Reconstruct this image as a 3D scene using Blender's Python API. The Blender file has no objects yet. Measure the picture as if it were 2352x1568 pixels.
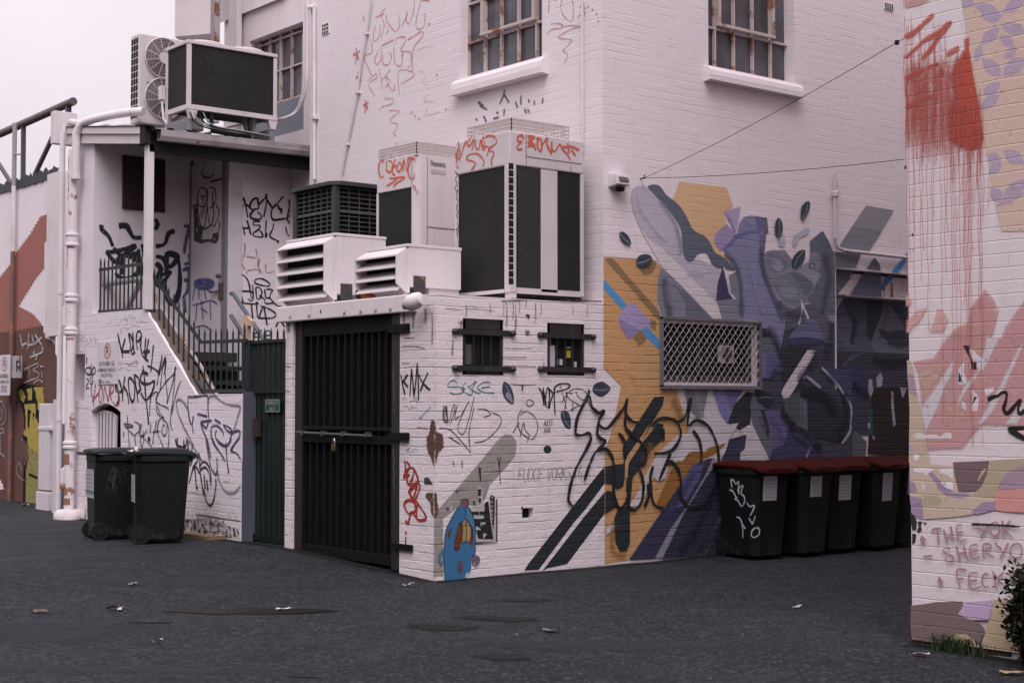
import bpy, bmesh, math, random
from mathutils import Vector, Matrix, noise as mnoise
from mathutils.geometry import tessellate_polygon
random.seed(7)
scene = bpy.context.scene
COL = scene.collection
# ------------------------------------------------------------------ camera model
FPX, CX, CY, HOR, CAMZ = 3450.0, 1176.0, 784.0, 932.0, 1.6
Q = 4096 / 2352
PITCH = math.atan((HOR - CY) / FPX)
YAWL = math.radians(39.32)
FWD = Vector((math.sin(YAWL), math.cos(YAWL), 0))
RGT = Vector((math.cos(YAWL), -math.sin(YAWL), 0))
CF = FWD * math.cos(PITCH) + Vector((0, 0, math.sin(PITCH)))
CU = -FWD * math.sin(PITCH) + Vector((0, 0, math.cos(PITCH)))
CAM = Vector((0, 0, CAMZ))
def ray(px, py):
    return CF + RGT * ((px - CX) / FPX) + CU * ((CY - py) / FPX)
def onX(px, py, X):
    d = ray(px, py); return CAM + d * (X / d.x)
def onY(px, py, Y):
    d = ray(px, py); return CAM + d * (Y / d.y)
def onZ(px, py, z):
    d = ray(px, py); return CAM + d * ((z - CAMZ) / d.z)
# traced frames: origin and scale of the enlargements the outlines were measured in
FR = dict(V=(0, 0, 1 / Q), A=(2350, 650, 1.6504), B=(2050, 1450, 1.7421), C=(2800, 1400, 1.7422), D=(1600, 1500, 1.7423),
          W=(1200, 0, 1.8092), S=(300, 1400, 3.36), S2=(200, 1000, 3.1367), S3=(650, 1750, 3.1367), S1=(200, 500, 3.1367),
          T=(700, 560, 2.851), T2=(700, 1100, 2.851), K=(900, 1150, 1.845), U=(1300, 400, 1.7426), R0=(3500, 0, 3.136),
          R1=(3500, 450, 3.136), R2=(3500, 900, 3.136), R3=(3500, 1350, 3.136), R4=(3500, 1800, 3.136), R5=(3500, 2231, 3.136),
          M=(1780, 1200, 3.1353), P=(1650, 1850, 3.136), L=(0, 1250, 1.8446), L0=(0, 350, 1.6505), N=(250, 1750, 3.136),
          G=(0, 2200, 1.176), QW=(2700, 0, 3.36), Z1=(0, 0, 1.7423), H=(0, 700, 1.96), J=(900, 700, 2.412))
def v(fr, x, y):
    x0, y0, s = FR[fr]; return (x0 + x / s) / Q, (y0 + y / s) / Q
def fX(fr, x, y, X): return onX(*v(fr, x, y), X)
def fY(fr, x, y, Y): return onY(*v(fr, x, y), Y)
def depth(p): return (p - CAM).dot(CF)

# main planes of the place
C0 = onZ(1000, 1335, 0.0)
AX, BY = C0.x, C0.y                      # front of shed and stair block (faces -X); mural wall (faces -Y)
MX = onY(1386, 700, BY).x                # tall wall above the shed (faces -X)
MX2 = MX + .25; YS_ = onX(712, 300, MX).y   # its last bay stands back a little
ZTOP = onX(990, 676, AX).z               # shed roof level
RC = onZ(2096, 1478, -0.1); RX, RY = RC.x, RC.y    # painted block building on the right
def gz(x, y):
    pts = [(-30, -.25), (0, -.16), (6.5, -.1), (BY, 0), (13.9, .115), (60, .13)]
    for (a, za), (b, zb) in zip(pts, pts[1:]):
        if a <= y <= b: return za + (zb - za) * (y - a) / (b - a)
    return pts[0][1] if y < -30 else .13
def ground_at(px, py):
    z = 0
    for _ in range(12):
        p = onZ(px, py, z); z = gz(p.x, p.y)
    return Vector((p.x, p.y, z))

# ------------------------------------------------------------------ objects
def tag(o, label=None, cat=None, group=None, kind=None):
    if label: o['label'] = label
    if cat: o['category'] = cat
    if group: o['group'] = group
    if kind: o['kind'] = kind
    return o
def thing(name, loc, label, cat, group=None, kind=None):
    o = bpy.data.objects.new(name, None); COL.objects.link(o); o.location = loc
    o.empty_display_size = .1
    return tag(o, label, cat, group, kind)
def wloc(o):
    l = Vector((0, 0, 0))
    while o is not None:
        l += Vector(o.location); o = o.parent
    return l
def lin(c):
    c /= 255.0
    return c / 12.92 if c <= .04045 else ((c + .055) / 1.055) ** 2.4
class MB:
    """collects shapes and links them as ONE mesh object"""
    def __init__(s): s.v = []; s.f = []; s.m = []; s.uv = []
    def face(s, pts, m=0, uv=None):
        n = len(s.v); s.v += [Vector(p) for p in pts]; s.f.append(tuple(range(n, n + len(pts)))); s.m.append(m); s.uv.append(uv)
    def grid(s, rows, m=0, closed=False, cap=False):
        n = len(s.v); w = len(rows[0])
        for r in rows: s.v += [Vector(p) for p in r]
        for i in range(len(rows) - 1):
            for j in range(w if closed else w - 1):
                k = (j + 1) % w
                s.f.append((n + i * w + j, n + i * w + k, n + (i + 1) * w + k, n + (i + 1) * w + j)); s.m.append(m); s.uv.append(None)
        if cap:
            s.f.append(tuple(n + j for j in range(w))[::-1]); s.m.append(m); s.uv.append(None)
            b = n + (len(rows) - 1) * w
            s.f.append(tuple(b + j for j in range(w))); s.m.append(m); s.uv.append(None)
        return s
    def box(s, x0, x1, y0, y1, z0, z1, m=0):
        x0, x1 = sorted((x0, x1)); y0, y1 = sorted((y0, y1)); z0, z1 = sorted((z0, z1))
        n = len(s.v)
        s.v += [Vector(p) for p in ((x0, y0, z0), (x1, y0, z0), (x1, y1, z0), (x0, y1, z0), (x0, y0, z1), (x1, y0, z1), (x1, y1, z1), (x0, y1, z1))]
        for f in ((0, 3, 2, 1), (4, 5, 6, 7), (0, 1, 5, 4), (1, 2, 6, 5), (2, 3, 7, 6), (3, 0, 4, 7)):
            s.f.append(tuple(n + i for i in f)); s.m.append(m); s.uv.append(None)
        return s
    def bar(s, a, b, w, h=None, up=(0, 0, 1), m=0):
        """rectangular bar from a to b"""
        a, b = Vector(a), Vector(b); h = h or w
        d = (b - a).normalized(); u = Vector(up)
        if abs(d.dot(u)) > .98: u = Vector((1, 0, 0))
        r = d.cross(u).normalized(); u = r.cross(d)
        q = [r * (w / 2) * i + u * (h / 2) * j for i, j in ((-1, -1), (1, -1), (1, 1), (-1, 1))]
        return s.grid([[a + k for k in q], [b + k for k in q]], m, True, True)
    def tube(s, pts, r, seg=10, m=0, cap=True):
        pts = [Vector(p) for p in pts]; rows = []; rr = r if isinstance(r, (list, tuple)) else [r] * len(pts)
        prev = None
        for i, p in enumerate(pts):
            d = (pts[min(i + 1, len(pts) - 1)] - pts[max(i - 1, 0)]).normalized()
            u = prev if prev is not None else (Vector((0, 0, 1)) if abs(d.z) < .9 else Vector((1, 0, 0)))
            x = d.cross(u).normalized(); u = x.cross(d).normalized(); prev = u
            rows.append([p + (x * math.cos(a) + u * math.sin(a)) * rr[i] for a in (2 * math.pi * k / seg for k in range(seg))])
        return s.grid(rows, m, True, cap)
    def lathe(s, c, prof, seg=16, m=0):
        c = Vector(c)
        return s.grid([[c + Vector((r * math.cos(a), r * math.sin(a), z)) for a in (2 * math.pi * k / seg for k in range(seg))] for r, z in prof], m, True, True)
    def prism(s, poly, vec, m=0):
        """closed polygon swept along vec"""
        vec = Vector(vec); p = [Vector(a) for a in poly]; n = len(s.v); k = len(p)
        s.v += p + [a + vec for a in p]
        tris = tessellate_polygon([p])
        for t in tris:
            s.f.append(tuple(n + i for i in t)); s.m.append(m); s.uv.append(None)
            s.f.append(tuple(n + k + i for i in t[::-1])); s.m.append(m); s.uv.append(None)
        for i in range(k):
            j = (i + 1) % k; s.f.append((n + i, n + j, n + k + j, n + k + i)); s.m.append(m); s.uv.append(None)
        return s
    def build(s, name, mats, parent=None, label=None, bevel=0, smooth=False, fix=True):
        me = bpy.data.meshes.new(name)
        L = wloc(parent) if parent else Vector((0, 0, 0))
        me.from_pydata([p - L for p in s.v], [], s.f)
        for m in (mats if isinstance(mats, (list, tuple)) else [mats]): me.materials.append(m)
        for p, m in zip(me.polygons, s.m): p.material_index = m
        if any(u is not None for u in s.uv):
            ul = me.uv_layers.new(name='UVMap')
            for p, u in zip(me.polygons, s.uv):
                if u is not None:
                    for li, c in zip(p.loop_indices, u): ul.data[li].uv = c
        if fix:
            bm = bmesh.new(); bm.from_mesh(me); bmesh.ops.recalc_face_normals(bm, faces=bm.faces); bm.to_mesh(me); bm.free()
        if smooth:
            for p in me.polygons: p.use_smooth = True
        me.update()
        o = bpy.data.objects.new(name, me); COL.objects.link(o)
        if parent: o.parent = parent
        if label: o['label'] = label
        if smooth:
            try: me.set_sharp_from_angle(angle=math.radians(40))
            except Exception: pass
        if bevel:
            b = o.modifiers.new('bevel', 'BEVEL'); b.width = bevel; b.segments = 2; b.limit_method = 'ANGLE'; b.angle_limit = math.radians(50); b.harden_normals = False
        return o
def one(mb, name, mats, label, cat, group=None, kind=None, **kw):
    """a thing that is one mesh; its origin moves to its base"""
    xs = [p.x for p in mb.v]; ys = [p.y for p in mb.v]; zs = [p.z for p in mb.v]
    loc = Vector(((min(xs) + max(xs)) / 2, (min(ys) + max(ys)) / 2, min(zs)))
    mb.v = [p - loc for p in mb.v]
    o = mb.build(name, mats, **kw); o.location = loc
    return tag(o, label, cat, group, kind)
def copy_tree(o, parent=None):
    c = o.copy(); COL.objects.link(c); c.parent = parent
    for ch in list(o.children): copy_tree(ch, c)
    return c

# ------------------------------------------------------------------ materials
class NT:
    def __init__(s, name):
        s.mat = bpy.data.materials.new(name); s.mat.use_nodes = True
        s.t = s.mat.node_tree; s.t.nodes.clear()
        s.out = s.t.nodes.new('ShaderNodeOutputMaterial'); s.b = s.t.nodes.new('ShaderNodeBsdfPrincipled')
        s.t.links.new(s.b.outputs[0], s.out.inputs[0])
    def n(s, ty, ins=None, **kw):
        d = s.t.nodes.new(ty)
        for k, x in kw.items(): setattr(d, k, x)
        for k, x in (ins or {}).items(): s.set(d.inputs[k], x)
        return d
    def set(s, sock, x):
        if isinstance(x, bpy.types.NodeSocket): s.t.links.new(x, sock)
        elif isinstance(x, bpy.types.Node): s.t.links.new(x.outputs[0], sock)
        else:
            if sock.type == 'RGBA' and not hasattr(x, '__len__'): x = (x, x, x, 1)
            if sock.type == 'RGBA' and len(x) == 3: x = (*x, 1)
            sock.default_value = x
    def math(s, op, a, b=0.0, c=0.0, clamp=False):
        d = s.n('ShaderNodeMath', operation=op, use_clamp=clamp); s.set(d.inputs[0], a); s.set(d.inputs[1], b); s.set(d.inputs[2], c); return d.outputs[0]
    def pos(s): return s.n('ShaderNodeNewGeometry').outputs['Position']
    def obj(s): return s.n('ShaderNodeTexCoord').outputs['Object']
    def noise(s, vec, scale, detail=3, rough=.55, dist=0):
        return s.n('ShaderNodeTexNoise', {'Vector': vec, 'Scale': scale, 'Detail': detail, 'Roughness': rough, 'Distortion': dist}).outputs['Fac']
    def scaled(s, vec, sc): return s.n('ShaderNodeVectorMath', {0: vec, 1: sc}, operation='MULTIPLY').outputs[0]
    def ramp(s, x, lo, hi, a=0., b=1.):
        d = s.n('ShaderNodeMapRange', {'Value': x, 'From Min': lo, 'From Max': hi, 'To Min': a, 'To Max': b}, interpolation_type='SMOOTHSTEP'); return d.outputs[0]
    def mix(s, f, a, b, mode='MIX'):
        d = s.n('ShaderNodeMix', data_type='RGBA', blend_type=mode); s.set(d.inputs[0], f); s.set(d.inputs[6], a); s.set(d.inputs[7], b); return d.outputs[2]
    def bump(s, h, strength=.3, dist=.01, normal=None):
        d = s.n('ShaderNodeBump', {'Height': h, 'Strength': strength, 'Distance': dist})
        if normal is not None: s.set(d.inputs['Normal'], normal)
        return d.outputs[0]
    def done(s, color=None, rough=None, metal=None, normal=None, alpha=None, spec=None):
        for k, x in (('Base Color', color), ('Roughness', rough), ('Metallic', metal), ('Normal', normal), ('Alpha', alpha), ('Specular IOR Level', spec)):
            if x is not None: s.set(s.b.inputs[k], x)
        return s.mat

def brick_group(name, bw, row, mortar, lowz, highz, amp, zoff=0.0, vert=.16, keep=.10, rough=1.0):
    """relief of painted brick courses: wavering bed joints that come and go, fainter upright joints, lumpy paint"""
    g = bpy.data.node_groups.new(name, 'ShaderNodeTree')
    for o, ty in (('Normal', 'NodeSocketVector'), ('Mortar', 'NodeSocketFloat'), ('Rough', 'NodeSocketFloat')):
        g.interface.new_socket(o, in_out='OUTPUT', socket_type=ty)
    s = NT.__new__(NT); s.t = g
    out = g.nodes.new('NodeGroupOutput')
    p = s.pos(); sep = s.n('ShaderNodeSeparateXYZ', {0: p})
    u = s.math('ADD', sep.outputs[0], sep.outputs[1])
    w1 = s.math('MULTIPLY', s.math('SUBTRACT', s.noise(p, 2.2, 2), .5), .028 * rough)
    w2 = s.math('MULTIPLY', s.math('SUBTRACT', s.noise(p, 13, 3), .5), .012 * rough)
    zr = s.math('DIVIDE', s.math('ADD', s.math('ADD', sep.outputs[2], zoff), s.math('ADD', w1, w2)), row)
    fl = s.math('FLOOR', zr); fr = s.math('FRACT', zr)
    d = s.math('MULTIPLY', s.math('MINIMUM', fr, s.math('SUBTRACT', 1.0, fr)), row)
    ur = s.math('ADD', s.math('DIVIDE', s.math('ADD', u, w2), bw), s.math('MULTIPLY', fl, .5))
    fu = s.math('FRACT', ur); dv = s.math('MULTIPLY', s.math('MINIMUM', fu, s.math('SUBTRACT', 1.0, fu)), bw)
    cell = s.n('ShaderNodeTexWhiteNoise', {0: s.n('ShaderNodeCombineXYZ', {0: s.math('FLOOR', ur), 1: fl, 2: 0.0}).outputs[0]}, noise_dimensions='3D').outputs['Value']
    line = s.noise(s.n('ShaderNodeCombineXYZ', {0: s.math('MULTIPLY', u, 1.6), 1: s.math('MULTIPLY', fl, 7.3), 2: 0.0}).outputs[0], 1.0, 3, .6)
    hl = s.math('MULTIPLY', s.ramp(d, mortar, mortar * .25), s.ramp(line, .46, .66, keep, 1.0))
    vl = s.math('MULTIPLY', s.ramp(dv, mortar, mortar * .25), s.ramp(s.noise(p, 3.0, 3), .42, .62, vert * .2, vert))
    fac = s.math('MAXIMUM', hl, vl)
    low = s.math('MULTIPLY', s.ramp(sep.outputs[2], highz, lowz, .30, 1.0), s.ramp(sep.outputs[1], 13.9, 14.6, 1.0, .5))
    h = s.math('SUBTRACT', 1.0, fac)
    h = s.math('ADD', h, s.math('MULTIPLY', cell, .22))
    h = s.math('ADD', h, s.math('MULTIPLY', s.noise(p, 42, 5, .68), .6 * rough))
    h = s.math('ADD', h, s.math('MULTIPLY', s.noise(p, 9, 3), .6 * rough))
    nrm = s.n('ShaderNodeBump', {'Height': h, 'Strength': low, 'Distance': amp}).outputs[0]
    s.set(out.inputs['Normal'], nrm); s.set(out.inputs['Mortar'], s.math('MULTIPLY', fac, low)); s.set(out.inputs['Rough'], s.noise(p, 38, 4, .65))
    return g
BRK = brick_group('painted brick relief', .24, .0815, .009, 1.6, 4.0, .0125)
BLK = brick_group('painted block relief', .345, .0925, .0065, -9, -8, .022, .045, .55, .7, .6)
def white_wall(name, base, grp, dirt=(.30, .26, .26), amount=.3, streak=.25, mort=.25, mcol=None, pitz=None):
    s = NT(name); p = s.pos(); g = s.n('ShaderNodeGroup', node_tree=grp or BRK)
    if grp is None: mort = 0
    c = s.mix(s.math('MULTIPLY', s.ramp(s.noise(p, .9, 5, .6), .4, .8), .14), base, tuple(x * .80 for x in base))
    c = s.mix(s.math('MULTIPLY', s.ramp(s.noise(p, 3.1, 6, .68, .4), .56, .74), amount), c, dirt)
    st = s.noise(s.scaled(p, (7, 7, .5)), 1.0, 4, .6)
    c = s.mix(s.math('MULTIPLY', s.ramp(st, .56, .78), streak), c, dirt)
    c = s.mix(s.math('MULTIPLY', g.outputs['Mortar'], mort), c, mcol or tuple(x * .45 for x in base))
    c = s.mix(s.math('MULTIPLY', s.ramp(s.noise(p, 60, 3, .7), .60, .72), amount * .8), c, dirt)
    if pitz:      # chipped paint with old grime in the lowest courses of the wall
        zz = s.n('ShaderNodeSeparateXYZ', {0: p}).outputs[2]
        k = s.math('MULTIPLY', s.ramp(zz, pitz, .05), s.ramp(s.noise(p, 7, 6, .7), .52, .6))
        c = s.mix(s.math('MULTIPLY', k, .85), c, (.07, .06, .05))
    nrm = g.outputs['Normal'] if grp else s.bump(s.math('ADD', s.noise(p, 9, 4), s.math('MULTIPLY', s.noise(p, 50, 4, .7), .4)), .5, .010)
    return s.done(c, .72, normal=nrm, spec=.25)
_pc = {}
def paint(col, grp=None, soft=None, wear=.0, rough=.6, op=1.0):
    """sprayed / brushed paint; soft = overspray edge across a stroke"""
    key = (tuple(round(x, 3) for x in col), grp.name if grp else None, soft, wear, rough, op)
    if key in _pc: return _pc[key]
    s = NT('paint'); p = s.pos()
    c = s.mix(s.math('MULTIPLY', s.noise(p, 2.3, 4), .35), col, tuple(x * .78 for x in col))
    nrm = None; a = None
    if grp:
        g = s.n('ShaderNodeGroup', node_tree=grp); nrm = g.outputs['Normal']
        c = s.mix(s.math('MULTIPLY', g.outputs['Mortar'], .3), c, tuple(x * .45 for x in col))
    if soft is not None:
        vv = s.n('ShaderNodeSeparateXYZ', {0: s.n('ShaderNodeUVMap').outputs[0]}).outputs[1]
        d = s.math('ABSOLUTE', s.math('SUBTRACT', s.math('MULTIPLY', vv, 2.0), 1.0))
        d = s.math('ADD', d, s.math('MULTIPLY', s.math('SUBTRACT', s.noise(p, 55, 3), .5), .35))
        a = s.math('MULTIPLY', s.ramp(d, 1.0, 1.0 - soft), op)
    elif op < 1: a = op
    if wear:
        k = s.ramp(s.noise(p, 17, 5, .7), .35 + wear * .25, .30 + wear * .1, 1 - wear * .15, .15)
        k = s.math('SUBTRACT', 1.0, s.math('MULTIPLY', s.ramp(s.noise(p, 16, 6, .72), .62 - wear * .2, .72 - wear * .2), .9))
        a = k if a is None else s.math('MULTIPLY', a, k)
    _pc[key] = s.done(c, rough, normal=nrm, alpha=a, spec=.3)
    return _pc[key]
def metal_paint(name, col, rough=.45, dirt=.25, rust=0.0, dcol=(.18, .15, .13), bumpy=.0, spec=.4):
    s = NT(name); p = s.obj()
    c = s.mix(s.math('MULTIPLY', s.ramp(s.noise(p, 2.0, 5, .6), .42, .8), dirt), col, dcol)
    st = s.noise(s.scaled(p, (14, 14, .8)), 1.0, 4)
    c = s.mix(s.math('MULTIPLY', s.ramp(st, .55, .8), dirt), c, dcol)
    if rust:
        k = s.ramp(s.noise(p, 7.0, 6, .7), .66 - rust * .3, .74 - rust * .3)
        c = s.mix(k, c, s.mix(s.noise(p, 30, 3), (.22, .085, .035), (.10, .045, .03)))
    nrm = s.bump(s.noise(p, 40 if bumpy else 6, 3), .15 + bumpy, .004)
    return s.done(c, rough, normal=nrm, spec=spec)
def plain(name, col, rough=.6, metal=0., spec=.3, var=.2, scale=8):
    s = NT(name); p = s.obj()
    c = s.mix(s.math('MULTIPLY', s.noise(p, scale, 4), var * 2), col, tuple(x * .6 for x in col))
    return s.done(c, rough, metal, spec=spec)
def asphalt_mat():
    s = NT('asphalt'); p = s.pos()
    big = s.noise(s.scaled(p, (.5, .5, 1)), 1.0, 7, .68, .8)
    swp = s.noise(s.scaled(p, (.22, .75, 1)), 1.3, 5, .6, .8)
    fine = s.noise(p, 75, 3, .75); mid = s.noise(p, 16, 6, .75)
    c = s.mix(s.ramp(big, .3, .7), (.0058, .0072, .0098), (.0152, .0184, .0245))
    c = s.mix(s.math('MULTIPLY', s.ramp(swp,   .50, .64), .75), c, (.0065, .007, .0085))
    c = s.mix(s.math('MULTIPLY', s.ramp(s.noise(p, 1.1, 6, .7, 1.0), .58, .70), .35), c, (.020, .0235, .030))
    c = s.mix(s.math('MULTIPLY', s.ramp(fine, .55, .66), .9), c, (.038, .044, .055))
    c = s.mix(s.math('MULTIPLY', s.ramp(mid, .52, .62), .65), c, (.005, .0053, .0062))
    agg = s.n('ShaderNodeTexVoronoi', {'Vector': p, 'Scale': 46.0}, feature='F1').outputs['Color']; ag = s.n('ShaderNodeSeparateColor', {0: agg}).outputs[0]
    c = s.mix(s.math('MULTIPLY', s.ramp(ag, .72, .86), .75), c, (.046, .050, .058)); c = s.mix(s.math('MULTIPLY', s.ramp(ag, .26, .12), .7), c, (.0035, .004, .005))
    c = s.mix(s.math('MULTIPLY', s.ramp(s.noise(p, 5.5, 5, .7), .50, .64), .5), c, (.0048, .0056, .0072)); c = s.mix(s.math('MULTIPLY', s.ramp(s.noise(p, 2.7, 6, .7, .6), .55, .68), .45), c, (.026, .030, .038))
    cr = s.n('ShaderNodeTexVoronoi', {'Vector': s.n('ShaderNodeVectorMath', {0: p, 1: s.n('ShaderNodeTexNoise', {'Vector': p, 'Scale': 1.5, 'Detail': 4}).outputs['Color']}, operation='ADD').outputs[0], 'Scale': .42}, feature='DISTANCE_TO_EDGE').outputs['Distance']
    crack = s.ramp(cr, .006, .001)
    crack = s.math('MULTIPLY', crack, s.ramp(s.noise(p, .5, 2), .5, .6))
    c = s.mix(s.math('MULTIPLY', crack, .7), c, (.010, .010, .011))
    h = s.math('ADD', s.math('MULTIPLY', fine, .5), s.math('MULTIPLY', mid, .6))
    h = s.math('SUBTRACT', h, crack)
    rgh = s.math('ADD', s.ramp(swp, .5, .66, .88, .66), 0.0)
    return s.done(c, rgh, normal=s.bump(h, .55, .012), spec=.3)
def alb(rgb, w):
    """surface colour from an observed colour and the white paint beside it"""
    return tuple(min(.85, max(.004, lin(c) / lin(k) * a)) for c, k, a in zip(rgb, w, (.80, .715, .755)))
# ------------------------------------------------------------------ paint on flat surfaces
def spline(pts, sub=5, closed=False):
    n = len(pts)
    if n < 3: return pts
    out = []
    for i in range(n if closed else n - 1):
        p0 = pts[(i - 1) % n] if closed or i else pts[0]
        p1 = pts[i]; p2 = pts[(i + 1) % n]
        p3 = pts[(i + 2) % n] if closed or i + 2 < n else pts[-1]
        for k in range(sub):
            t = k / sub; t2 = t * t; t3 = t2 * t
            out.append(tuple(.5 * (2 * b + (c - a) * t + (2 * a - 5 * b + 4 * c - d) * t2 + (3 * b - a - 3 * c + d) * t3) for a, b, c, d in zip(p0, p1, p2, p3)))
    if not closed: out.append(pts[-1])
    return out
def pairs(l): return [(l[i], l[i + 1]) for i in range(0, len(l), 2)]
class Paint:
    def __init__(s, ax, val, off=.003, grp=None):
        s.ax, s.val, s.off, s.grp = ax, val, off, grp; s.mb = MB(); s.mats = []; s.k = 0; s.ws = 1.6; s.dk = .00009
    def mi(s, m):
        if m not in s.mats: s.mats.append(m)
        return s.mats.index(m)
    def ab(s, fr, x, y):
        p = (onX if s.ax == 'X' else onY)(*v(fr, x, y), s.val)
        return (p.y if s.ax == 'X' else p.x, p.z)
    def w3(s, a, b, off):
        return Vector((s.val - off, a, b)) if s.ax == 'X' else Vector((a, s.val - off, b))
    def metres(s, fr, x, y, w):
        p = (onX if s.ax == 'X' else onY)(*v(fr, x, y), s.val)
        return w / FR[fr][2] / Q * depth(p) / FPX
    def lay(s):
        s.k += 1; return s.off + s.k * s.dk
    def raw(s, ab, w, mat, closed=False):
        """ribbon through in-plane points"""
        off = s.lay(); m = s.mi(mat); n = len(ab); L = 0; prev = None
        for i in range(n):
            a0 = ab[max(i - 1, 0)]; a1 = ab[min(i + 1, n - 1)]
            dx, dy = a1[0] - a0[0], a1[1] - a0[1]; d = math.hypot(dx, dy) or 1e-6
            ww = w * (1 + .22 * math.sin(L / w * .55 + n) + .10 * math.sin(L / w * 1.7)) * (.72 if n > 6 and i in (0, n - 1) else 1)
            nx, ny = -dy / d * ww / 2, dx / d * ww / 2
            if i: L += math.hypot(ab[i][0] - ab[i - 1][0], ab[i][1] - ab[i - 1][1])
            o = off + i * .000012
            cur = (s.w3(ab[i][0] + nx, ab[i][1] + ny, o), s.w3(ab[i][0] - nx, ab[i][1] - ny, o), L)
            if prev: s.mb.face([prev[0], prev[1], cur[1], cur[0]], m, [(prev[2], 0), (prev[2], 1), (cur[2], 1), (cur[2], 0)])
            prev = cur
    def stroke(s, fr, l, w, mat, sub=5):
        p = pairs(l); ab = [s.ab(fr, *q) for q in p]
        s.raw(spline(ab, sub) if sub > 1 else ab, s.metres(fr, *p[0], w) * s.ws, mat)
    def strokes(s, fr, ls, w, mat, sub=5):
        for l in ls: s.stroke(fr, l, w, mat, sub)
    def poly(s, fr, l, mat, smooth=False, sub=4):
        ab = [s.ab(fr, *q) for q in pairs(l)]
        s.rawpoly(spline(ab, sub, True) if smooth else ab, mat)
    def rawpoly(s, ab, mat):
        off = s.lay(); m = s.mi(mat)
        p = [Vector((a, b, 0)) for a, b in ab]
        for t in tessellate_polygon([p]):
            s.mb.face([s.w3(p[i].x, p[i].y, off) for i in t], m, [(0, .5)] * 3)
    def softpoly(s, fr, l, mat, feather, smooth=False):
        """sprayed area with a feathered edge; the material fades across v"""
        ab = [s.ab(fr, *q) for q in pairs(l)]; ab = spline(ab, 4, True) if smooth else ab
        w = s.metres(fr, l[0], l[1], feather); n = len(ab)
        if sum(a[0] * b[1] - b[0] * a[1] for a, b in zip(ab, ab[1:] + ab[:1])) < 0: ab = ab[::-1]
        nr = []
        for i in range(n):
            (ax_, ay_), (bx_, by_), (cx_, cy_) = ab[i - 1], ab[i], ab[(i + 1) % n]
            e1 = Vector((bx_ - ax_, by_ - ay_)).normalized(); e2 = Vector((cx_ - bx_, cy_ - by_)).normalized(); m = e1 + e2
            m = m.normalized() if m.length > .2 else e1
            nr.append((-m.y, m.x))
        off = s.lay(); m = s.mi(mat); inn = [(a + x * w / 2, b + y * w / 2) for (a, b), (x, y) in zip(ab, nr)]; out = [(a - x * w / 2, b - y * w / 2) for (a, b), (x, y) in zip(ab, nr)]
        P = [Vector((a, b, 0)) for a, b in inn]
        for t in tessellate_polygon([P]): s.mb.face([s.w3(P[i].x, P[i].y, off) for i in t], m, [(0, .5)] * 3)
        for i in range(n):
            j = (i + 1) % n; s.mb.face([s.w3(*inn[i], off), s.w3(*out[i], off), s.w3(*out[j], off), s.w3(*inn[j], off)], m, [(0, .5), (0, 0), (0, 0), (0, .5)])
    def ragged(s, fr, l, mat, amp=6, step=9, seed=1):
        p = pairs(l); rnd = random.Random(seed); out = []
        for (x0, y0), (x1, y1) in zip(p, p[1:] + p[:1]):
            n = max(1, int(math.hypot(x1 - x0, y1 - y0) / step))
            for k in range(n): out += [x0 + (x1 - x0) * k / n + rnd.uniform(-amp, amp), y0 + (y1 - y0) * k / n + rnd.uniform(-amp, amp)]
        s.poly(fr, out, mat)
    def dot(s, fr, x, y, r, mat, ry=None):
        s.poly(fr, [c for k in range(12) for c in (x + r * math.cos(k * .5236), y + (ry or r) * math.sin(k * .5236))], mat)
    def build(s, name, parent, label=None):
        sgn = s.mb.build(name, s.mats, parent, label, fix=False); return sgn
def pr(col, grp=BRK, soft=.6, wear=.15, op=1.0): return paint(col, grp, soft, wear, op=op)

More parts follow.
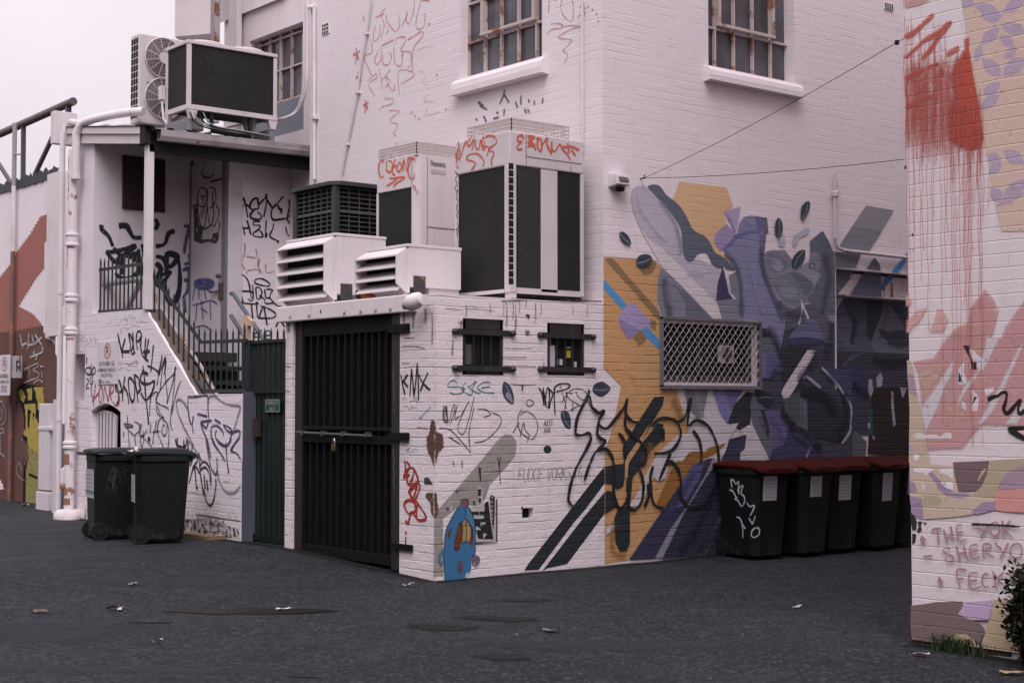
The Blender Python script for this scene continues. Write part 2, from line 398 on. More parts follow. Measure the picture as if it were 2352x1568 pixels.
# block letters drawn with strokes: each glyph in a 0..1 box, y up
GL = {'A': ['0,0 .5,1 1,0', '.2,.38 .8,.38'], 'B': ['0,0 0,1 .8,1 .95,.85 .95,.65 .8,.52 0,.52', '.8,.52 1,.4 1,.15 .85,0 0,0'], 'C': ['1,.82 .75,1 .25,1 0,.75 0,.25 .25,0 .75,0 1,.18'],
      'D': ['0,0 0,1 .65,1 1,.7 1,.3 .65,0 0,0'], 'E': ['1,1 0,1 0,0 1,0', '0,.52 .8,.52'], 'F': ['1,1 0,1 0,0', '0,.52 .8,.52'], 'G': ['1,.82 .75,1 .25,1 0,.75 0,.25 .25,0 .75,0 1,.2 1,.48 .6,.48'],
      'H': ['0,0 0,1', '1,0 1,1', '0,.52 1,.52'], 'I': ['.5,0 .5,1'], 'J': ['.9,1 .9,.25 .65,0 .25,0 0,.2'], 'K': ['0,0 0,1', '1,1 0,.45', '.3,.6 1,0'], 'L': ['0,1 0,0 1,0'], 'M': ['0,0 0,1 .5,.4 1,1 1,0'],
      'N': ['0,0 0,1 1,0 1,1'], 'O': ['.5,0 .12,.15 0,.5 .12,.85 .5,1 .88,.85 1,.5 .88,.15 .5,0'], 'P': ['0,0 0,1 .8,1 1,.85 1,.6 .8,.45 0,.45'], 'R': ['0,0 0,1 .8,1 1,.85 1,.62 .8,.48 0,.48', '.5,.48 1,0'],
      'S': ['1,.85 .75,1 .25,1 0,.8 .1,.58 .9,.42 1,.2 .75,0 .25,0 0,.15'], 'T': ['0,1 1,1', '.5,1 .5,0'], 'U': ['0,1 0,.25 .25,0 .75,0 1,.25 1,1'], 'V': ['0,1 .5,0 1,1'], 'W': ['0,1 .25,0 .5,.7 .75,0 1,1'],
      'X': ['0,0 1,1', '0,1 1,0'], 'Y': ['0,1 .5,.5 1,1', '.5,.5 .5,0'], 'Z': ['0,1 1,1 0,0 1,0'], '0': ['.5,0 0,.3 0,.7 .5,1 1,.7 1,.3 .5,0'], '1': ['.3,.8 .6,1 .6,0'], '2': ['0,.8 .3,1 .8,1 1,.75 0,0 1,0'],
      '3': ['0,1 1,1 .45,.58 1,.4 1,.12 .7,0 0,.1'], '4': ['.8,0 .8,1 0,.3 1,.3'], '6': ['.9,.95 .3,.7 0,.3 .3,0 .8,0 1,.25 .7,.5 .1,.4'], '8': ['.5,.52 .05,.75 .5,1 .95,.75 .5,.52 0,.25 .5,0 1,.25 .5,.52'], '-': ['0,.5 1,.5'], '.': ['.4,0 .6,.08'], ':': ['.4,0 .6,.08', '.4,.6 .6,.68'], '/': ['0,0 1,1'],
      'n': ['0,0 0,.7', '0,.5 .4,.7 .85,.6 .9,.4 .9,0'], 'a': ['.9,.7 .9,0', '.9,.55 .5,.7 .1,.5 .1,.15 .5,0 .9,.2'], 's': ['.9,.6 .5,.7 .1,.55 .9,.2 .5,0 .1,.1'], 'o': ['.5,0 .05,.15 .05,.55 .5,.7 .95,.55 .95,.15 .5,0'], 'i': ['.5,0 .5,.7', '.5,.9 .5,1'], 'c': ['.95,.55 .5,.7 .05,.5 .05,.2 .5,0 .95,.15']}
def text_ab(P, txt, a0, b0, cw, ch, mat, w, gap=.35, da=1, slant=0.0, rise=0.0):
    """letters in plane coordinates: a0,b0 = lower left corner; da = direction of reading along the plane axis"""
    a = 0
    for chx in txt:
        for st in GL.get(chx, []):
            pts = [tuple(float(k) for k in q.split(',')) for q in st.split()]
            P.raw([(a0 + da * (a + x * cw * .8 + slant * y * ch), b0 + y * ch + rise * a) for x, y in pts], w, mat)
        a += cw * (.8 + gap) if chx != ' ' else cw * .7

# ------------------------------------------------------------------ walls with openings
def panel(mb, ax, val, a0, a1, z0, z1, holes, thick, m=0, mr=0):
    """wall sheet facing -axis, with rectangular openings and their reveals"""
    hs = [(min(h[0], h[1]), max(h[0], h[1]), h[2], h[3]) for h in holes]
    A = sorted({a0, a1, *[h[0] for h in hs], *[h[1] for h in hs]}); Z = sorted({z0, z1, *[h[2] for h in hs], *[h[3] for h in hs]})
    P = (lambda a, z, d: (val + d, a, z)) if ax == 'X' else (lambda a, z, d: (a, val + d, z))
    for i in range(len(A) - 1):
        for j in range(len(Z) - 1):
            ca, cz = (A[i] + A[i + 1]) / 2, (Z[j] + Z[j + 1]) / 2
            if any(h[0] < ca < h[1] and h[2] < cz < h[3] for h in hs): continue
            mb.face([P(A[i], Z[j], 0), P(A[i + 1], Z[j], 0), P(A[i + 1], Z[j + 1], 0), P(A[i], Z[j + 1], 0)], m)
    for h in hs:
        q = [(h[0], h[2]), (h[1], h[2]), (h[1], h[3]), (h[0], h[3])]
        for k in range(4):
            (p, r), (p2, r2) = q[k], q[(k + 1) % 4]
            mb.face([P(p, r, 0), P(p, r, thick), P(p2, r2, thick), P(p2, r2, 0)], mr)

WHITE = (.80, .715, .755)
m_wall = white_wall('white painted brick', WHITE, BRK, amount=.14, streak=.10, mort=.07)
m_shed = white_wall('weathered white brick', (.78, .69, .725), BRK, amount=.24, streak=.20, mort=.14)
m_stair = white_wall('white brick with grimy foot', (.79, .715, .76), BRK, amount=.18, streak=.12, mort=.10, pitz=.62)
m_conc = white_wall('painted concrete', (.76, .68, .70), None, amount=.5, streak=.5, mort=0)
m_black = plain('flat black', (.012, .011, .011), .8)  # one even black for wires, rubber, lining and openings
m_dark = plain('dark interior', (.0095, .009, .0095), .8)
m_glass = None
def glass_mat():
    s = NT('dusty glass'); p = s.pos()
    c = s.mix(s.ramp(s.noise(p, 1.3, 4), .35, .7), (.060, .060, .072), (.145, .142, .166))
    c = s.mix(s.math('MULTIPLY', s.ramp(s.noise(p, 14, 4, .7), .6, .8), .3), c, (.2, .19, .2))
    return s.done(c, .16, spec=.5)
m_glass = glass_mat()
def rusty(name, col, rust):
    s = NT(name); p = s.pos()
    k = s.ramp(s.noise(p, 3.3, 6, .7), .60 - rust * .3, .68 - rust * .3)
    c = s.mix(k, col, s.mix(s.noise(p, 25, 3), (.42, .20, .12), (.17, .075, .045)))
    return s.done(c, .7, normal=s.bump(s.noise(p, 60, 3), .3, .003))
m_bars = rusty('rusting white window steel', (.56, .46, .44), .26)
m_pvc = metal_paint('white pvc', (.74, .68, .71), .5, .25)
m_grey = metal_paint('grey painted steel', (.30, .31, .34), .5, .3)

# ================================================================== tall white building
yb_win = lambda px: onX(px, 300, MX).y
xb_win = lambda px: onY(px, 300, BY).x
SILLZ = 5.16
Yl = yb_win(478)
main = thing('white_brick_building', (MX, BY, 0), 'tall white painted brick building with rusty steel windows and a purple mural round its corner', 'building')
W1 = (yb_win(1058), yb_win(1245), onX(1058, 181, MX).z, 7.6)
y2 = lambda px: onX(px, 300, MX2).y
W2 = (y2(572), y2(697), onX(697, 297, MX2).z, onX(697, 49, MX2).z)
W3 = (xb_win(1628), xb_win(1826), onY(1628, 150, BY).z, 7.6)
RECX = xb_win(1917)
rec_top = onY(1917, 616, BY).z
mb = MB()
panel(mb, 'X', MX, BY, YS_, ZTOP - .4, 12.0, [(W1[1], W1[0], W1[2], W1[3])], .16); panel(mb, 'X', MX2, YS_, Yl, ZTOP - .4, 12.0, [(W2[1], W2[0], W2[2], W2[3])], .16)
panel(mb, 'X', MX, Yl - 4.5, YS_, 0, ZTOP - .4, [], .16); panel(mb, 'X', MX2, YS_, Yl, 0, ZTOP - .4, [], .16)
mb.face([(MX, YS_, 0), (MX2, YS_, 0), (MX2, YS_, 12.0), (MX, YS_, 12.0)])
MW = dict(x0=xb_win(1512), x1=xb_win(1740))
mw_z1 = onY(1518, 729, BY).z; mw_z0 = onY(1518, 888, BY).z
VB = (xb_win(2031), xb_win(2050), onY(2031, 23, BY).z, onY(2031, 8, BY).z)
panel(mb, 'Y', BY, MX, RECX, -.1, 12.0, [(W3[0], W3[1], W3[2], W3[3]), (MW['x0'] + .05, MW['x1'] - .05, mw_z0 + .05, mw_z1 - .05)], .16)
panel(mb, 'Y', BY, RECX, 46, rec_top, 12.0, [], .3)
mb.box(RECX, 46, BY + .001, BY + .34, rec_top, rec_top + .05)           # soffit of the recess
panel(mb, 'Y', BY + .34, RECX, 46, -.1, rec_top, [], .1)
mb.face([(RECX, BY, -.1), (RECX, BY + .34, -.1), (RECX, BY + .34, rec_top), (RECX, BY, rec_top)])
mb.face([(MX2, Yl, 0), (46, Yl, 0), (46, Yl, 12), (MX2, Yl, 12)])
mb.face([(MX, BY, 12), (46, BY, 12), (46, Yl, 12), (MX, Yl, 12)])
mb.face([(46, BY, -.1), (46, Yl, -.1), (46, Yl, 12), (46, BY, 12)])
mb.build('wall', m_wall, main)
# lintel beam with rust inside the recess
lz1, lz0 = onY(1990, 634, BY + .12).z, onY(1990, 683, BY + .12).z
mb = MB(); mb.box(RECX + .003, 46, BY + .10, BY + .33, lz0, rec_top - .03)
mb.build('lintel', white_wall('lintel paint', (.60, .54, .55), BRK, amount=.5, streak=.6, mort=0, dirt=(.28, .17, .10)), main)
# windows
def steel_window(ax, val, a_list, z_list, ztop, label, sash=None):
    d = .13; a0, a1 = min(a_list), max(a_list); f = MB(); g = MB()
    def bx(al, ah, zl, zh, d0, d1, mb):
        (mb.box(val + d0, val + d1, al, ah, zl, zh) if ax == 'X' else mb.box(al, ah, val + d0, val + d1, zl, zh))
    bx(a0, a1, z_list[0] - .02, ztop, d + .02, d + .03, g)
    for a in a_list: bx(a - .0095, a + .0095, z_list[0] - .03, ztop, d - .03, d + .012, f)
    for z in z_list: bx(a0, a1, z - .011, z + .010, d - .026, d + .016, f)
    if sash:
        ai, aj, z = sash; lo, hi = min(ai, aj), max(ai, aj)
        for a in (lo, hi): bx(a - .016, a + .016, z + .03, ztop, d - .075, d - .035, f)
        bx(lo - .026, hi + .026, z + .025, z + .055, d - .078, d - .036, f)
    o = f.build('window', m_bars, main, label)
    g.build('pane', m_glass, o)
    return o
aw = [onX(*v('W', x, 300), MX).y for x in (1163, 1283, 1400, 1525, 1655, 1750)]
zw = [onX(*v('W', 1163, y), MX).z for y in (592, 305, 24)]
steel_window('X', MX, aw, zw, 7.6, 'multi-pane steel window above the shed roof', (aw[1], aw[4], zw[1]))
aw2 = [onX(*v('Z1', x, 300), MX2).y for x in (1760, 1833, 1908, 1985, 2062, 2113)]
zw2 = [onX(*v('Z1', 2062, y), MX2).z for y in (655, 430, 205)]
steel_window('X', MX2, aw2, zw2, W2[3], 'steel window behind the rooftop condenser')
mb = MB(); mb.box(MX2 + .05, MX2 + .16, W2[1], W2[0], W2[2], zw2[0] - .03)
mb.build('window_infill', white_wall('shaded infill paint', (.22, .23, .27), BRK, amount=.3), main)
aw3 = [onY(*v('QW', x, 500), BY).x for x in (445, 635, 890, 1143, 1385, 1612)]
zw3 = [onY(*v('QW', 445, y), BY).z for y in (850, 315)] + [7.2]
steel_window('Y', BY, aw3, zw3, 7.6, 'steel window with an open sash above the mural', (aw3[1] + .03, aw3[4], zw3[1]))
# rounded sills
def sill(ax, val, a0, a1, z0, z1, out):
    prof = [(0.10, z1 + .02), (0, z1), (-out * .55, z1 - .01), (-out * .9, z1 - (z1 - z0) * .3), (-out, z0 + (z1 - z0) * .35), (-out, z0), (0.0, z0 - .01), (.10, z0 - .01)]
    mk = (lambda a: [(val + o, a, z) for o, z in prof]) if ax == 'X' else (lambda a: [(a, val + o, z) for o, z in prof])
    mb = MB(); mb.grid([mk(a0), mk(a1)], 0, True, True); mb.build('window_sill', m_wall, main)
p, q = onX(1035, 208, MX - .1), onX(1243, 148, MX - .1)
sill('X', MX, p.y, q.y, onX(1035, 220, MX - .1).z, W1[2] - .02, .10)
p, q = onY(1632, 170, BY - .1), onY(1848, 210, BY - .1)
sill('Y', BY, p.x, q.x, onY(1636, 182, BY - .1).z, W3[2] - .02, .10)
# perforated air bricks
def airbrick(ax, val, a0, a1, z0, z1):
    f = MB(); h = MB()
    bx = (lambda m, al, ah, zl, zh, d0, d1: m.box(val + d0, val + d1, al, ah, zl, zh)) if ax == 'X' else (lambda m, al, ah, zl, zh, d0, d1: m.box(al, ah, val + d0, val + d1, zl, zh))
    bx(f, a0, a1, z0, z1, -.012, .02)
    o = f.build('air_brick', m_wall, main)
    for i in range(4):
        for j in range(3):
            ca = a0 + (a1 - a0) * (i + .5) / 4; cz = z0 + (z1 - z0) * (j + .5) / 3; w = abs(a1 - a0) / 14; t = abs(z1 - z0) / 9
            bx(h, ca - w, ca + w, cz - t, cz + t, -.016, -.004)
    h.build('holes', m_dark, o)
p, q = onX(*v('W', 165, 180), MX), onX(*v('W', 213, 242), MX); airbrick('X', MX, q.y, p.y, q.z, p.z)
p, q = onY(2030, 6, BY), onY(2050, 27, BY); airbrick('Y', BY, p.x, q.x, q.z, p.z)
# conduits and cables fixed to the wall
def on_wall(fr, pts, X): return [fX(fr, x, y, X) for x, y in pairs(pts)]
mb = MB(); mb.tube(on_wall('W', [512, 0, 478, 245, 440, 470, 415, 660, 370, 900, 338, 1050, 300, 1250], MX - .03), .017, 8)
for x, y in ((478, 245), (416, 670), (339, 1045)):
    c = fX('W', x, y, MX - .03); mb.box(c.x - .02, c.x + .04, c.y - .03, c.y + .03, c.z - .012, c.z + .012)
mb.build('conduit', m_pvc, main, 'thin slanting conduit clipped to the wall', smooth=True)
mb = MB(); mb.tube(on_wall('W', [2042, 0, 2044, 1100], MX - .03), .014, 8); mb.build('conduit', m_pvc, main, smooth=True)
mb = MB(); mb.tube(on_wall('Z1', [2190, 55, 2190, 1250], MX - .03), .024, 8)
mb.tube(on_wall('Z1', [2150, 50, 2192, 52], MX - .03), .03, 8)
c = fX('Z1', 2190, 822, MX - .04); mb.box(c.x - .03, c.x + .05, c.y - .04, c.y + .04, c.z - .02, c.z + .02)
mb.build('conduit', m_pvc, main, 'vertical conduit with a dark clip', smooth=True)
for k, (dy, r) in enumerate(((0, .022), (.07, .016))):
    mb = MB(); pts = on_wall('Z1', [2140, 0, 2140, 380, 2138, 560, 2115, 690, 2060, 790, 1980, 845, 1900, 862, 1780, 900, 1650, 960], MX - .05)
    pts = [Vector((MX - .05 - max(0, (i - 4)) * .12, q.y + dy, q.z)) for i, q in enumerate(pts)]
    mb.tube([Vector(a) for a in spline([tuple(q) for q in pts], 4)], r, 8); mb.build('cable', m_pvc, main, smooth=True)
# ribbed cladding of the upper gable and the downpipe beside it
mb = MB(); zc = fX('Z1', 1665, 108, MX2 - .05).z; ya = fX('Z1', 1500, 60, MX2).y; yb = fX('Z1', 2010, 20, MX2).y
n = 70
mb.grid([[(MX2 - .05 + .012 * (1 if i % 2 else -1), ya + (yb - ya) * i / n, z) for i in range(n + 1)] for z in (zc, 12.0)])
mb.build('ribbed_cladding', metal_paint('cream cladding', (.70, .64, .65), .5, .3), main)
mb = MB(); c = fX('Z1', 1638, 200, MX2 - .1)
mb.box(MX2 - .14, MX2 - .06, c.y - .13, c.y + .13, 5.6, 12.0); mb.build('downpipe', m_pvc, main, bevel=.01)

# ================================================================== brick shed
YSH = onX(655, 1000, AX).y; YG0 = onX(672, 1000, AX).y; YG1 = onX(918, 1000, AX).y
shed = thing('brick_shed', (AX, BY, 0), 'low flat-roofed white brick shed with a barred gate, covered in graffiti', 'shed')
SLZ = ZTOP - .15
mb = MB()
panel(mb, 'X', AX, BY, YSH, -.1, SLZ, [(YG1, YG0, -.1, SLZ)], .2)
sw = []
for (x0, y0, x1, y1) in ((222, 225, 735, 940), (1282, 282, 1752, 945)):
    p, q = fY('M', x0, y0, BY), fY('M', x1, y1, BY); p2 = fY('M', x0, y1, BY); sw.append((p.x, q.x, (q.z + p2.z) / 2, p.z))
p, q = fY('P', 1375, 570, BY), fY('P', 1515, 690, BY); vent = (p.x, q.x, q.z, p.z)
panel(mb, 'Y', BY, AX, MX, -.1, ZTOP, [*sw, vent], .2)
mb.face([(AX, YSH, -.1), (AX + .25, YSH, -.1), (AX + .25, YSH, SLZ), (AX, YSH, SLZ)])
mb.face([(AX, BY, SLZ), (AX, BY + .3, SLZ), (AX, BY + .3, ZTOP), (AX, BY, ZTOP)])
mb.build('wall', m_shed, shed)
ysl = onX(636, 715, AX - .05).y
mb = MB(); mb.box(AX - .06, AX + 1.0, BY + .30, ysl, SLZ, ZTOP + .015); mb.box(AX + 1.0, MX - .002, BY + .22, ysl + 1.5, SLZ + .003, ZTOP + .012)
mb.box(AX + .25, MX - .002, BY + .002, BY + .3, SLZ + .02, ZTOP - .02)
mb.build('roof_slab', m_conc, shed, bevel=.012)
mb = MB(); mb.box(AX + 1.6, MX - .01, BY + .21, YSH, 0, .02); mb.box(AX + 1.62, AX + 1.66, BY + .21, YSH, .02, SLZ); mb.box(AX + .25, AX + 1.6, YSH - .25, YSH - .21, .02, SLZ)
mb.build('inner_lining', m_black, shed)
# barred shed windows: dark frames, straps with knobs
m_blkfr = metal_paint('black window steel', (.022, .021, .023), .45, .2)
for i, (a0, a1, z0, z1) in enumerate(sw):
    f = MB(); f.box(a0, a1, BY + .055, BY + .075, z0, z1)
    w = f.build('window', m_dark, shed)
    f = MB(); t = .045
    for b in ((a0, a0 + t, z0, z1), (a1 - t * .8, a1, z0, z1), (a0, a1, z1 - t * 2.2, z1), (a0, a1, z0, z0 + t * 1.6)): f.box(b[0], b[1], BY + .01, BY + .054, b[2], b[3])
    for u in (.3, .52, .72): f.box(a0 + (a1 - a0) * u - .008, a0 + (a1 - a0) * u + .008, BY + .02, BY + .05, z0, z1)
    f.build('frame', m_blkfr, w, bevel=.004)
    for zz in (z0 + (z1 - z0) * .115, z0 + (z1 - z0) * .76):
        s_ = MB(); s_.box(a0 - .07, a1 + .07, BY - .018, BY - .004, zz - .026, zz + .026)
        for a in (a0 - .10, a1 + .10): s_.lathe((a, BY - .018, zz - .03), [(.001, 0), (.026, .008), (.034, .03), (.026, .052), (.001, .06)], 10)
        s_.build('strap', m_blkfr, w)
    if i == 0:
        s_ = MB(); s_.box(a0 + .045, a0 + .16, BY + .048, BY + .056, z0 + .1, z1 - .24); s_.build('torn_paper', plain('grimy paper', (.10, .11, .115)), w)
    else:
        s_ = MB()
        for (x0, y0, x1, y1) in ((1285, 565, 1375, 862), (1375, 640, 1402, 815), (1402, 738, 1418, 810), (1437, 740, 1473, 815), (1618, 770, 1650, 850)):
            p, q = fY('M', x0, y0, BY + .05), fY('M', x1, y1, BY + .05); s_.box(p.x, q.x, BY + .048, BY + .053, q.z, p.z)
        s_.build('paper_scraps', plain('old white paper', (.55, .52, .58), var=.1), w)
        s_ = MB(); p, q = fY('M', 1303, 460, BY), fY('M', 1368, 553, BY); s_.box(p.x, q.x, BY + .044, BY + .05, q.z, p.z)
        p, q = fY('M', 1562, 580, BY), fY('M', 1622, 608, BY); s_.box(p.x, q.x, BY + .043, BY + .048, q.z, p.z); s_.build('sticker', plain('grey sticker', (.2, .2, .21)), w)
        s_ = MB(); p, q = fY('M', 1560, 628, BY), fY('M', 1612, 722, BY); s_.box(p.x, q.x, BY + .043, BY + .048, q.z, p.z); s_.build('sticker', plain('yellow sticker', (.45, .36, .05)), w, 'yellow sticker')
mb = MB(); mb.box(vent[0], vent[1], BY + .07, BY + .09, vent[2], vent[3]); mb.build('vent_hole', m_dark, shed)
# broken brick exposed at the corner
m_brick = rusty('exposed red brick', (.105, .048, .040), .1)
E = Paint('X', AX, .004); E.ragged('K', [1530, 975, 1548, 990, 1546, 1330, 1530, 1280, 1512, 1240, 1495, 1190, 1490, 1105, 1510, 1085, 1520, 1010], m_brick)
E.ragged('P', [175, 380, 262, 372, 268, 690, 235, 615, 228, 500, 170, 430], m_brick); E.poly('P', [150, 190, 200, 180, 262, 270, 150, 265], paint((.05, .045, .045)))
E.build('exposed_brick', shed)
E = Paint('Y', BY, .004); E.ragged('K', [1548, 985, 1555, 1060, 1608, 1085, 1610, 1170, 1570, 1225, 1560, 1290, 1547, 1290], m_brick)
E.ragged('P', [270, 378, 300, 380, 312, 520, 330, 600, 300, 680, 270, 690], m_brick)
for l in ([545, 340, 570, 350, 562, 380, 548, 375], [425, 555, 450, 560, 448, 600, 430, 600], [1360, 550, 1380, 545, 1382, 575, 1362, 585]): E.poly('P', l, paint((.05, .045, .045)))
for l in ([0, 105, 200, 120, 330, 108, 610, 135], [720, 600, 900, 608, 1100, 602], [800, 1050, 980, 1062, 1150, 1055], [870, 260, 900, 250], [1005, 180, 1030, 230], [720, 715, 1020, 716], [740, 820, 1140, 835]): E.stroke('M', l, 5, paint((.12, .09, .09), None, .5, .35))
E.poly('M', [1005, 178, 1060, 182, 1058, 215, 1040, 240, 1030, 205], paint((.05, .045, .045))); E.poly('M', [960, 1060, 980, 1055, 970, 1140, 955, 1130], paint((.05, .045, .045)))
E.build('exposed_brick', shed)

# water stains running down from the roof edge, dark rot under the slab end
E = Paint('Y', BY, .0045, BRK); st_ = paint((.13, .095, .095), BRK, .9, .5, op=.55); rnd = random.Random(6)
for x, y0, y1, w in ((730, 20, 190, 10), (770, 30, 330, 22), (850, 20, 240, 16), (880, 60, 420, 26), (930, 10, 160, 14), (1010, 5, 90, 18), (1130, 40, 260, 24), (1200, 30, 200, 14), (560, 20, 180, 14), (90, 380, 700, 30), (160, 900, 960, 16), (260, 60, 220, 18), (1600, 40, 180, 12), (1780, 60, 200, 12), (1230, 700, 880, 20)):
    E.stroke('M', [x, y0, x + 4, (y0 + y1) / 2, x - 3, y1], w, st_)
E.stroke('M', [700, 12, 850, 8, 1000, 4, 1020, 20], 16, paint((.05, .04, .04), BRK, .7, .4, op=.8)); E.stroke('M', [1440, 0, 1700, 8, 1960, 18], 26, paint((.06, .05, .05), BRK, .8, .3, op=.85))
for x, y, w, h in ((150, 250, 70, 130), (1000, 380, 60, 60), (1240, 980, 90, 40), (1100, 260, 50, 30)):
    E.ragged('M', [x, y, x + w, y + 8, x + w * .8, y + h, x + w * .2, y + h * .9], paint((.20, .15, .15), BRK, None, .9), 8, 10, int(x))
E.build('wall_stain', shed)
E = Paint('X', AX - .06, .0015); E.ragged('K', [1440, 120, 1510, 112, 1530, 120, 1525, 150, 1460, 148], paint((.05, .045, .045), None, .0, .5), 4, 8); E.stroke('K', [705, 165, 708, 190], 9, paint((.06, .055, .06)))
for x in (1000, 1110, 1220, 880, 620, 480): E.stroke('K', [x, 215 - (x - 400) * .075, x + 2, 240 - (x - 400) * .075], 30, paint((.14, .11, .11), None, .9, .5, op=.6))
E.build('wall_stain', shed)
E = Paint('X', AX, .0045, BRK)
for x, y0, y1, w in ((1320, 170, 260, 30), (1390, 190, 300, 26), (1480, 150, 260, 30), (1530, 170, 420, 18), (470, 250, 330, 40)): E.stroke('K', [x, y0, x + 3, (y0 + y1) / 2, x, y1], w, paint((.12, .10, .11), BRK, .9, .4, op=.6))
for l in ([1300, 435, 1400, 432, 1480, 450], [1330, 372, 1400, 368], [1310, 560, 1360, 556], [1420, 1030, 1500, 1040], [450, 580, 490, 584], [448, 760, 480, 765], [450, 1260, 495, 1262]): E.stroke('K', l, 4, paint((.12, .09, .09), BRK, .5, .3))
E.build('wall_stain', shed)
# ================================================================== barred gate of the shed
m_gate = metal_paint('dark brown gate steel', (.0092, .0078, .0072), .6, .2, .0, dcol=(.020, .017, .016), spec=.12)
m_jamb = rusty('dark red-brown jamb', (.020, .012, .011), .0)
GX = AX + .03
gate = thing('barred_gate', (GX, YG1, 0), 'dark barred security gate closing the brick shed, with a padlocked bolt', 'gate')
kz = lambda y, x=900: fX('K', x, y, GX).z
ky = lambda x, y=1000: fX('K', x, y, GX).y
gb = gz(0, 12.5) + .02
mb = MB(); mb.box(GX + .06, GX + .075, YG1, YG0, gb, SLZ); mb.build('backing_sheet', plain('black mesh sheet', (.0065, .006, .006), .8), gate)
mb = MB(); mb.box(GX - .005, GX + .05, ky(570), YG0 - .003, gb - .05, SLZ - .005); mb.build('jamb', m_jamb, gate)
mb = MB(); mb.box(GX - .028, GX + .045, YG1 + .003, ky(1247), gb - .03, SLZ - .005); mb.build('stile', metal_paint('blue-black stile', (.017, .019, .024), .5, .2, dcol=(.03, .03, .035)), gate)
for b in ((GX, GX + .05, ky(572), SLZ - .16, SLZ - .008), (GX, GX + .05, ky(572), gb, gb + .10), (GX - .012, GX + .045, ky(580), kz(1052), kz(1026)), (GX - .006, GX + .045, ky(571), kz(1150), kz(1090))):
    mb = MB(); mb.box(b[0], b[1], ky(1247), b[2], b[3], b[4]); mb.build('rail', m_gate, gate, bevel=.004)
for i in range(14):
    y = ky(577 + 50.5 * i); mb = MB(); mb.box(GX + .004, GX + .046, y - .013, y + .013, gb + .1, SLZ - .16); mb.build('bar', m_gate, gate)
mb = MB(); mb.tube([(GX - .045, ky(560), kz(1075)), (GX - .045, ky(1110), kz(1088))], .014, 8)
for x in (600, 750, 900, 1080): mb.box(GX - .06, GX - .01, ky(x) - .02, ky(x) + .02, kz(1095), kz(1060))
mb.build('slide_bolt', metal_paint('worn bolt steel', (.055, .06, .07), .35, .3), gate, smooth=True)
for (y0, y1) in ((270, 335), (1068, 1130)):
    mb = MB(); mb.box(AX - .032, AX - .006, ky(1385), ky(1240), kz(y1, 1310), kz(y0, 1310))
    mb.lathe((AX - .032, ky(1360), kz((y0 + y1) / 2, 1360)), [(.001, -.012), (.014, -.008), (.014, .008), (.001, .012)], 8); mb.build('hinge_strap', m_gate, gate, bevel=.003)
p, q = fX('D', 0, 1170, AX), fX('D', 95, 1225, AX); mb = MB(); mb.box(AX - .03, AX - .006, q.y, p.y + .1, q.z, p.z); mb.build('hinge_strap', m_gate, gate, bevel=.003)
# padlock hanging from the bolt
cl = Vector((GX - .06, ky(841), kz(1180)))
pad = thing('padlock', cl, 'small brass padlock hanging from the bolt of the barred gate', 'padlock')
mb = MB(); mb.box(cl.x - .012, cl.x + .012, cl.y - .03, cl.y + .03, cl.z - .035, cl.z + .03); mb.build('lock_body', plain('old brass', (.13, .09, .045), .5, .6), pad, bevel=.006)
mb = MB(); mb.tube([cl + Vector((0, .02 * math.cos(a), .03 + .045 * math.sin(a) * 1.3)) for a in (k * math.pi / 8 for k in range(9))], .006, 6); mb.build('shackle', plain('steel', (.4, .4, .4), .3, 1), pad, smooth=True)

# ================================================================== stair block with its covered landing
YB = onX(215, 500, AX).y; XD = onY(440, 600, YB).x
YR = onX(343, 330, AX).y; YD = onX(525, 600, XD).y
YE = onX(556, 1100, AX).y; YA = onX(160, 800, AX).y
ZL = 2.29; ZP = 2.80; ZW = 1.735
stair = thing('stair_porch', (AX, YE, 0), 'white brick stair block with a covered landing, open steps and graffiti over its wall', 'porch')
rp = lambda y: 4.845 + (y - YR) * (5.17 - 4.845) / (YA - YR)      # underside of the roof
ow = [(YA, -.05), (YA, rp(YA)), (YB, rp(YB)), (YB, ZP + .01), (YR + .06, ZP - .01), (onX(450, 905, AX).y, ZW), (YE, ZW), (YE, -.05)]
nx0, nx1 = fX('S', 0, 300, AX), fX('S', 132, 300, AX)
nzt, nzb = fX('S', 60, 55, AX).z, fX('S', 60, 675, AX).z
niche = [(fX('H', 572, 1400, AX).y, nzb), (nx1.y, nzb), (nx1.y, nzt), (fX('H', 572, 1400, AX).y, nzt)]
arch_px = [218, 1400, 218, 825, 270, 770, 330, 735, 400, 715, 460, 725, 520, 755, 575, 795, 612, 830, 616, 1400]
arch = [(p.y, p.z) for p in (fX('S', x, y, AX) for x, y in pairs(arch_px))]
mb = MB(); hs = [niche, arch]
loops = [[Vector((a, b, 0)) for a, b in l] for l in [ow] + hs]; flat = [q for l in loops for q in l]
for t in tessellate_polygon(loops): mb.face([(AX, flat[i].x, flat[i].y) for i in t])
for l, d in zip([ow] + hs, (.22, .3, .16)):
    for i in range(len(l)):
        a, b = l[i], l[(i + 1) % len(l)]; mb.face([(AX, *a), (AX + d, *a), (AX + d, *b), (AX, *b)])
for t in tessellate_polygon([loops[0]]): mb.face([(AX + .22, *ow[i]) for i in t[::-1]])
mb.box(AX + .22, XD, YB, YB + .2, 0, rp(YB) + .13)                       # back wall of the landing
mb.box(XD, XD + .2, YD, YB, 0, rp(YD) + .1)                             # wall with the door
mb.box(XD + .2, MX2, YD, YD + .2, 0, rp(YD) + .1)                      # return wall beside the door
mb.box(AX, AX + .05, YE, YE + .002, 0, 1)
mb.box(AX + .22, MX2, YA - .2, YA, 0, rp(YA) + .05)
mb.build('wall', m_stair, stair, fix=True)
p = fX('S2', 1250, 1000, AX)
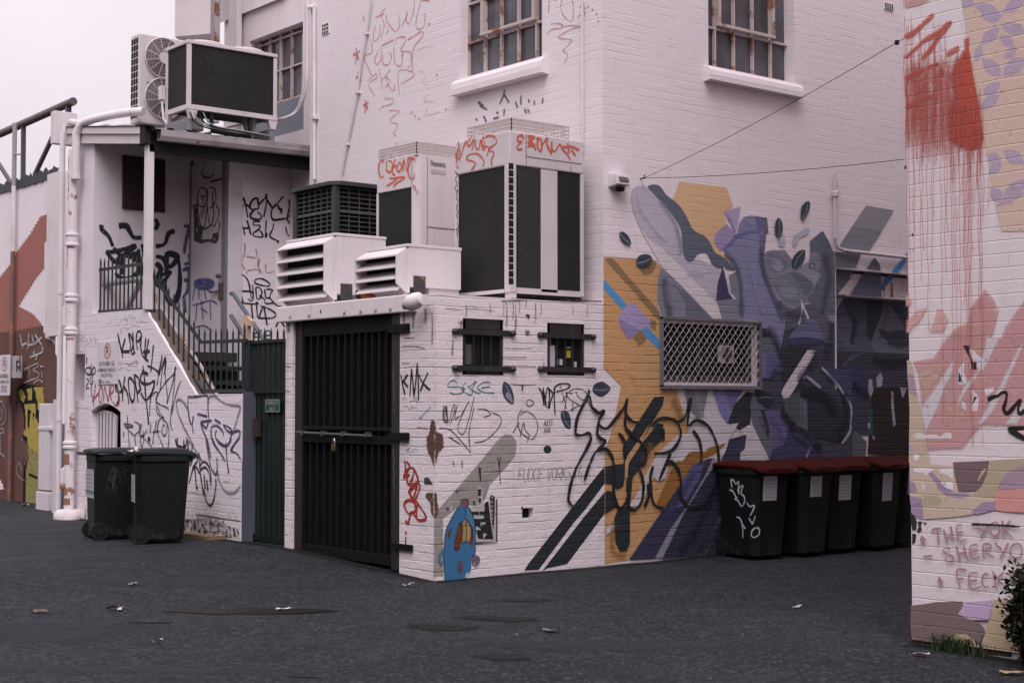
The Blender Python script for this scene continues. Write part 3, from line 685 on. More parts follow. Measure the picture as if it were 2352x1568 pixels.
mb = MB(); q0 = (YR + .06, ZP - .01); q1 = (onX(450, 905, AX).y, ZW); n_ = Vector((0, -(q0[1] - q1[1]), q0[0] - q1[0])).normalized() * .004      # sloping coping worn to brown
rnd = random.Random(2); rows = []
for k in range(25):
    t = k / 24; b = Vector((AX, q0[0] + (q1[0] - q0[0]) * t, q0[1] + (q1[1] - q0[1]) * t)) + n_; rows.append([b + Vector((.022 + .022 * rnd.random(), 0, 0)), b + Vector((.217, 0, 0))])
mb.grid(rows); mb.build('worn_coping', plain('worn brown coping', (.15, .115, .10), .9, var=.35, scale=6), stair, fix=False)
mb = MB(); mb.box(AX + .222, XD, YD - .25, YB, ZL - .12, ZL); mb.build('landing', plain('dark painted concrete', (.035, .034, .036), .8), stair)
for i in range(9):
    y1 = YD - .25 - i * .27; z1 = ZL - (i + 1) * .185
    mb = MB(); mb.box(AX + .223, XD, y1 - .27, y1 - .003, z1 - .05, z1); mb.box(AX + .223, XD, y1 - .02, y1 - .004, z1 - .185, z1 - .052)
    mb.build('step', plain('black stair steel', (.030, .031, .034), .6), stair)
mb = MB(); mb.box(XD, MX2, YD - 2.8, YD - .001, .1, .2); mb.build('passage_floor', m_dark, stair)
# roof: ribbed sheet, timber fascia, gutter, post
mb = MB(); n = 120; x0, x1 = AX - .10, MX2 - .003
def rtop(y): return rp(y) + .17
prof = lambda i: (lambda t: .028 if t < .35 else 0.0)(((i / n) * 9.5) % 1.0)
mb.grid([[(x0 + (x1 - x0) * i / n, y, rtop(y) + prof(i)) for i in range(n + 1)] for y in (YR - .16, YA + .12)])
mb.grid([[(x0 + (x1 - x0) * i / n, y, rtop(y) + prof(i) - .006) for i in range(n + 1)] for y in (YR - .16, YA + .12)])
rf = mb.build('roof', metal_paint('grimy roof sheet', (.20, .18, .19), .6, .5), stair)
mb = MB(); mb.prism([(AX - .06, YR + .02, rp(YR) - .02), (AX - .06, YA + .05, rp(YA) - .02), (AX - .06, YA + .05, rp(YA) + .175), (AX - .06, YR + .02, rp(YR) + .165)], (.05, 0, 0))
mb.prism([(AX - .085, YR + .02, rp(YR) + .10), (AX - .085, YA + .05, rp(YA) + .11), (AX - .085, YA + .05, rp(YA) + .20), (AX - .085, YR + .02, rp(YR) + .19)], (.024, 0, 0))
mb.build('fascia_board', white_wall('flaking white timber', (.70, .63, .66), None, amount=.4, streak=.3, mort=0, dirt=(.16, .12, .11)), stair)
mb = MB(); mb.box(AX - .005, MX2 - .01, YR - .02, YR + .04, rp(YR) - .12, rp(YR) + .1)
for i in range(5):
    x = AX + .2 + i * .42; mb.prism([(x, YR - .05, rp(YR) + .02), (x, YB, rp(YB) + .02), (x, YB, rp(YB) + .15), (x, YR - .05, rp(YR) + .15)], (.045, 0, 0))
mb.build('rafters', m_dark, stair)
gut = MB(); zg = onY(600, 335, YR - .12).z; ztl = zg + .075
gp = [(-.01, .075), (-.01, -.04), (-.05, -.06), (-.10, -.05), (-.125, .0), (-.13, .08), (-.118, .08), (-.11, 0.0), (-.09, -.04), (-.05, -.048), (-.02, -.03), (-.02, .075)]
rows = [[(x, YR - .03 + a, zg + b + dz) for a, b in gp] for x, dz in ((AX + .08, -.035), (MX2 - .03, 0))]
gut.grid(rows, 0, True, True); gut.build('gutter', metal_paint('weathered gutter', (.40, .36, .38), .55, .7, .1), stair)
mb = MB(); mb.box(AX - .03, AX + .06, YR - .02, YR + .075, ZP - .02, rp(YR) - .02); mb.build('post', m_pvc, stair, bevel=.006)
mb = MB(); mb.box(AX - .09, AX - .01, YR - .06, YR + .08, rp(YR) - .03, rp(YR) + .20)
mb.build('rotten_corner', plain('black rotten timber', (.03, .026, .025), .9, var=.5, scale=14), stair)
# door, board, corner channel
dz1 = onX(480, 372, XD).z; dy0 = onX(443, 600, XD).y; dy1 = onX(515, 600, XD).y
mb = MB(); mb.box(XD - .03, XD - .004, dy1, dy0, ZL + .02, dz1); dr = mb.build('door', white_wall('dirty white door', (.62, .56, .60), None, amount=.35, streak=.5, mort=0, dirt=(.22, .2, .22)), stair)
mb = MB(); q = fX('T2', 510, 10, XD - .05); mb.lathe((XD - .075, q.y, q.z), [(.001, -.035), (.03, -.02), (.035, 0), (.03, .02), (.001, .035)], 12)
q0, q1 = fX('T2', 500, 90, XD - .05), fX('T2', 550, 280, XD - .05); mb.box(XD - .06, XD - .031, q1.y, q0.y, q1.z, q0.z); mb.bar((XD - .07, q0.y, (q0.z + q1.z) / 2), (XD - .07, q0.y + .22, (q0.z + q1.z) / 2), .022)
mb.build('handle', plain('dull lock metal', (.12, .12, .12), .4, .6), dr)
mb = MB(); mb.box(XD - .05, XD - .002, YD + .002, dy1 - .01, ZL, dz1 + .06); mb.box(XD - .04, XD - .002, dy0 + .005, dy0 + .07, ZL, dz1 + .06); mb.build('door_frame', plain('grey door frame', (.22, .21, .23), .6), stair)
ctop = fX('T', 635, 440, XD).z
mb = MB(); mb.box(XD - .02, XD + .19, YD - .022, YD - .002, ZL - .6, ctop); mb.build('corner_channel', metal_paint('white corner channel', (.66, .60, .64), .5, .5, dcol=(.2, .2, .22)), stair, bevel=.004)
bx0, bx1 = onY(*v('S1', 912, 700), YB - .02).x, onY(*v('S1', 1442, 700), YB - .02).x
bz1, bz0 = onY(*v('S1', 1200, 410), YB - .02).z, onY(*v('S1', 1200, 1078), YB - .02).z
mb = MB(); mb.box(bx0, bx1, YB - .035, YB - .003, bz0, bz1); mb.build('board', plain('dark brown board', (.045, .027, .025), .7), stair, 'dark brown square board on the landing wall', bevel=.004)
# niche lining and the leaning slatted hatch
mb = MB(); mb.box(AX + .301, AX + .31, niche[1][0] - .05, niche[0][0] + .05, nzb - .1, nzt + .1); mb.build('niche_back', m_dark, stair)
mb = MB(); mb.box(AX + .08, AX + .14, niche[1][0], niche[1][0] + .13, nzb, nzt - .25); mb.build('niche_board', plain('dirty board', (.25, .23, .24)), stair)
mb = MB(); mb.box(AX + .17, AX + .18, min(a for a, b in arch) - .05, max(a for a, b in arch) + .05, 0, 1.9); mb.build('hatch_back', m_dark, stair)
hp = [(p.y, p.z) for p in (fX('S', x, y, AX + .07) for x, y in pairs([222, 1420, 224, 895, 260, 850, 320, 822, 400, 808, 460, 822, 520, 855, 556, 885, 535, 1420]))]
mb = MB(); mb.prism([(AX + .07, a, b) for a, b in hp], (.025, 0, 0))
ht = mb.build('hatch', metal_paint('white hatch boards', (.70, .63, .68), .6, .25), stair)
mb = MB()
for x in (278, 325, 370, 415, 455, 500):
    a = fX('S', x, 1000, AX + .07); mb.box(AX + .066, AX + .072, a.y - .006, a.y + .006, .5, fX('S', x, 835 + abs(x - 400) * .12, AX + .07).z)
mb.build('board_gaps', m_dark, ht)
mb = MB(); mb.box(AX + .002, AX + .2, YE - .012, YE - .002, -.05, ZW + .02); mb.build('end_post', metal_paint('blue-grey end post', (.085, .095, .125), .6, .3, .2), stair)

# spiked railing along the landing and steps
m_rail = metal_paint('dark green railing', (.013, .018, .0195), .5, .15, dcol=(.03, .03, .03))
RXX = AX + .09
rail = thing('spiked_railing', (RXX, YE, ZW), 'dark green spiked railing following the landing and the steps', 'railing')
pts = [(637, 95, 780), (686, 100, 772), (735, 90, 765), (784, 85, 760), (834, 80, 756), (884, 75, 752), (936, 60, 748), (987, 65, 742), (1040, 55, 738), (1093, 60, 735), (1148, 50, 735), (1200, 62, 765), (1255, 135, 855), (1313, 220, 910), (1375, 305, 1000), (1435, 380, 1095), (1493, 455, 1180), (1555, 540, 1275), (1618, 620, 1360), (1682, 700, 1440), (1745, 785, 1530), (1808, 865, 1600), (1872, 950, 1640)]
pts = [v('S2', x, a) + v('S2', x, b) for x, a, b in pts] + [v('T2', x, a) + v('T2', x, 1322) for x, a in ((341, 610), (404, 608), (467, 605), (530, 600), (597, 600), (662, 610), (727, 590), (792, 545))]
def spike(mb, top, z0, r=.011):
    mb.tube([(top.x, top.y, z0), (top.x, top.y, top.z - .07), (top.x, top.y, top.z - .06), (top.x, top.y, top.z)], [r, r, r * 1.15, .002], 6)
for (x, a, x2, b) in pts:
    t, bo = onX(x, a, RXX), onX(x, b, RXX); mb = MB(); spike(mb, t, bo.z); mb.build('bar', m_rail, rail)
P_ = lambda fr, *l: [fX(fr, x, y, RXX) for x, y in pairs(l)]
mb = MB(); path = P_('S2', 620, 250, 1140, 175, 1190, 185) + P_('T2', 300, 765, 820, 745)
for a, b in zip(path, path[1:]): mb.bar(a, b, .018, .04, (0, 0, 1))
mb.build('top_rail', m_rail, rail)
mb = MB(); path = P_('S2', 590, 775, 1160, 740, 1200, 770, 1740, 1540) + P_('T2', 300, 1320, 820, 1318)
for a, b in zip(path, path[1:]): mb.bar(a, b, .03, .04, (0, 0, 1))
mb.build('bottom_rail', m_rail, rail)
# pipe handrails
def pipe_thing(name, paths, r, mat, label, cat):
    o = None; mb = MB()
    for p in paths: mb.tube([Vector(q) for q in (spline([tuple(a) for a in p], 4) if len(p) > 2 else p)], r, 10)
    return one(mb, name, mat, label, cat, smooth=True)
HX = XD - .12
pipe_thing('handrail', [[fX('T2', x, y, HX) for x, y in pairs([640, 225, 670, 225, 850, 490, 1030, 765])], [fX('T2', x, y, HX) for x, y in pairs([640, 460, 720, 590, 1000, 1010])]], .028,
           metal_paint('blue-grey handrail', (.105, .12, .145), .4, .2), 'blue-grey pipe handrail going down beside the zig-zag black lettering', 'handrail')
HX2 = AX + .34
pipe_thing('handrail', [[fX('S2', x, y, HX2) for x, y in pairs([1235, 460, 1290, 530, 1480, 860, 1882, 1440])] + [fX('T2', 350, 1150, HX2), fX('T2', 480, 1370, HX2)]], .024,
           rusty('chipped cream handrail', (.42, .38, .38), .35), 'chipped cream handrail sloping down behind the spiked railing', 'handrail')
mb = MB(); c = fX('S2', 690, 425, AX + .2); mb.tube([c, fX('S2', 1185, 360, AX + .2)], .04, 12); mb.tube([fX('S2', 1150, 385, AX + .25), fX('S2', 960, 740, AX + .25)], .035, 12)
mb.tube([c + Vector((-.03, .01, 0)), c + Vector((.02, -.02, 0))], .10, 14)
one(mb, 'pipe_brace', metal_paint('pale grey pipe', (.42, .40, .43), .5, .3), 'pale grey pipe brace with a round flange behind the landing railing', 'pipe', smooth=True)

# ================================================================== green emergency exit gate
m_green = metal_paint('dark green sheet', (.0058, .0115, .0118), .55, .2, dcol=(.03, .035, .035))
EX = AX + .16
egate = thing('exit_gate', (EX, YSH, 0), 'dark green ribbed emergency exit gate topped with spikes', 'gate')
ez = lambda y, x=1050: fX('T2', x, y, EX).z
ey = lambda x: fX('T2', x, 1000, EX).y
y0, y1 = ey(1262) - .12, ey(885)
mb = MB(); n = 44; zt, zb = ez(755), gz(0, 14) + .03
rib = lambda i: .016 * (1 if (i % 6) < 2 else 0)
mb.grid([[(EX - rib(i), y0 + (y1 - y0) * i / n, z) for i in range(n + 1)] for z in (zb, zt)]); mb.grid([[(EX + .02, y0, z), (EX + .02, y1, z)] for z in (zb, zt)])
mb.build('ribbed_panel', m_green, egate)
for a, b, c, d in ((EX - .03, EX + .03, zt - .02, zt + .015), (EX - .035, EX - .014, ez(1342), ez(1325)), (EX - .03, EX + .03, zb - .02, zb + .05)):
    mb = MB(); mb.box(a, b, y0, y1, c, d); mb.build('rail', m_green, egate)
for x in (897, 955, 1022, 1097, 1170, 1242):
    mb = MB(); t = fX('T2', x, 600, EX); spike(mb, t, zt); mb.build('spike', m_rail, egate)
mb = MB(); pp = (ey(880), ey(803)); mb.box(EX - .05, EX + .03, pp[0], pp[1], 0, ez(745, 830)); mb.build('gate_post', metal_paint('green-grey post', (.022, .034, .040), .5, .3, dcol=(.05, .05, .055)), egate, bevel=.004)
mb = MB(); mb.box(EX - .06, EX - .036, ey(882) + .005, ey(805) - .01, .55, .85); q = fX('K', 222, 965, EX - .06); q2 = fX('K', 222, 1100, EX - .06); mb = MB(); mb.box(EX - .065, EX - .02, q.y - .06, q.y + .04, q2.z, q.z); mb.build('lock_box', plain('rust-stained lock box', (.055, .036, .027), .8, var=.4), egate)
p, q = fX('K', 300, 822, EX - .04), fX('K', 407, 920, EX - .04)
sg = thing('exit_sign', (EX - .04, q.y, q.z), 'small green EMERGENCY EXIT sign on the dark green gate', 'sign')
mb = MB(); mb.box(EX - .042, EX - .036, q.y, p.y, q.z, p.z); mb.build('plate', plain('sign green', (.012, .065, .052), .5), sg)
w_ = plain('faded sign white', (.34, .38, .36), .6, var=.1)
S_ = Paint('X', EX - .042, .002); W = p.y - q.y; Hh = p.z - q.z
text_ab(S_, 'EMERGENCY', p.y - W * .05, q.z + Hh * .58, W * .092, Hh * .27, w_, W * .022, .28, -1)
text_ab(S_, 'EXIT', p.y - W * .30, q.z + Hh * .12, W * .092, Hh * .27, w_, W * .022, .28, -1)
for l in ([(p.y - .008, q.z + .008), (q.y + .008, q.z + .008)], [(p.y - .008, p.z - .008), (q.y + .008, p.z - .008)], [(p.y - .008, q.z + .008), (p.y - .008, p.z - .008)], [(q.y + .008, q.z + .008), (q.y + .008, p.z - .008)]): S_.raw(l, .006, w_)
S_.build('lettering', sg)
c = fX('T2', 830, 745, EX - .01); c1 = fX('T2', 830, 458, EX - .01); mb = MB(); mb.box(EX - .045, EX + .02, ey(845), ey(806), c.z - .02, c1.z); mb.prism([(EX - .03, ey(845), fX('T2', 840, 478, EX).z), (EX - .03, ey(888), fX('T2', 880, 522, EX).z), (EX - .03, ey(886), fX('T2', 880, 580, EX).z), (EX - .03, ey(845), fX('T2', 840, 580, EX).z)], (.04, 0, 0))
one(mb, 'timber_offcut', plain('raw pine', (.62, .44, .33), .7, var=.15), 'pale raw timber offcut standing on the green gate post', 'timber')
# wooden tray on the ground beside the bins
p0, p1, p2, p3 = ground_at(345, 1222), ground_at(506, 1231), ground_at(440, 1243), ground_at(345, 1232)
c = ground_at(*v('N', 1700, 1235)); tr = thing('wooden_tray', (c.x, c.y, c.z), 'flat wooden tray lying on the asphalt beside the dark green bins', 'tray')
m_tray = plain('weathered plywood', (.24, .155, .10), .8, var=.3, scale=5)
mb = MB(); L, Wd = .55, .17
mb.box(c.x - Wd, c.x + Wd, c.y - L, c.y + L, c.z + .022, c.z + .034); mb.build('board', m_tray, tr)
mb = MB()
for s1 in (-1, 1): mb.box(c.x + s1 * Wd - .012, c.x + s1 * Wd + .012, c.y - L, c.y + L, c.z, c.z + .045); mb.box(c.x - Wd + .012, c.x + Wd - .012, c.y + s1 * L - .012, c.y + s1 * L + .012, c.z, c.z + .045)
mb.build('edge', m_tray, tr)

# ================================================================== drainpipes on the corner of the stair block
m_iron = rusty('white cast iron', (.74, .67, .70), .10)
def pxr(p, w): return w / Q * depth(p) / FPX
X1 = AX - .12
c0 = onX(158, 1180, X1); yv = c0.y
zf = lambda fr, y, x=500: fX(fr, x, y, X1).z
drain = thing('drainpipe', (X1, yv, gz(0, yv)), 'fat white cast iron drainpipe with collars and rust streaks on a concrete base', 'pipe')
mb = MB(); mb.lathe((X1, yv, 0), [(.066, gz(0, yv) + .02), (.066, zf('H', 560)), (.066, zf('H', 470))], 18); mb.lathe((X1, yv, 0), [(.062, zf('H', 480)), (.062, 5.0)], 18); mb.build('pipe', m_iron, drain, smooth=True)
zl = lambda y: zf('L', y)
for a, b in ((zf('H', 570), zf('H', 475)), (zf('H', 1000), zf('H', 945)), (zf('H', 1255), zf('H', 1205)), (zl(1000), zl(950))):
    mb = MB(); mb.lathe((X1, yv, 0), [(.066, a - .01), (.090, a), (.093, a + .025), (.080, a + .04), (.080, b - .04), (.093, b - .025), (.090, b), (.066, b + .01)], 20); mb.build('collar', m_iron, drain, smooth=True)
for a, b in ((zf('H', 1190), zf('H', 1040)), (zl(1300), zl(1150))):
    mb = MB(); mb.box(X1 - .09, X1 - .02, yv + .045, yv + .11, a, b); mb.lathe((X1 - .03, yv + .08, a), [(.028, -.02), (.028, b - a + .02)], 8); mb.build('access_cover', m_iron, drain, bevel=.008)
m_rst = rusty('rust patch', (.16, .07, .04), .9); mb = MB()
for fr, a, b, w0, k in (('L', 205, 190, 1.0, 0), ('L', 1120, 1040, .7, .4), ('L', 1415, 1365, .8, 0), ('H', 590, 570, .9, 0)):
    za, zb_ = zf(fr, a), zf(fr, b)
    mb.grid([[(X1 + .0672 * math.cos(t), yv + .0672 * math.sin(t), z) for t in (math.pi * (1.0 + (j / 8 - .45) * w0 + k * .1 * math.sin(9 * z + j)) for j in range(9))] for z in (za, (za + zb_) / 2, zb_)])
mb.build('rust_patch', m_rst, drain)
mb = MB()
for z0, z1 in ((zf('L', 330), zf('L', 200)), (zf('H', 740), zf('H', 590)), (zf('Z1', 1400), zf('Z1', 1100))):
    mb.grid([[(X1 - .0675 * math.cos(t), yv - .0675 * math.sin(t), z) for t in (-.1, .08, .25)] for z in (z0, z1)])
mb.build('rust_streak', paint((.40, .19, .10), None, wear=1.0), drain)
mb = MB(); g = gz(0, yv); mb.lathe((X1, yv, g - .03), [(.185, 0), (.19, .05), (.175, .11), (.14, .145), (.07, .155)], 20)
for p in mb.v: p += Vector((mnoise.noise(p * 6) * .03, mnoise.noise(p * 6 + Vector((5, 0, 0))) * .03, mnoise.noise(p * 9) * .015))
mb.build('base', white_wall('chipped white concrete', (.66, .58, .60), None, amount=.5, streak=0, mort=0, dirt=(.08, .07, .06)), drain, smooth=True)
ys = onX(138, 800, X1).y
mb = MB(); mb.tube([(X1, ys, gz(0, ys)), (X1, ys, 5.25), (X1 + .03, ys - .03, 5.42)], .038, 14)
for z in (1.4, 3.1): mb.tube([(X1, ys, z), (X1, ys, z + .05)], .045, 14)
sl = one(mb, 'drainpipe', m_pvc, 'slim white drainpipe left of the fat cast iron one', 'pipe', smooth=True)
# big roof pipe that bends down into the drain, and a second one lying on the roof
za = onX(290, 262, AX + .2)
mb = MB(); path = [Vector((X1, yv - .09, 4.62)), Vector((X1, yv - .09, 5.05)), Vector((X1, yv - .1, 5.20)), Vector((X1 + .03, yv - .17, 5.31)), Vector((X1 + .08, yv - .32, 5.36)), onX(250, 266, AX + .1), onX(300, 258, AX + .25), onX(330, 256, AX + .35)]
mb.tube([Vector(a) for a in spline([tuple(q) for q in path], 5)], .056, 14); mb.tube([(X1, yv - .09, 4.60), (X1, yv - .09, 4.66)], .066, 14)
one(mb, 'roof_pipe', m_pvc, 'thick white pipe lying across the porch roof and bending down over its edge', 'pipe', smooth=True)
mb = MB(); mb.tube([onX(165, 282, AX + .15), onX(278, 300, AX + .15)], .055, 14); mb.tube([onX(270, 290, AX + .3), onX(330, 300, AX + .3)], .05, 12)
one(mb, 'roof_pipe', m_pvc, 'short white pipe lying on the porch roof below the thick one', 'pipe', smooth=True)
# ================================================================== rooftop machines
m_ac = metal_paint('off white unit casing', (.64, .575, .59), .45, .22)
m_ac2 = metal_paint('cool white cowl', (.72, .66, .69), .4, .18)
def coil_mat(name, c0, c1, kind):
    s = NT(name); p = s.pos(); sep = s.n('ShaderNodeSeparateXYZ', {0: p}); u = s.math('ADD', sep.outputs[0], sep.outputs[1]); z = sep.outputs[2]
    if kind == 'diamond':
        a = s.math('SINE', s.math('MULTIPLY', s.math('ADD', u, z), 150.)); b = s.math('SINE', s.math('MULTIPLY', s.math('SUBTRACT', u, z), 150.)); h = s.math('MAXIMUM', a, b)
    else: h = s.math('MULTIPLY', s.math('SINE', s.math('MULTIPLY', u, 420.)), s.math('SINE', s.math('MULTIPLY', z, 300.)))
    c = s.mix(s.ramp(h, .2 if kind != 'diamond' else .75, 1.0), c0, c1)
    c = s.mix(s.math('MULTIPLY', s.ramp(s.noise(p, 3, 5, .6), .45, .8), .5), c, tuple(x * 1.9 + .01 for x in c0))
    c = s.mix(s.math('MULTIPLY', s.ramp(s.noise(p, 48, 3, .7), .655, .70), .8), c, (.20, .19, .20))
    return s.done(c, .6, normal=s.bump(h, .5, .004), spec=.25)
m_coil = coil_mat('dark condenser fins', (.011, .011, .0125), (.034, .033, .035), 'fin')
m_mesh = coil_mat('diamond guard', (.016, .016, .017), (.075, .072, .074), 'diamond')
m_wire = plain('white guard wire', (.60, .53, .52), .5)
def guard(mb, x0, x1, y0, y1, z0, z1):
    r = .0056
    for k in range(5):
        z = z0 + (z1 - z0) * k / 4
        for a, b in (((x0, y0), (x1, y0)), ((x1, y0), (x1, y1)), ((x1, y1), (x0, y1)), ((x0, y1), (x0, y0))): mb.bar((*a, z), (*b, z), r * 2)
    nx = int((x1 - x0) / .045); ny = int((y1 - y0) / .045)
    for i in range(nx + 1):
        x = x0 + (x1 - x0) * i / nx; mb.bar((x, y0, z0), (x, y0, z1), r * 1.6); mb.bar((x, y0, z1), (x, y1, z1), r * 1.6)
    for i in range(ny + 1):
        y = y0 + (y1 - y0) * i / ny; mb.bar((x0, y, z0), (x0, y, z1), r * 1.6); mb.bar((x0, y, z1), (x1, y, z1), r * 1.6)
# --- the tallest unit at the corner
ay = BY + .10; cpt = onY(1171, 683, ay); ax0 = cpt.x; zr = ZTOP + .015
ax1 = onY(1340, 600, ay).x; ay1 = onX(1046, 600, ax0).y
za = lambda y: fX('U', 1290, y, ax0).z
ztop = za(212)
ac = thing('air_conditioner', (ax0, ay, zr), 'tallest condenser on the shed roof, a strip of square holes up its corner', 'air conditioner', 'condensers on the shed roof')
zb0 = za(1325)
mb = MB(); mb.box(ax0 + .012, ax1 - .012, ay + .012, ay1 - .012, zb0 + .02, za(440)); mb.box(ax0 + .05, ax1 - .03, ay + .03, ay1 - .05, zr + .02, zb0 + .02); mb.build('coil', m_coil, ac)
mb = MB(); mb.box(ax0 - .004, ax1 + .004, ay - .004, ay1 + .004, za(450), ztop); mb.build('top_panel', m_ac, ac, bevel=.012)
ux = lambda x: fY('U', x, 900, ay).x
uy = lambda x: fX('U', x, 900, ax0).y
mb = MB(); mb.box(ux(1400) - .004, ux(1400) + .004, ay - .008, ay, za(445), za(230)); mb.box(ux(1400), ax1 - .03, ay - .009, ay - .002, fY('U', 1500, 405, ay).z - .005, fY('U', 1500, 405, ay).z); mb.box(ux(1712) - .003, ux(1712) + .003, ay - .009, ay - .002, za(445), za(405)); mb.build('seam', plain('panel seam', (.25, .23, .24)), ac)
mb = MB(); mb.box(ux(1505), ux(1618), ay - .006, ay + .02, zb0, za(455)); mb.build('cover_plate', m_ac, ac, bevel=.003)
mb = MB(); mb.box(ux(1345), ux(1505), ay + .004, ay + .010, zb0 + .03, za(450)); mb.build('guard_mesh', m_mesh, ac)
mb = MB(); mb.box(ax0 - .012, ux(1330), ay - .012, ay + .02, zb0 - .02, za(448)); mb.box(ax0 - .012, ax0 + .02, ay + .021, uy(1255), zb0 - .02, za(448)); mb.build('corner_post', m_ac, ac, bevel=.008)
mb = MB()
for i in range(17):
    z = za(462) + (za(1262) - za(462)) * i / 16; q = ux(1275); q2 = ux(1308); mb.box(q, q2, ay - .0145, ay - .011, z - .03, z + .03)
mb.build('square_hole', m_black, ac, bevel=.006)
mb = MB(); mb.box(ax1 - .035, ax1 + .004, ay - .006, ay + .03, zb0 - .02, za(455)); mb.build('edge_post', m_ac, ac, bevel=.004); mb = MB(); mb.box(ax0 - .006, ax0 + .03, ay1 - .04, ay1 + .004, zb0 - .02, za(455)); mb.build('edge_post', m_ac, ac, bevel=.004)
mb = MB(); mb.box(ux(1333), ax1 - .036, ay - .006, ay + .03, zb0 - .025, zb0 + .03); mb.box(ax0 - .006, ax0 + .03, uy(1250), ay1 - .041, zb0 - .02, zb0 + .015); mb.build('base_rail', m_ac, ac)
for x, y in ((ax0 + .05, ay + .05), (ax1 - .06, ay + .05), (ax0 + .05, ay1 - .07)):
    mb = MB(); mb.box(x - .045, x + .03, y - .055, y + .03, zr, zb0 - .021); mb.build('foot', m_ac if x < ax0 + .1 else m_dark, ac)
mb = MB(); guard(mb, ax0 + .11, ax1 - .10, ay + .11, ay1 - .06, ztop, ztop + .15); mb.build('wire_guard', m_wire, ac)
# --- the middle unit
bx = MX - .98; byc = onX(957, 500, bx).y; by1 = onX(866, 500, bx).y; bx1 = MX - .06
zc = lambda y: fX('U', 640, y, bx).z
acm = thing('air_conditioner', (bx, byc, zr), 'condenser between the black cooler and the tallest one, its right side plain white', 'air conditioner', 'condensers on the shed roof')
zt2 = zc(372)
mb = MB(); mb.box(bx + .012, bx1, byc + .10, by1 - .012, zr + .1, zt2 - .02); mb.build('coil', m_coil, acm)
mb = MB(); q = fX('U', 608, 800, bx).y
mb.box(bx - .004, bx + .06, byc + .05, by1, zc(600), zt2)
mb.build('top_panel', m_ac, acm, bevel=.008)
mb = MB(); cr = .09; prof = [(bx - .004, q), (bx - .004, byc + cr)] + [(bx - .004 + cr - cr * math.cos(t), byc + cr - cr * math.sin(t)) for t in (k * math.pi / 12 for k in range(1, 7))] + [(bx1, byc), (bx1, byc + .03)]
mb.grid([[(a, b, z) for a, b in prof] for z in (zr + .08, zt2)]); mb.box(bx, bx1, byc + .011, by1, zt2 - .012, zt2 - .002); mb.build('side_panel', m_ac, acm, smooth=True)
mb = MB(); a = fY('U', 712, 800, byc).x; mb.box(a - .003, a + .003, byc - .004, byc + .002, zr + .1, zt2 - .03); z = fY('U', 800, 893, byc).z; mb.box(a, bx1, byc - .004, byc + .002, z - .006, z + .006); mb.build('seam', plain('panel seam', (.22, .2, .21)), acm)
mb = MB(); mb.box(bx - .006, bx + .03, by1 - .02, by1 + .003, zr + .08, zc(600)); mb.box(bx, bx + .1, byc + .02, byc + .1, zr, zr + .08); mb.box(bx, bx + .1, by1 - .1, by1 - .02, zr, zr + .08); mb.build('frame', m_ac, acm)
mb = MB(); guard(mb, bx + .02, bx1 - .05, byc + .03, by1 - .01, zt2, zt2 + .13); mb.build('wire_guard', m_wire, acm)
B_ = Paint('Y', byc, .003); mg = plain('grey badge ink', (.20, .20, .22)); q, q1 = fY('U', 738, 438, byc), fY('U', 845, 445, byc); bw = (q1.x - q.x) / 9.2
text_ab(B_, 'Panasonic', q.x, q.z - .03, bw * .9, .055, mg, .011, .32)
p, q = fY('U', 738, 482, byc), fY('U', 840, 522, byc); B_.rawpoly([(p.x, p.z), (q.x, p.z), (q.x, q.z), (p.x, q.z)], plain('label ghost', (.50, .44, .46))); B_.build('badge', acm)
# --- evaporative cooler
m_blk = metal_paint('charcoal plastic', (.040, .042, .047), .5, .3, dcol=(.10, .10, .105))
gx = MX - 1.12; gyc = onX(768, 500, gx).y; gy1 = onX(672, 500, gx).y; gx1 = MX - .12
zg_ = lambda y: fX('J', 1055, y, gx).z
ev = thing('evaporative_cooler', (gx, gyc, zr), 'black louvred evaporative cooler with a flared lid at the back of the shed roof', 'cooler', None)
t0, t1 = zg_(38), zg_(85); b0 = zr
mb = MB(); o_ = .05; c_ = .10
rows = []
for off, z in ((o_, t1 - .01), (o_, t1 + .03), (.0, t0 - .01), (-.05, t0), (-.4, t0 + .03)):
    x0_, x1_, y0_, y1_ = gx - off, gx1 + off, gyc - off, gy1 + off; k = c_ if off > -.3 else .02
    rows.append([(x0_ + k, y0_, z), (x1_ - k, y0_, z), (x1_, y0_ + k, z), (x1_, y1_ - k, z), (x1_ - k, y1_, z), (x0_ + k, y1_, z), (x0_, y1_ - k, z), (x0_, y0_ + k, z)])
mb.grid(rows, 0, True, True); mb.build('lid', m_blk, ev)
mb = MB(); mb.box(gx + .05, gx1, gyc + .05, gy1, b0 + .02, t1); mb.build('core', m_dark, ev)
mb = MB()
for x, y in ((gx, gyc), (gx1 - .07, gyc), (gx, gy1 - .07)): mb.box(x, x + .075, y, y + .075, b0, t1 - .01)
mb.box(gx, gx1, gyc, gy1, b0, b0 + .08); mb.build('post', m_blk, ev, bevel=.01)
mb = MB(); nsl = 26
for i in range(nsl):
    z = b0 + .1 + (t1 - .03 - b0 - .1) * i / (nsl - 1); big = i % 6 == 2
    w = .016 if big else .005; d = .015 if big else .025
    mb.box(gx + d, gx + .045, gyc + .076, gy1 - .071, z - w, z + w); mb.box(gx + .076, gx1 - .071, gyc + d, gyc + .045, z - w, z + w)
for k in range(1, 6):
    y = gyc + .075 + (gy1 - gyc - .15) * k / 6; x = gx + .075 + (gx1 - gx - .15) * k / 6
    mb.box(gx + .028, gx + .044, y - .005, y + .005, b0 + .09, t1 - .02); mb.box(x - .005, x + .005, gyc + .028, gyc + .044, b0 + .09, t1 - .02)
mb.build('louvres', metal_paint('dusty louvre plastic', (.075, .076, .08), .5, .5, dcol=(.2, .19, .2)), ev)
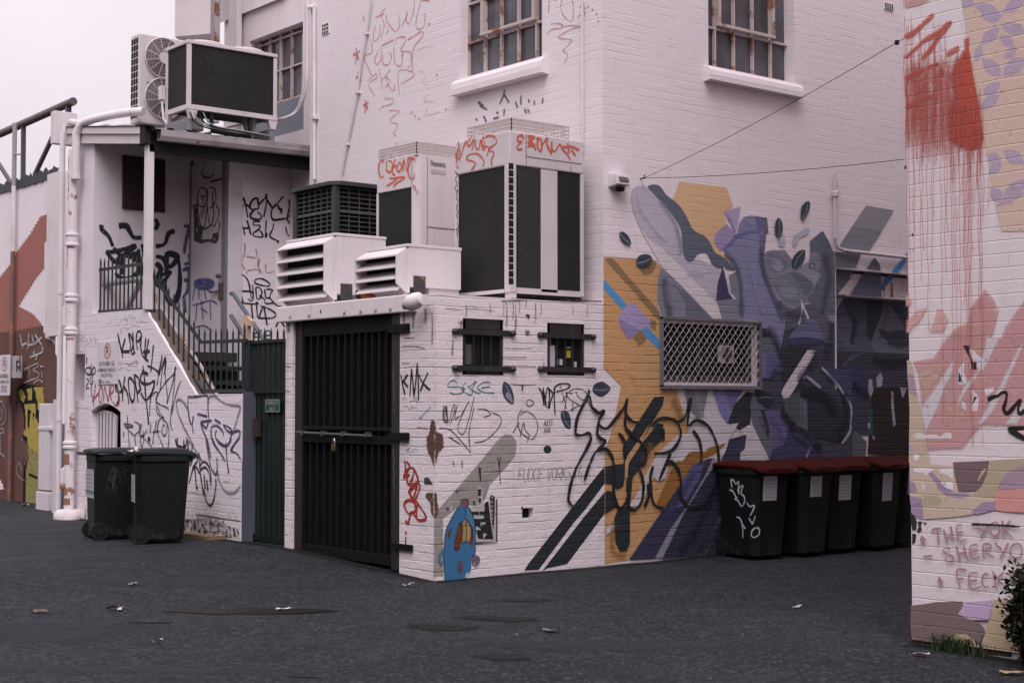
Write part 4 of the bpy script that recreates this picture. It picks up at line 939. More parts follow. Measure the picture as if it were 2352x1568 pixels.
# --- louvred intake cowls
def cowl(px_c, px_l, px_r, yt, yb, nsl, label):
    X0 = AX + .015; c = onX(px_c, 620, X0); cy = c.y; ly = onX(px_l, 620, X0).y; rx = onY(px_r, 620, cy).x
    zt, zb = onX(px_c, yt, X0).z, max(onX(px_c, yb, X0).z, ZTOP + .05); d = .16
    t = thing('air_intake', (X0, cy, ZTOP), label, 'air intake', 'louvred intake cowls on the shed roof')
    body = MB(); body.box(X0 + d, rx, cy, ly, zb + .03, zt - .025); body.box(X0 + d + .25, rx, cy + .03, ly - .03, ZTOP + .015, zb + .03); body.build('casing', m_ac2, t, bevel=.004)
    mb = MB(); mb.box(X0 + d - .03, rx + .006, cy - .006, ly + .006, zt - .025, zt + .004); mb.build('lid', m_ac2, t, bevel=.003)
    for y in (cy, ly):
        mb = MB(); s_ = .012 if y == cy else -.012
        mb.prism([(X0 + d - .001, y, zt - .03), (X0, y, zt - .11), (X0, y, zb + .06), (X0 + d * .75, y, zb - .03), (X0 + d - .001, y, zb - .03)], (0, s_, 0))
        mb.build('cheek', m_ac2, t)
    h = (zt - .02 - zb - .02) / nsl
    for i in range(nsl):
        z = zt - .03 - i * (zt - zb - .11) / (nsl - 1); mb = MB()
        mb.prism([(X0 + d - .03, cy + .013, z), (X0 + .004, cy + .013, z - .078), (X0 + .004, cy + .013, z - .092), (X0 + .02, cy + .013, z - .09), (X0 + d - .03, cy + .013, z - .012)], (0, ly - cy - .026, 0))
        mb.build('slat', m_ac2, t)
    mb = MB(); mb.box(X0 + d - .02, X0 + d - .004, cy + .013, ly - .013, zb + .02, zt - .03); mb.build('dark_opening', m_dark, t)
    mb = MB(); mb.box(X0 + d - .04, X0 + d - .021, cy + .013, ly - .013, zb - .05, zb + .018); mb.build('drip_flange', m_ac2, t)
    mb = MB(); mb.box(X0 + .20, X0 + .34, cy - .012, cy - .001, zb - .02, zb + .14); mb.box(X0 + .23, X0 + .31, cy - .016, cy - .011, zb + .03, zb + .12); mb.build('junction_box', rusty('rust-stained junction box', (.05, .044, .042), .08), t, bevel=.003)
    return t, X0, cy, ly, zt, zb
cowl(744, 634, 886, 533, 680, 5, 'larger louvred white intake cowl at the end of the shed roof by the steps')
cowl(910, 814, 1059, 558, 664, 4, 'smaller louvred white intake cowl in front of the two white condensers')
# black and orange cone lying under the small cowl
c = onX(818, 683, AX + .07); mb = MB(); c = Vector((AX + .13, c.y, ZTOP + .085))
mb.grid([[(c.x + .03 * (r / .07) * 0 + r * math.cos(t) * .9, c.y - x, c.z - .0 + r * math.sin(t) - (.07 - r) * .4) for t in (k * math.pi / 7 for k in range(14))] for r, x in ((.02, -.03), (.068, -.02), (.07, .04), (.045, .06))], 0, True, True)
mb.grid([[(c.x + r * math.cos(t), c.y - x, c.z - (.07 - r) * .8 + r * math.sin(t)) for t in (k * math.pi / 7 for k in range(14))] for r, x in ((.045, .061), (.035, .13), (.02, .24))], 1, True, True)
one(mb, 'rubber_cap', [m_black, plain('orange rubber', (.55, .12, .03), .5)], 'black and orange rubber cap lying on the roof edge under the small intake cowl', 'cap', smooth=True)
# floodlight at the end of the slab
c = onX(952, 692, AX - .14); fl = thing('security_light', (AX - .06, c.y, c.z), 'small white round security light on the corner of the shed roof edge', 'light')
mb = MB(); d = Vector((-.35, .9, -.35)).normalized(); a = c - d * .09
ringp = [(a + d * x, r) for x, r in ((0, .03), (.015, .062), (.08, .08), (.15, .075), (.18, .05))]
mb.tube([p for p, r in ringp], [r for p, r in ringp], 18); mb.build('housing', m_pvc, fl, smooth=True)
mb = MB(); e = a + d * .185; mb.tube([e, e + d * .035], [.042, .03], 14); mb.build('lens', plain('grey lens', (.3, .29, .3), .3), fl, smooth=True)
q = onX(977, 690, AX - .05); mb = MB(); mb.box(AX - .12, AX - .062, q.y - .05, q.y + .05, q.z - .05, q.z + .05); mb.bar(q + Vector((-.04, 0, 0)), a, .03); mb.build('bracket', m_pvc, fl, bevel=.005)
# --- condenser and split unit on the porch roof
qy = YR + .03; q0 = onY(431, 264, qy); qx = q0.x; qx1 = onY(635, 300, qy).x; qy1 = onX(379, 200, qx).y
zz = lambda y: fX('Z1', 1305, y, qx).z
cd = thing('roof_condenser', (qx, qy, zz(800)), 'big dark-sided condenser with a white frame standing on the porch roof', 'condenser')
zt, zb = zz(278), zz(752)
mb = MB(); mb.box(qx + .015, qx1 - .015, qy + .015, qy1 - .015, zb + .02, zt - .03); mb.build('coil', m_coil, cd)
mb = MB()
for x, y in ((qx, qy), (qx1 - .045, qy), (qx, qy1 - .06), (qx1 - .045, qy1 - .06)): mb.box(x, x + .05, y, y + .05, zb + .05, zt - .045)
mb.build('post', m_ac, cd, bevel=.004)
mb = MB(); mb.box(qx - .008, qx1 + .01, qy - .01, qy1 + .01, zt - .045, zt); mb.build('lid', m_ac, cd, bevel=.006)
mb = MB(); mb.box(qx - .004, qx1 + .008, qy - .006, qy + .05, zb - .01, zb + .05); mb.box(qx - .004, qx + .05, qy + .051, qy1, zb - .01, zb + .05); mb.build('base_rail', m_ac, cd)
for cx_ in (.28, .74):
    mb = MB(); mb.lathe((qx + (qx1 - qx) * cx_, (qy + qy1) / 2, zt), [(.29, -.01), (.29, .03), (.27, .045), (.25, .035), (.02, .05)], 24); mb.build('fan_guard', m_ac, cd, smooth=True)
for x in (qx + .02, qx1 - .1):
    mb = MB(); mb.prism([(x - .02, qy, zb - .011), (x + .12, qy, zb - .011), (x + .085, qy, zb - .13), (x + .015, qy, zb - .13)], (0, .06, 0)); mb.build('foot', m_ac, cd)
mb = MB(); mb.prism([(qx - .002, qy1 - .1, zb - .011), (qx - .002, qy1, zb - .011), (qx - .002, qy1 - .03, zb - .15), (qx - .002, qy1 - .06, zb - .15)], (.05, 0, 0)); mb.build('foot', m_ac, cd)
mb = MB(); rz = rtop(qy) + .03
mb.box(qx - .02, qx + .06, qy + .01, qy + .6, rz + .02, zb - .131); mb.box(qx1 - .09, qx1 - .02, qy + .01, qy + .5, rz - .05, zb - .131)
mb.prism([(qx - .35, qy + .03, zb - .30), (qx + .10, qy + .03, zb - .13), (qx + .10, qy + .03, zb - .24), (qx - .3, qy + .03, zb - .36)], (0, .05, 0)); mb.prism([(qx + .85, qy + .1, zb - .012), (qx + 1.05, qy + .1, zb - .012), (qx + .98, qy + .1, rz), (qx + .93, qy + .1, rz)], (0, .06, 0))
mb.build('stand', metal_paint('galvanised stand', (.20, .21, .24), .45, .4), cd)
mb = MB(); z = rz + .03; 
mb.tube([(qx + .35, qy + .05, zb - .02), (qx + .36, qy + .03, z + .02), (qx + .9, qy + .03, z), (qx + .92, qy + .05, zb - .02)], .035, 8); mb.build('pipework', m_black, cd, smooth=True)
for k in range(4):
    mb = MB(); y0_ = qy - .02 - .02 * k
    mb.tube([Vector(a) for a in spline([(qx + .02 + .05 * k, y0_, zb - .05), (qx + .12 + .06 * k, y0_ - .01, z + .07), (qx + .45 + .1 * k, y0_ - .03, z + .01 + .01 * k), (qx + .8 + .1 * k, y0_, z + .03), (qx1 - .05, qy + .1, zb - .2)], 5)], .009, 6); mb.build('cable', m_grey if k % 2 else m_black, cd, smooth=True)
q = fX('Z1', 1140, 650, qx - .02); mb = MB(); mb.box(qx - .07, qx - .01, qy1 - .03, qy1 + .05, q.z - .09, q.z + .09); mb.tube([(qx - .04, qy1 + .01, q.z - .09), (qx - .03, qy1 - .03, q.z - .35), (qx + .1, qy1 - .12, q.z - .55)], .016, 6); mb.build('isolator_box', m_pvc, cd, bevel=.005)
sy = qy1 + .42; s0 = onY(318, 285, sy); sx = s0.x; sy1 = onX(299, 200, sx).y; sx1 = sx + .95
zs = lambda y: fX('Z1', 965, y, sx).z
sp = thing('split_unit', (sx, sy, zs(865)), 'white two-fan outdoor unit behind the dark condenser on the porch roof', 'air conditioner')
zt, zb = zs(232), zs(858)
mb = MB(); mb.box(sx, sx1, sy, sy1, zb, zt); mb.build('casing', m_ac, sp, bevel=.02)
mb = MB(); n = 12
for i in range(n):
    for j in range(3):
        z = zb + .08 + (zt - zb - .12) * i / n; y = sy + (sy1 - sy) * (.14 + .27 * j); mb.box(sx - .004, sx + .002, y, y + (sy1 - sy) * .2, z, z + (zt - zb) / n * .72)
mb.build('side_vents', m_dark, sp)
for yy in (410, 690):
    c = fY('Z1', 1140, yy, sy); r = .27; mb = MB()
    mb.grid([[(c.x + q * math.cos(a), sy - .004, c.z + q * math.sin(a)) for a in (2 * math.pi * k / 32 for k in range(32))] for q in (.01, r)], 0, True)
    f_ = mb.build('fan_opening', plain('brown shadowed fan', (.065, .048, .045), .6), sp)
    mb = MB()
    for q in [r * (k + 1) / 13 for k in range(13)]: mb.tube([(c.x + q * math.cos(a), sy - .022 - .01 * (1 - q / r), c.z + q * math.sin(a)) for a in (2 * math.pi * k / 28 for k in range(29))], .0028 if q < r * .97 else .009, 4, cap=False)
    for k in range(12): a = 2 * math.pi * k / 12 + .2; mb.bar((c.x, sy - .03, c.z), (c.x + r * math.cos(a), sy - .02, c.z + r * math.sin(a)), .007)
    mb.tube([(c.x, sy - .02, c.z), (c.x, sy - .04, c.z)], .075, 18); mb.build('fan_grille', m_ac, sp)
mb = MB(); q, q1 = fY('Z1', 1022, 570, sy), fY('Z1', 1065, 585, sy); mb.box(q.x, q1.x, sy - .006, sy - .001, q1.z, q.z); mb.build('badge_recess', plain('grey badge', (.25, .22, .22)), sp)
mb = MB()
for x in (sx + .1, sx1 - .2): mb.box(x, x + .08, sy + .02, sy1 - .02, rtop(sy) - .03, zb - .002)
mb.build('foot', m_grey, sp)
# hanging sheet metal duct and the tall pipe by it
dx = MX - .62; dY = onX(478, 60, MX - .6).y + .15
k0 = onY(420, 40, dY).x; k1 = onY(467, 40, dY).x; kd = onX(502, 40, k1).y
mb = MB(); zA = onY(445, 78, dY).z
xL, xR = onY(421, 40, dY).x, onY(500, 40, dY).x; xM = onY(466, 40, dY - .0).x
z1, z2 = onY(440, 80, dY).z, onY(500, 148, dY).z
mb.grid([[(xL, dY + .25, z), (xM, dY - .22, z - (.0 if z < 8 else 0)), (xR, dY + .1, z), (xR - .05, dY + .6, z)] for z in (9.0, z1)], 0, True)
tip = Vector((xR - .02, dY + .12, z2)); a = [Vector((xL, dY + .25, z1)), Vector((xM, dY - .22, z1)), Vector((xR, dY + .1, z1)), Vector((xR - .05, dY + .6, z1))]
b = [tip + (p - tip) * .12 + Vector((0, 0, -.02)) for p in a]; mb.grid([a, b], 0, True, False)
one(mb, 'roof_duct', metal_paint('pale duct sheet', (.60, .53, .56), .45, .2), 'pale folded sheet metal duct hanging beside the gable above the porch roof', 'duct')
mb = MB(); c = onX(491, 100, MX - .2); mb.tube([(c.x, c.y, 5.6), (c.x, c.y, 9)], .085, 14); q = onX(500, 123, MX - .22); mb.tube([(c.x, c.y, q.z), (c.x, c.y, q.z + .08)], .10, 14); mb.tube([(c.x, c.y, q.z - .1), (c.x + .02, c.y - .3, q.z - .16)], .06, 10)
one(mb, 'flue_pipe', rusty('flue paint', (.62, .54, .55), .2), 'vertical cream flue pipe with a rusty joint beside the folded duct', 'pipe', smooth=True)

# ================================================================== fittings on the mural wall
p, q = fY('A', 180, 65, BY - .1), fY('A', 245, 150, BY - .1); x0, x1, z1, z0 = p.x, fY('A', 290, 70, BY - .02).x, p.z, q.z
vh = thing('vent_hood', (x0, BY, z0), 'small white louvred vent hood high on the mural wall by the corner', 'vent')
mb = MB(); mb.prism([(x0, BY - .003, z1), (x0, BY - .12, z1 - .015), (x0, BY - .14, z0), (x0, BY - .003, z0 - .02)], (x1 - x0 - .12, 0, 0)); mb.build('hood', m_pvc, vh, bevel=.004)
mb = MB()
for k in range(7): z = z0 + .03 + (z1 - z0 - .07) * k / 7; mb.box(x0 + .03, x1 - .15, BY - .146 + .02 * k / 7, BY - .125, z, z + .006)
mb.build('louvre_gaps', plain('louvre shadow', (.2, .18, .19)), vh)
mb = MB(); mb.lathe(((x0 + x1) / 2 - .05, BY - .07, z0 - .07), [(.001, 0), (.04, .01), (.05, .045)], 12); mb.build('outlet', m_dark, vh)
mb = MB(); pth = [fY('A', x, y, BY - .05) for x, y in pairs([1632, 75, 1637, 480, 1640, 530, 1650, 560, 1690, 580, 2110, 628])]; pth.append(pth[-1] + Vector((2.5, 0, 0)))
mb.tube(pth, .022, 8); q = fY('A', 1636, 207, BY - .05); mb.lathe(q - Vector((0, 0, .05)), [(.02, 0), (.045, .02), (.045, .07), (.02, .09)], 10)
for y in (160, 505): q = fY('A', 1637, y, BY - .05); mb.lathe(q, [(.03, 0), (.03, .04)], 8)
one(mb, 'wall_pipe', rusty('rust-specked pale pipe', (.58, .52, .56), .12), 'thin pale pipe with a valve running down and along the mural wall', 'pipe', smooth=True)
# security screen of crimped wire over the window
X0, X1_, Z0, Z1_ = MW['x0'], MW['x1'], mw_z0, mw_z1
scr = thing('security_screen', (X0, BY, Z0), 'crimped wire security screen over the window in the mural wall', 'screen')
m_scr = metal_paint('grey screen frame', (.15, .145, .16), .5, .3)
mb = MB(); t = .018; 
for b in ((X0, X1_, Z0 - .02, Z0 + t), (X0, X1_, Z1_ - .015, Z1_ + .01), (X0, X0 + t * 1.3, Z0, Z1_), (X1_ - t * .6, X1_, Z0, Z1_)): mb.box(b[0], b[1], BY - .045, BY - .003, b[2], b[3])
for i in range(7):
    x = X0 + (X1_ - X0) * (i + .5) / 7; mb.lathe((x, BY - .05, Z0), [(.011, -.012), (.011, .012)], 8); mb.lathe((x, BY - .05, Z1_), [(.011, -.012), (.011, .012)], 8)
mb.build('frame', m_scr, scr)
mb = MB(); nr = 13; pitch = (X1_ - X0 - .06) / 16.5
for r in range(nr):
    z = Z0 + .04 + (Z1_ - Z0 - .06) * (r + .5) / nr; ph = r % 2; amp = (Z1_ - Z0 - .06) / nr * .56; n = 66
    mb.tube([(X0 + .03 + (X1_ - X0 - .06) * k / n, BY - .032 + .006 * ph, z + amp * max(-.9, min(.9, 1.0 * math.sin(2 * math.pi * (X1_ - X0 - .06) * k / n / pitch + math.pi * ph)))) for k in range(n + 1)], .0037, 5)
mb.build('wire_mesh', metal_paint('grey wire', (.46, .44, .46), .35, .2), scr)
win = MB(); win.box(X0 + .05, X1_ - .05, BY + .10, BY + .11, Z0 + .05, Z1_ - .05); wo = win.build('window', m_black, main, 'screened window in the mural wall')
mb = MB(); xm = X0 + (X1_ - X0) * .43
for b in ((xm - .02, xm + .02, Z0 + .05, Z1_ - .05), (X0 + .05, X1_ - .05, Z0 + .05, Z0 + .12), (X0 + .05, X0 + .1, Z0 + .12, Z1_ - .05), (X1_ - .12, X1_ - .05, Z0 + .12, Z1_ - .05)): mb.box(b[0], b[1], BY + .07, BY + .099, b[2], b[3])
mb.build('frame', plain('dark window frame', (.05, .05, .053), .5), wo)
p, q = fY('A', 870, 1205, BY + .06), fY('A', 965, 1325, BY + .06); mb = MB(); mb.box(p.x, q.x, BY + .05, BY + .095, q.z, p.z); fan = mb.build('extractor_fan', metal_paint('beige fan housing', (.42, .38, .36), .5, .3), wo, bevel=.01)
mb = MB(); cx_, cz_ = (p.x + q.x) / 2, (p.z + q.z) / 2; R = (q.x - p.x) * .36
for k in range(9):
    z = cz_ - R + 2 * R * (k + .5) / 9; w = math.sqrt(max(0, R * R - (z - cz_) ** 2)); mb.box(cx_ - w, cx_ + w, BY + .044, BY + .049, z - R * .06, z + R * .06)
mb.build('grille', m_dark, fan)
# overhead wires to the hook at the right-hand building
hook = fY('A', 377, 103, BY - .06)
mb = MB()
for (px, py, sag) in ((2077, 88, .04), (2077, 366, .03)):
    e = onX(px, py, RX + .02); e.y = RY + .02; e = CAM + ray(px, py) * ((RY + .05 - CAM.y) / ray(px, py).y)
    mb.tube([hook.lerp(e, k / 14) - Vector((0, 0, sag * 4 * (k / 14) * (1 - k / 14))) for k in range(15)], .0028, 5)
mb.tube([hook + Vector((0, .06, 0)), hook, hook + Vector((0, 0, .03))], .008, 6)
px, py = 2060, 97; e = CAM + ray(px, py) * ((RY + .25 - CAM.y) / ray(px, py).y); mb.box(e.x - .012, e.x + .012, e.y - .012, e.y + .012, e.z - .02, e.z + .012)
one(mb, 'overhead_wire', m_black, 'pair of thin black wires strung from the mural wall to the painted block building', 'wire')
# ================================================================== warehouse at the far left
FX_ = 8.95; yq = lambda px: onX(px, 800, FX_).y
far = thing('corrugated_warehouse', (FX_, yq(130), .1), 'corrugated warehouse wall painted white over red-brown, beyond the drainpipes', 'warehouse')
cw = .077
def corr(mb, Y0, Y1, z0f, z1f, amp=.009, off=0):
    n = int(abs(Y1 - Y0) / cw * 6); rows = [[], []]
    for i in range(n + 1):
        y = Y0 + (Y1 - Y0) * i / n; x = FX_ - off + amp * math.sin(2 * math.pi * y / cw)
        rows[0].append((x, y, z0f(y))); rows[1].append((x, y, z1f(y)))
    mb.grid(rows)
ztw = onX(130, 402, FX_).z; YR0, YL0 = yq(128), yq(-60)
m_cw = metal_paint('white corrugated paint', (.78, .70, .74), .55, .1); m_cr = metal_paint('red-brown corrugated paint', (.34, .135, .115), .6, .2); m_cr2 = metal_paint('dark red-brown paint', (.135, .062, .052), .6, .3)
mb = MB(); corr(mb, YR0, YL0, lambda y: .05, lambda y: ztw); mb.build('wall', m_cw, far, smooth=True)
# painted red-brown shapes follow the ribs, so their edges come out stepped
def shape(px, name, mat, off, step=True):
    pts = [(p.y, p.z) for p in (onX(a, b, FX_) for a, b in px)]; mb = MB(); lo, hi = min(a for a, b in pts), max(a for a, b in pts)
    n = int((hi - lo) / cw * 6)
    for i in range(n):
        y0 = lo + (hi - lo) * i / n; y1 = lo + (hi - lo) * (i + 1) / n; ys_ = (math.floor(y0 / cw) + .5) * cw if step else (y0 + y1) / 2
        ys_ = min(max(ys_, lo + .002), hi - .002); cr_ = []
        for (a, b), (c, d) in zip(pts, pts[1:] + pts[:1]):
            if (a - ys_) * (c - ys_) < 0: cr_.append(b + (d - b) * (ys_ - a) / (c - a))
        cr_.sort()
        for k in range(0, len(cr_) - 1, 2):
            f = lambda y: FX_ - off + .009 * math.sin(2 * math.pi * y / cw)
            mb.face([(f(y0), y0, cr_[k]), (f(y1), y1, cr_[k]), (f(y1), y1, cr_[k + 1]), (f(y0), y0, cr_[k + 1])])
    mb.build(name, mat, far, smooth=True)
vl0 = lambda x, y: v('L0', x, y)
vl = lambda x, y: v('L', x, y)
shape([v('L0', *q) for q in ((-40, 1290), (0, 1255), (75, 1160), (105, 1095), (200, 970), (270, 850), (312, 838), (292, 1195), (240, 1260), (125, 1445), (185, 1475), (225, 1500), (275, 1560))] + [vl(340, 185), vl(100, 140), vl(-40, 150)], 'red_paint', m_cr, .004)
shape([vl(*q) for q in ((-40, 150), (100, 138), (318, 95), (330, 180), (400, 220), (420, 330), (420, 1435), (-40, 1420))], 'dark_paint', m_cr2, .007, False)
shape([vl(*q) for q in ((-40, 1200), (5, 1230), (20, 1260), (35, 1300), (-40, 1310))], 'white_patch', m_cw, .010)
# yellow hand-like lettering with black outline
shape([vl(*q) for q in ((135, 560), (160, 525), (325, 540), (330, 700), (300, 830), (330, 1090), (300, 1110), (215, 1010), (205, 960), (170, 930), (185, 840), (175, 730), (140, 640))], 'paint_outline', paint((.012, .012, .012)), .011, False)
m_yel = paint((.42, .33, .085), wear=.3); m_yel2 = paint((.30, .27, .10), wear=.3)
for l in (((147, 575), (170, 560), (195, 620), (185, 665), (155, 640)), ((205, 565), (240, 555), (245, 645), (215, 645)), ((258, 550), (325, 545), (325, 690), (290, 720), (275, 620)), ((190, 675), (265, 670), (270, 770), (300, 830), (325, 900), (328, 1085), (270, 1040), (215, 985), (212, 920), (180, 900), (195, 840))): shape([vl(*q) for q in l], 'yellow_paint', m_yel, .014, False)
shape([vl(*q) for q in ((215, 990), (270, 1045), (310, 1075), (292, 1420), (185, 1410), (195, 1180), (215, 1100))], 'yellow_paint', m_yel2, .012, False)
for l in (((212, 710), (235, 720), (225, 860), (215, 840)), ((250, 735), (262, 740), (258, 800), (248, 790)), ((222, 1180), (285, 1210), (282, 1228), (222, 1200)), ((185, 1080), (200, 1100), (195, 1400), (180, 1400)), ((270, 760), (325, 690), (330, 780), (300, 830))): shape([vl(*q) for q in l], 'paint_outline', paint((.012, .012, .012)), .017, False)
F_ = Paint('X', FX_ - .012, .006); mw = paint((.50, .47, .50), None, .5, .25); mw2 = paint((.40, .38, .40), None, .5, .3)
F_.strokes('L', [[152, 160, 160, 215, 172, 265], [165, 240, 200, 225], [215, 150, 208, 270], [208, 240, 240, 235], [238, 165, 250, 230, 232, 235], [262, 160, 310, 240], [312, 180, 258, 232], [310, 250, 322, 275, 300, 300, 250, 310, 258, 280], [222, 330, 280, 315, 262, 350]], 11, mw, 3)
F_.strokes('L', [[175, 415, 215, 400, 282, 372], [215, 400, 225, 490], [178, 518, 250, 490], [285, 370, 280, 400, 245, 420, 290, 450, 280, 480, 240, 490], [300, 395, 322, 398], [310, 430, 312, 480], [250, 520, 290, 495, 320, 515], [180, 430, 212, 405]], 7, mw, 3)
F_.strokes('L', [[150, 1100, 128, 1140, 130, 1190, 160, 1225, 185, 1240], [148, 1100, 165, 1170], [183, 1095, 195, 1160], [165, 920, 172, 945], [305, 1325, 322, 1345], [300, 1190, 325, 1215]], 6, mw2, 3)
F_.strokes('L', [[0, 650, 25, 665, 48, 740, 40, 800, 15, 830], [15, 700, 20, 770, 0, 790], [0, 850, 30, 860, 25, 885, 0, 890], [5, 900, 8, 1030], [0, 1030, 40, 1065]], 7, mw2, 3)
F_.build('graffiti', far, 'scrawled white letters on the red-brown paint')
# ragged dark top edge, post, and flat edge column
mb = MB(); rnd = random.Random(4); y = YR0; rows = [[], []]
while y < YL0:
    rows[0].append((FX_ - .02, y, ztw - .02 - .03 * rnd.random())); rows[1].append((FX_ + .02, y, ztw + .10 + .08 * rnd.random())); y += .07
mb.grid(rows); mb.build('roof_edge', plain('dark roof edge', (.05, .052, .058), .8), far)
q0, q1 = onX(131, 600, FX_ - .05), onX(112, 600, FX_ - .05)
mb = MB(); zc_ = vl(340, 175); mb.box(FX_ - .07, FX_ + .05, q0.y - .12, q1.y + .05, onX(*vl(340, 180), FX_).z, ztw + .02); mb.build('edge_flashing', m_pvc, far)
# downpipe on the warehouse wall
pz = lambda fr, x, y: onX(*v(fr, x, y), FX_ - .08)
mb = MB(); a, b, c = pz('L0', 100, 235), pz('L0', 92, 650), pz('L0', 90, 1080); d = pz('L', 90, 1430); m_pp = [plain('grey pipe', (.38, .34, .36)), m_pvc, rusty('brown pipe', (.17, .10, .085), .3)]
yv2 = b.y
for (z0, z1, m) in ((d.z, c.z, 2), (c.z, b.z, 1), (b.z, a.z, 0)): mb.lathe((FX_ - .08, yv2, 0), [(.036, z0), (.036, z1)], 12, m)
mb.tube([(FX_ - .08, yv2, pz('L0', 100, 440).z), (FX_ - .08, yv2 - .25, pz('L0', 140, 440).z)], .015, 6)
one(mb, 'downpipe', m_pp, 'downpipe in three colours rising past the top of the corrugated wall', 'pipe', smooth=True)
# steel truss above
TX = FX_ + .1
m_tr = [metal_paint('brown steel tube', (.115, .088, .085), .5, .2), metal_paint('grey steel strut', (.085, .085, .098), .5, .2)]
tz = lambda x, y: onX(*v('L0', x, y), TX)
mb = MB(); mb.tube([tz(-200, 380), tz(0, 308), tz(485, 92)], .062, 14, 0)
for a, b, w in (((155, 255), (152, 625), .065), ((375, 270), (228, 580), .06), ((-10, 500), (85, 650), .055), ((452, 110), (450, 190), .075)): mb.bar(tz(*a), tz(*b), w, w * .8, (0, 1, 0), 1)
one(mb, 'steel_truss', m_tr, 'sloping brown steel tube on grey struts against the sky', 'truss', smooth=True)
mb = MB(); a, b = onX(*v('L0', 372, 165), AX - .0), onX(*v('L0', 393, 372), AX - .0); mb.box(AX - .08, AX + .25, b.y, a.y, b.z, a.z); one(mb, 'gutter_end', m_pvc, 'short white box gutter end at the top of the drainpipes', 'gutter', bevel=.008)
# boxed white column on the ground in front of the warehouse
WX = FX_ - .35
cw0, cw1 = onX(*vl(328, 1000), WX), onX(*vl(402, 1000), WX); ztc = onX(*vl(345, 670), WX).z
mb = MB(); g = .1; mb.prism([(WX, cw0.y, g), (WX, cw1.y + .05, g), (WX - .07, (cw0.y + cw1.y) / 2, g), ], (0, 0, .3)) if False else None
mb.box(WX - .09, WX, cw1.y, cw0.y, onX(*vl(345, 1305), WX).z, ztc); mb.box(WX - .11, WX + .02, cw1.y - .02, cw0.y + .03, g, onX(*vl(345, 1318), WX).z); mb.box(WX - .10, WX + .01, cw1.y - .25, cw0.y + .01, onX(*vl(345, 868), WX).z, onX(*vl(345, 838), WX).z)
one(mb, 'boxed_duct', metal_paint('white boxing', (.72, .65, .70), .5, .2), 'waist-high white boxed duct standing against the red-brown wall', 'duct', bevel=.01)
q = onX(*vl(410, 1000), WX - .2); mb = MB(); mb.box(WX - .22, WX - .16, onX(*vl(432, 900), WX - .2).y, onX(*vl(400, 900), WX - .2).y, .1, onX(*vl(415, 640), WX - .2).z); one(mb, 'white_board', metal_paint('white board', (.70, .64, .70), .5, .2), 'narrow white board leaning beside the drainpipes', 'board')
# meter box
MXx = FX_ - .22
a, b = onX(*vl(95, 320), MXx), onX(*vl(165, 480), MXx); a2 = onX(*vl(72, 320), MXx)
mbx = thing('meter_box', (MXx, b.y, b.z), 'pale metal box with the letters JUM on its side, fixed to the red-brown wall', 'meter box')
mb = MB(); yb0 = onX(*vl(72, 400), MXx).y; fy0 = onX(*vl(112, 400), MXx).y
xr = onY(*vl(165, 400), fy0).x
mb.box(MXx, min(xr, FX_ - .01), fy0, yb0, b.z, a.z); mb.build('cabinet', metal_paint('pale cabinet', (.46, .42, .45), .5, .4), mbx, bevel=.006)
J_ = Paint('Y', fy0, .003); mi_ = paint((.05, .05, .055))
for ch, yy in (('J', 350), ('U', 388), ('M', 425)):
    q = onY(*vl(122, yy + 12), fy0); text_ab(J_, ch, q.x, q.z, .07, .09, mi_, .02)
J_.build('lettering', mbx)
# parking signs
def parking_sign(fr, x0, y0, x1, y1, X, label, name='parking_sign'):
    p, q = fX(fr, x0, y0, X), fX(fr, x1, y1, X); W, H = p.y - q.y, p.z - q.z
    t = thing(name, (X, q.y, q.z), label, 'sign', 'no parking signs')
    mb = MB(); mb.box(X - .008, X, q.y, p.y, q.z, p.z); mb.build('plate', plain('sign white', (.72, .65, .69), .5, var=.08), t, bevel=.003)
    S = Paint('X', X - .008, .002); ink = plain('sign ink', (.10, .09, .10)); red = plain('sign red', (.50, .13, .09))
    cy, cz, r = p.y - W * .5, q.z + H * .77, H * .165
    S.raw([(cy + r * math.cos(a), cz + r * math.sin(a)) for a in (k * math.pi / 14 for k in range(29))], .016, red)
    S.raw([(cy + r * .7, cz + r * .7), (cy - r * .7, cz - r * .7)], .013, red)
    text_ab(S, 'P', cy + r * .33, cz - r * .55, r * .85, r * 1.1, ink, .02, .3, -1)
    def line(txt, z, h, w):
        n = len(txt); cw_ = W * w / (n * 1.1); text_ab(S, txt, cy + W * w / 2, q.z + H * z, cw_ * 1.0, H * h, ink, max(.006, H * h * .16), .28, -1)
    line('NO PARKING', .43, .10, .84); line('AUTHORISED VEHICLES' if W > .45 else 'AUTHORISED', .30, .075, .92); line('VEHICLES' if W <= .45 else 'EXCEPTED', .18, .07, .6)
    if W <= .45: line('EXCEPTED', .09, .06, .6)
    else:
        for k in (0, .05): S.raw([(p.y - W * .1, q.z + H * (.05 + k)), (p.y - W * .24, q.z + H * (.05 + k))], .014, ink)
        line('PH  10 2020', .04, .035, .4)
    S.build('lettering', t); return t
parking_sign('S2', 605, 1150, 850, 1680, AX - .004, 'white NO PARKING AUTHORISED VEHICLES EXCEPTED sign on the stair block wall')
parking_sign('L', 0, 315, 75, 610, FX_ - .24, 'white NO PARKING AUTHORISED VEHICLES EXCEPTED sign by the pale meter box')
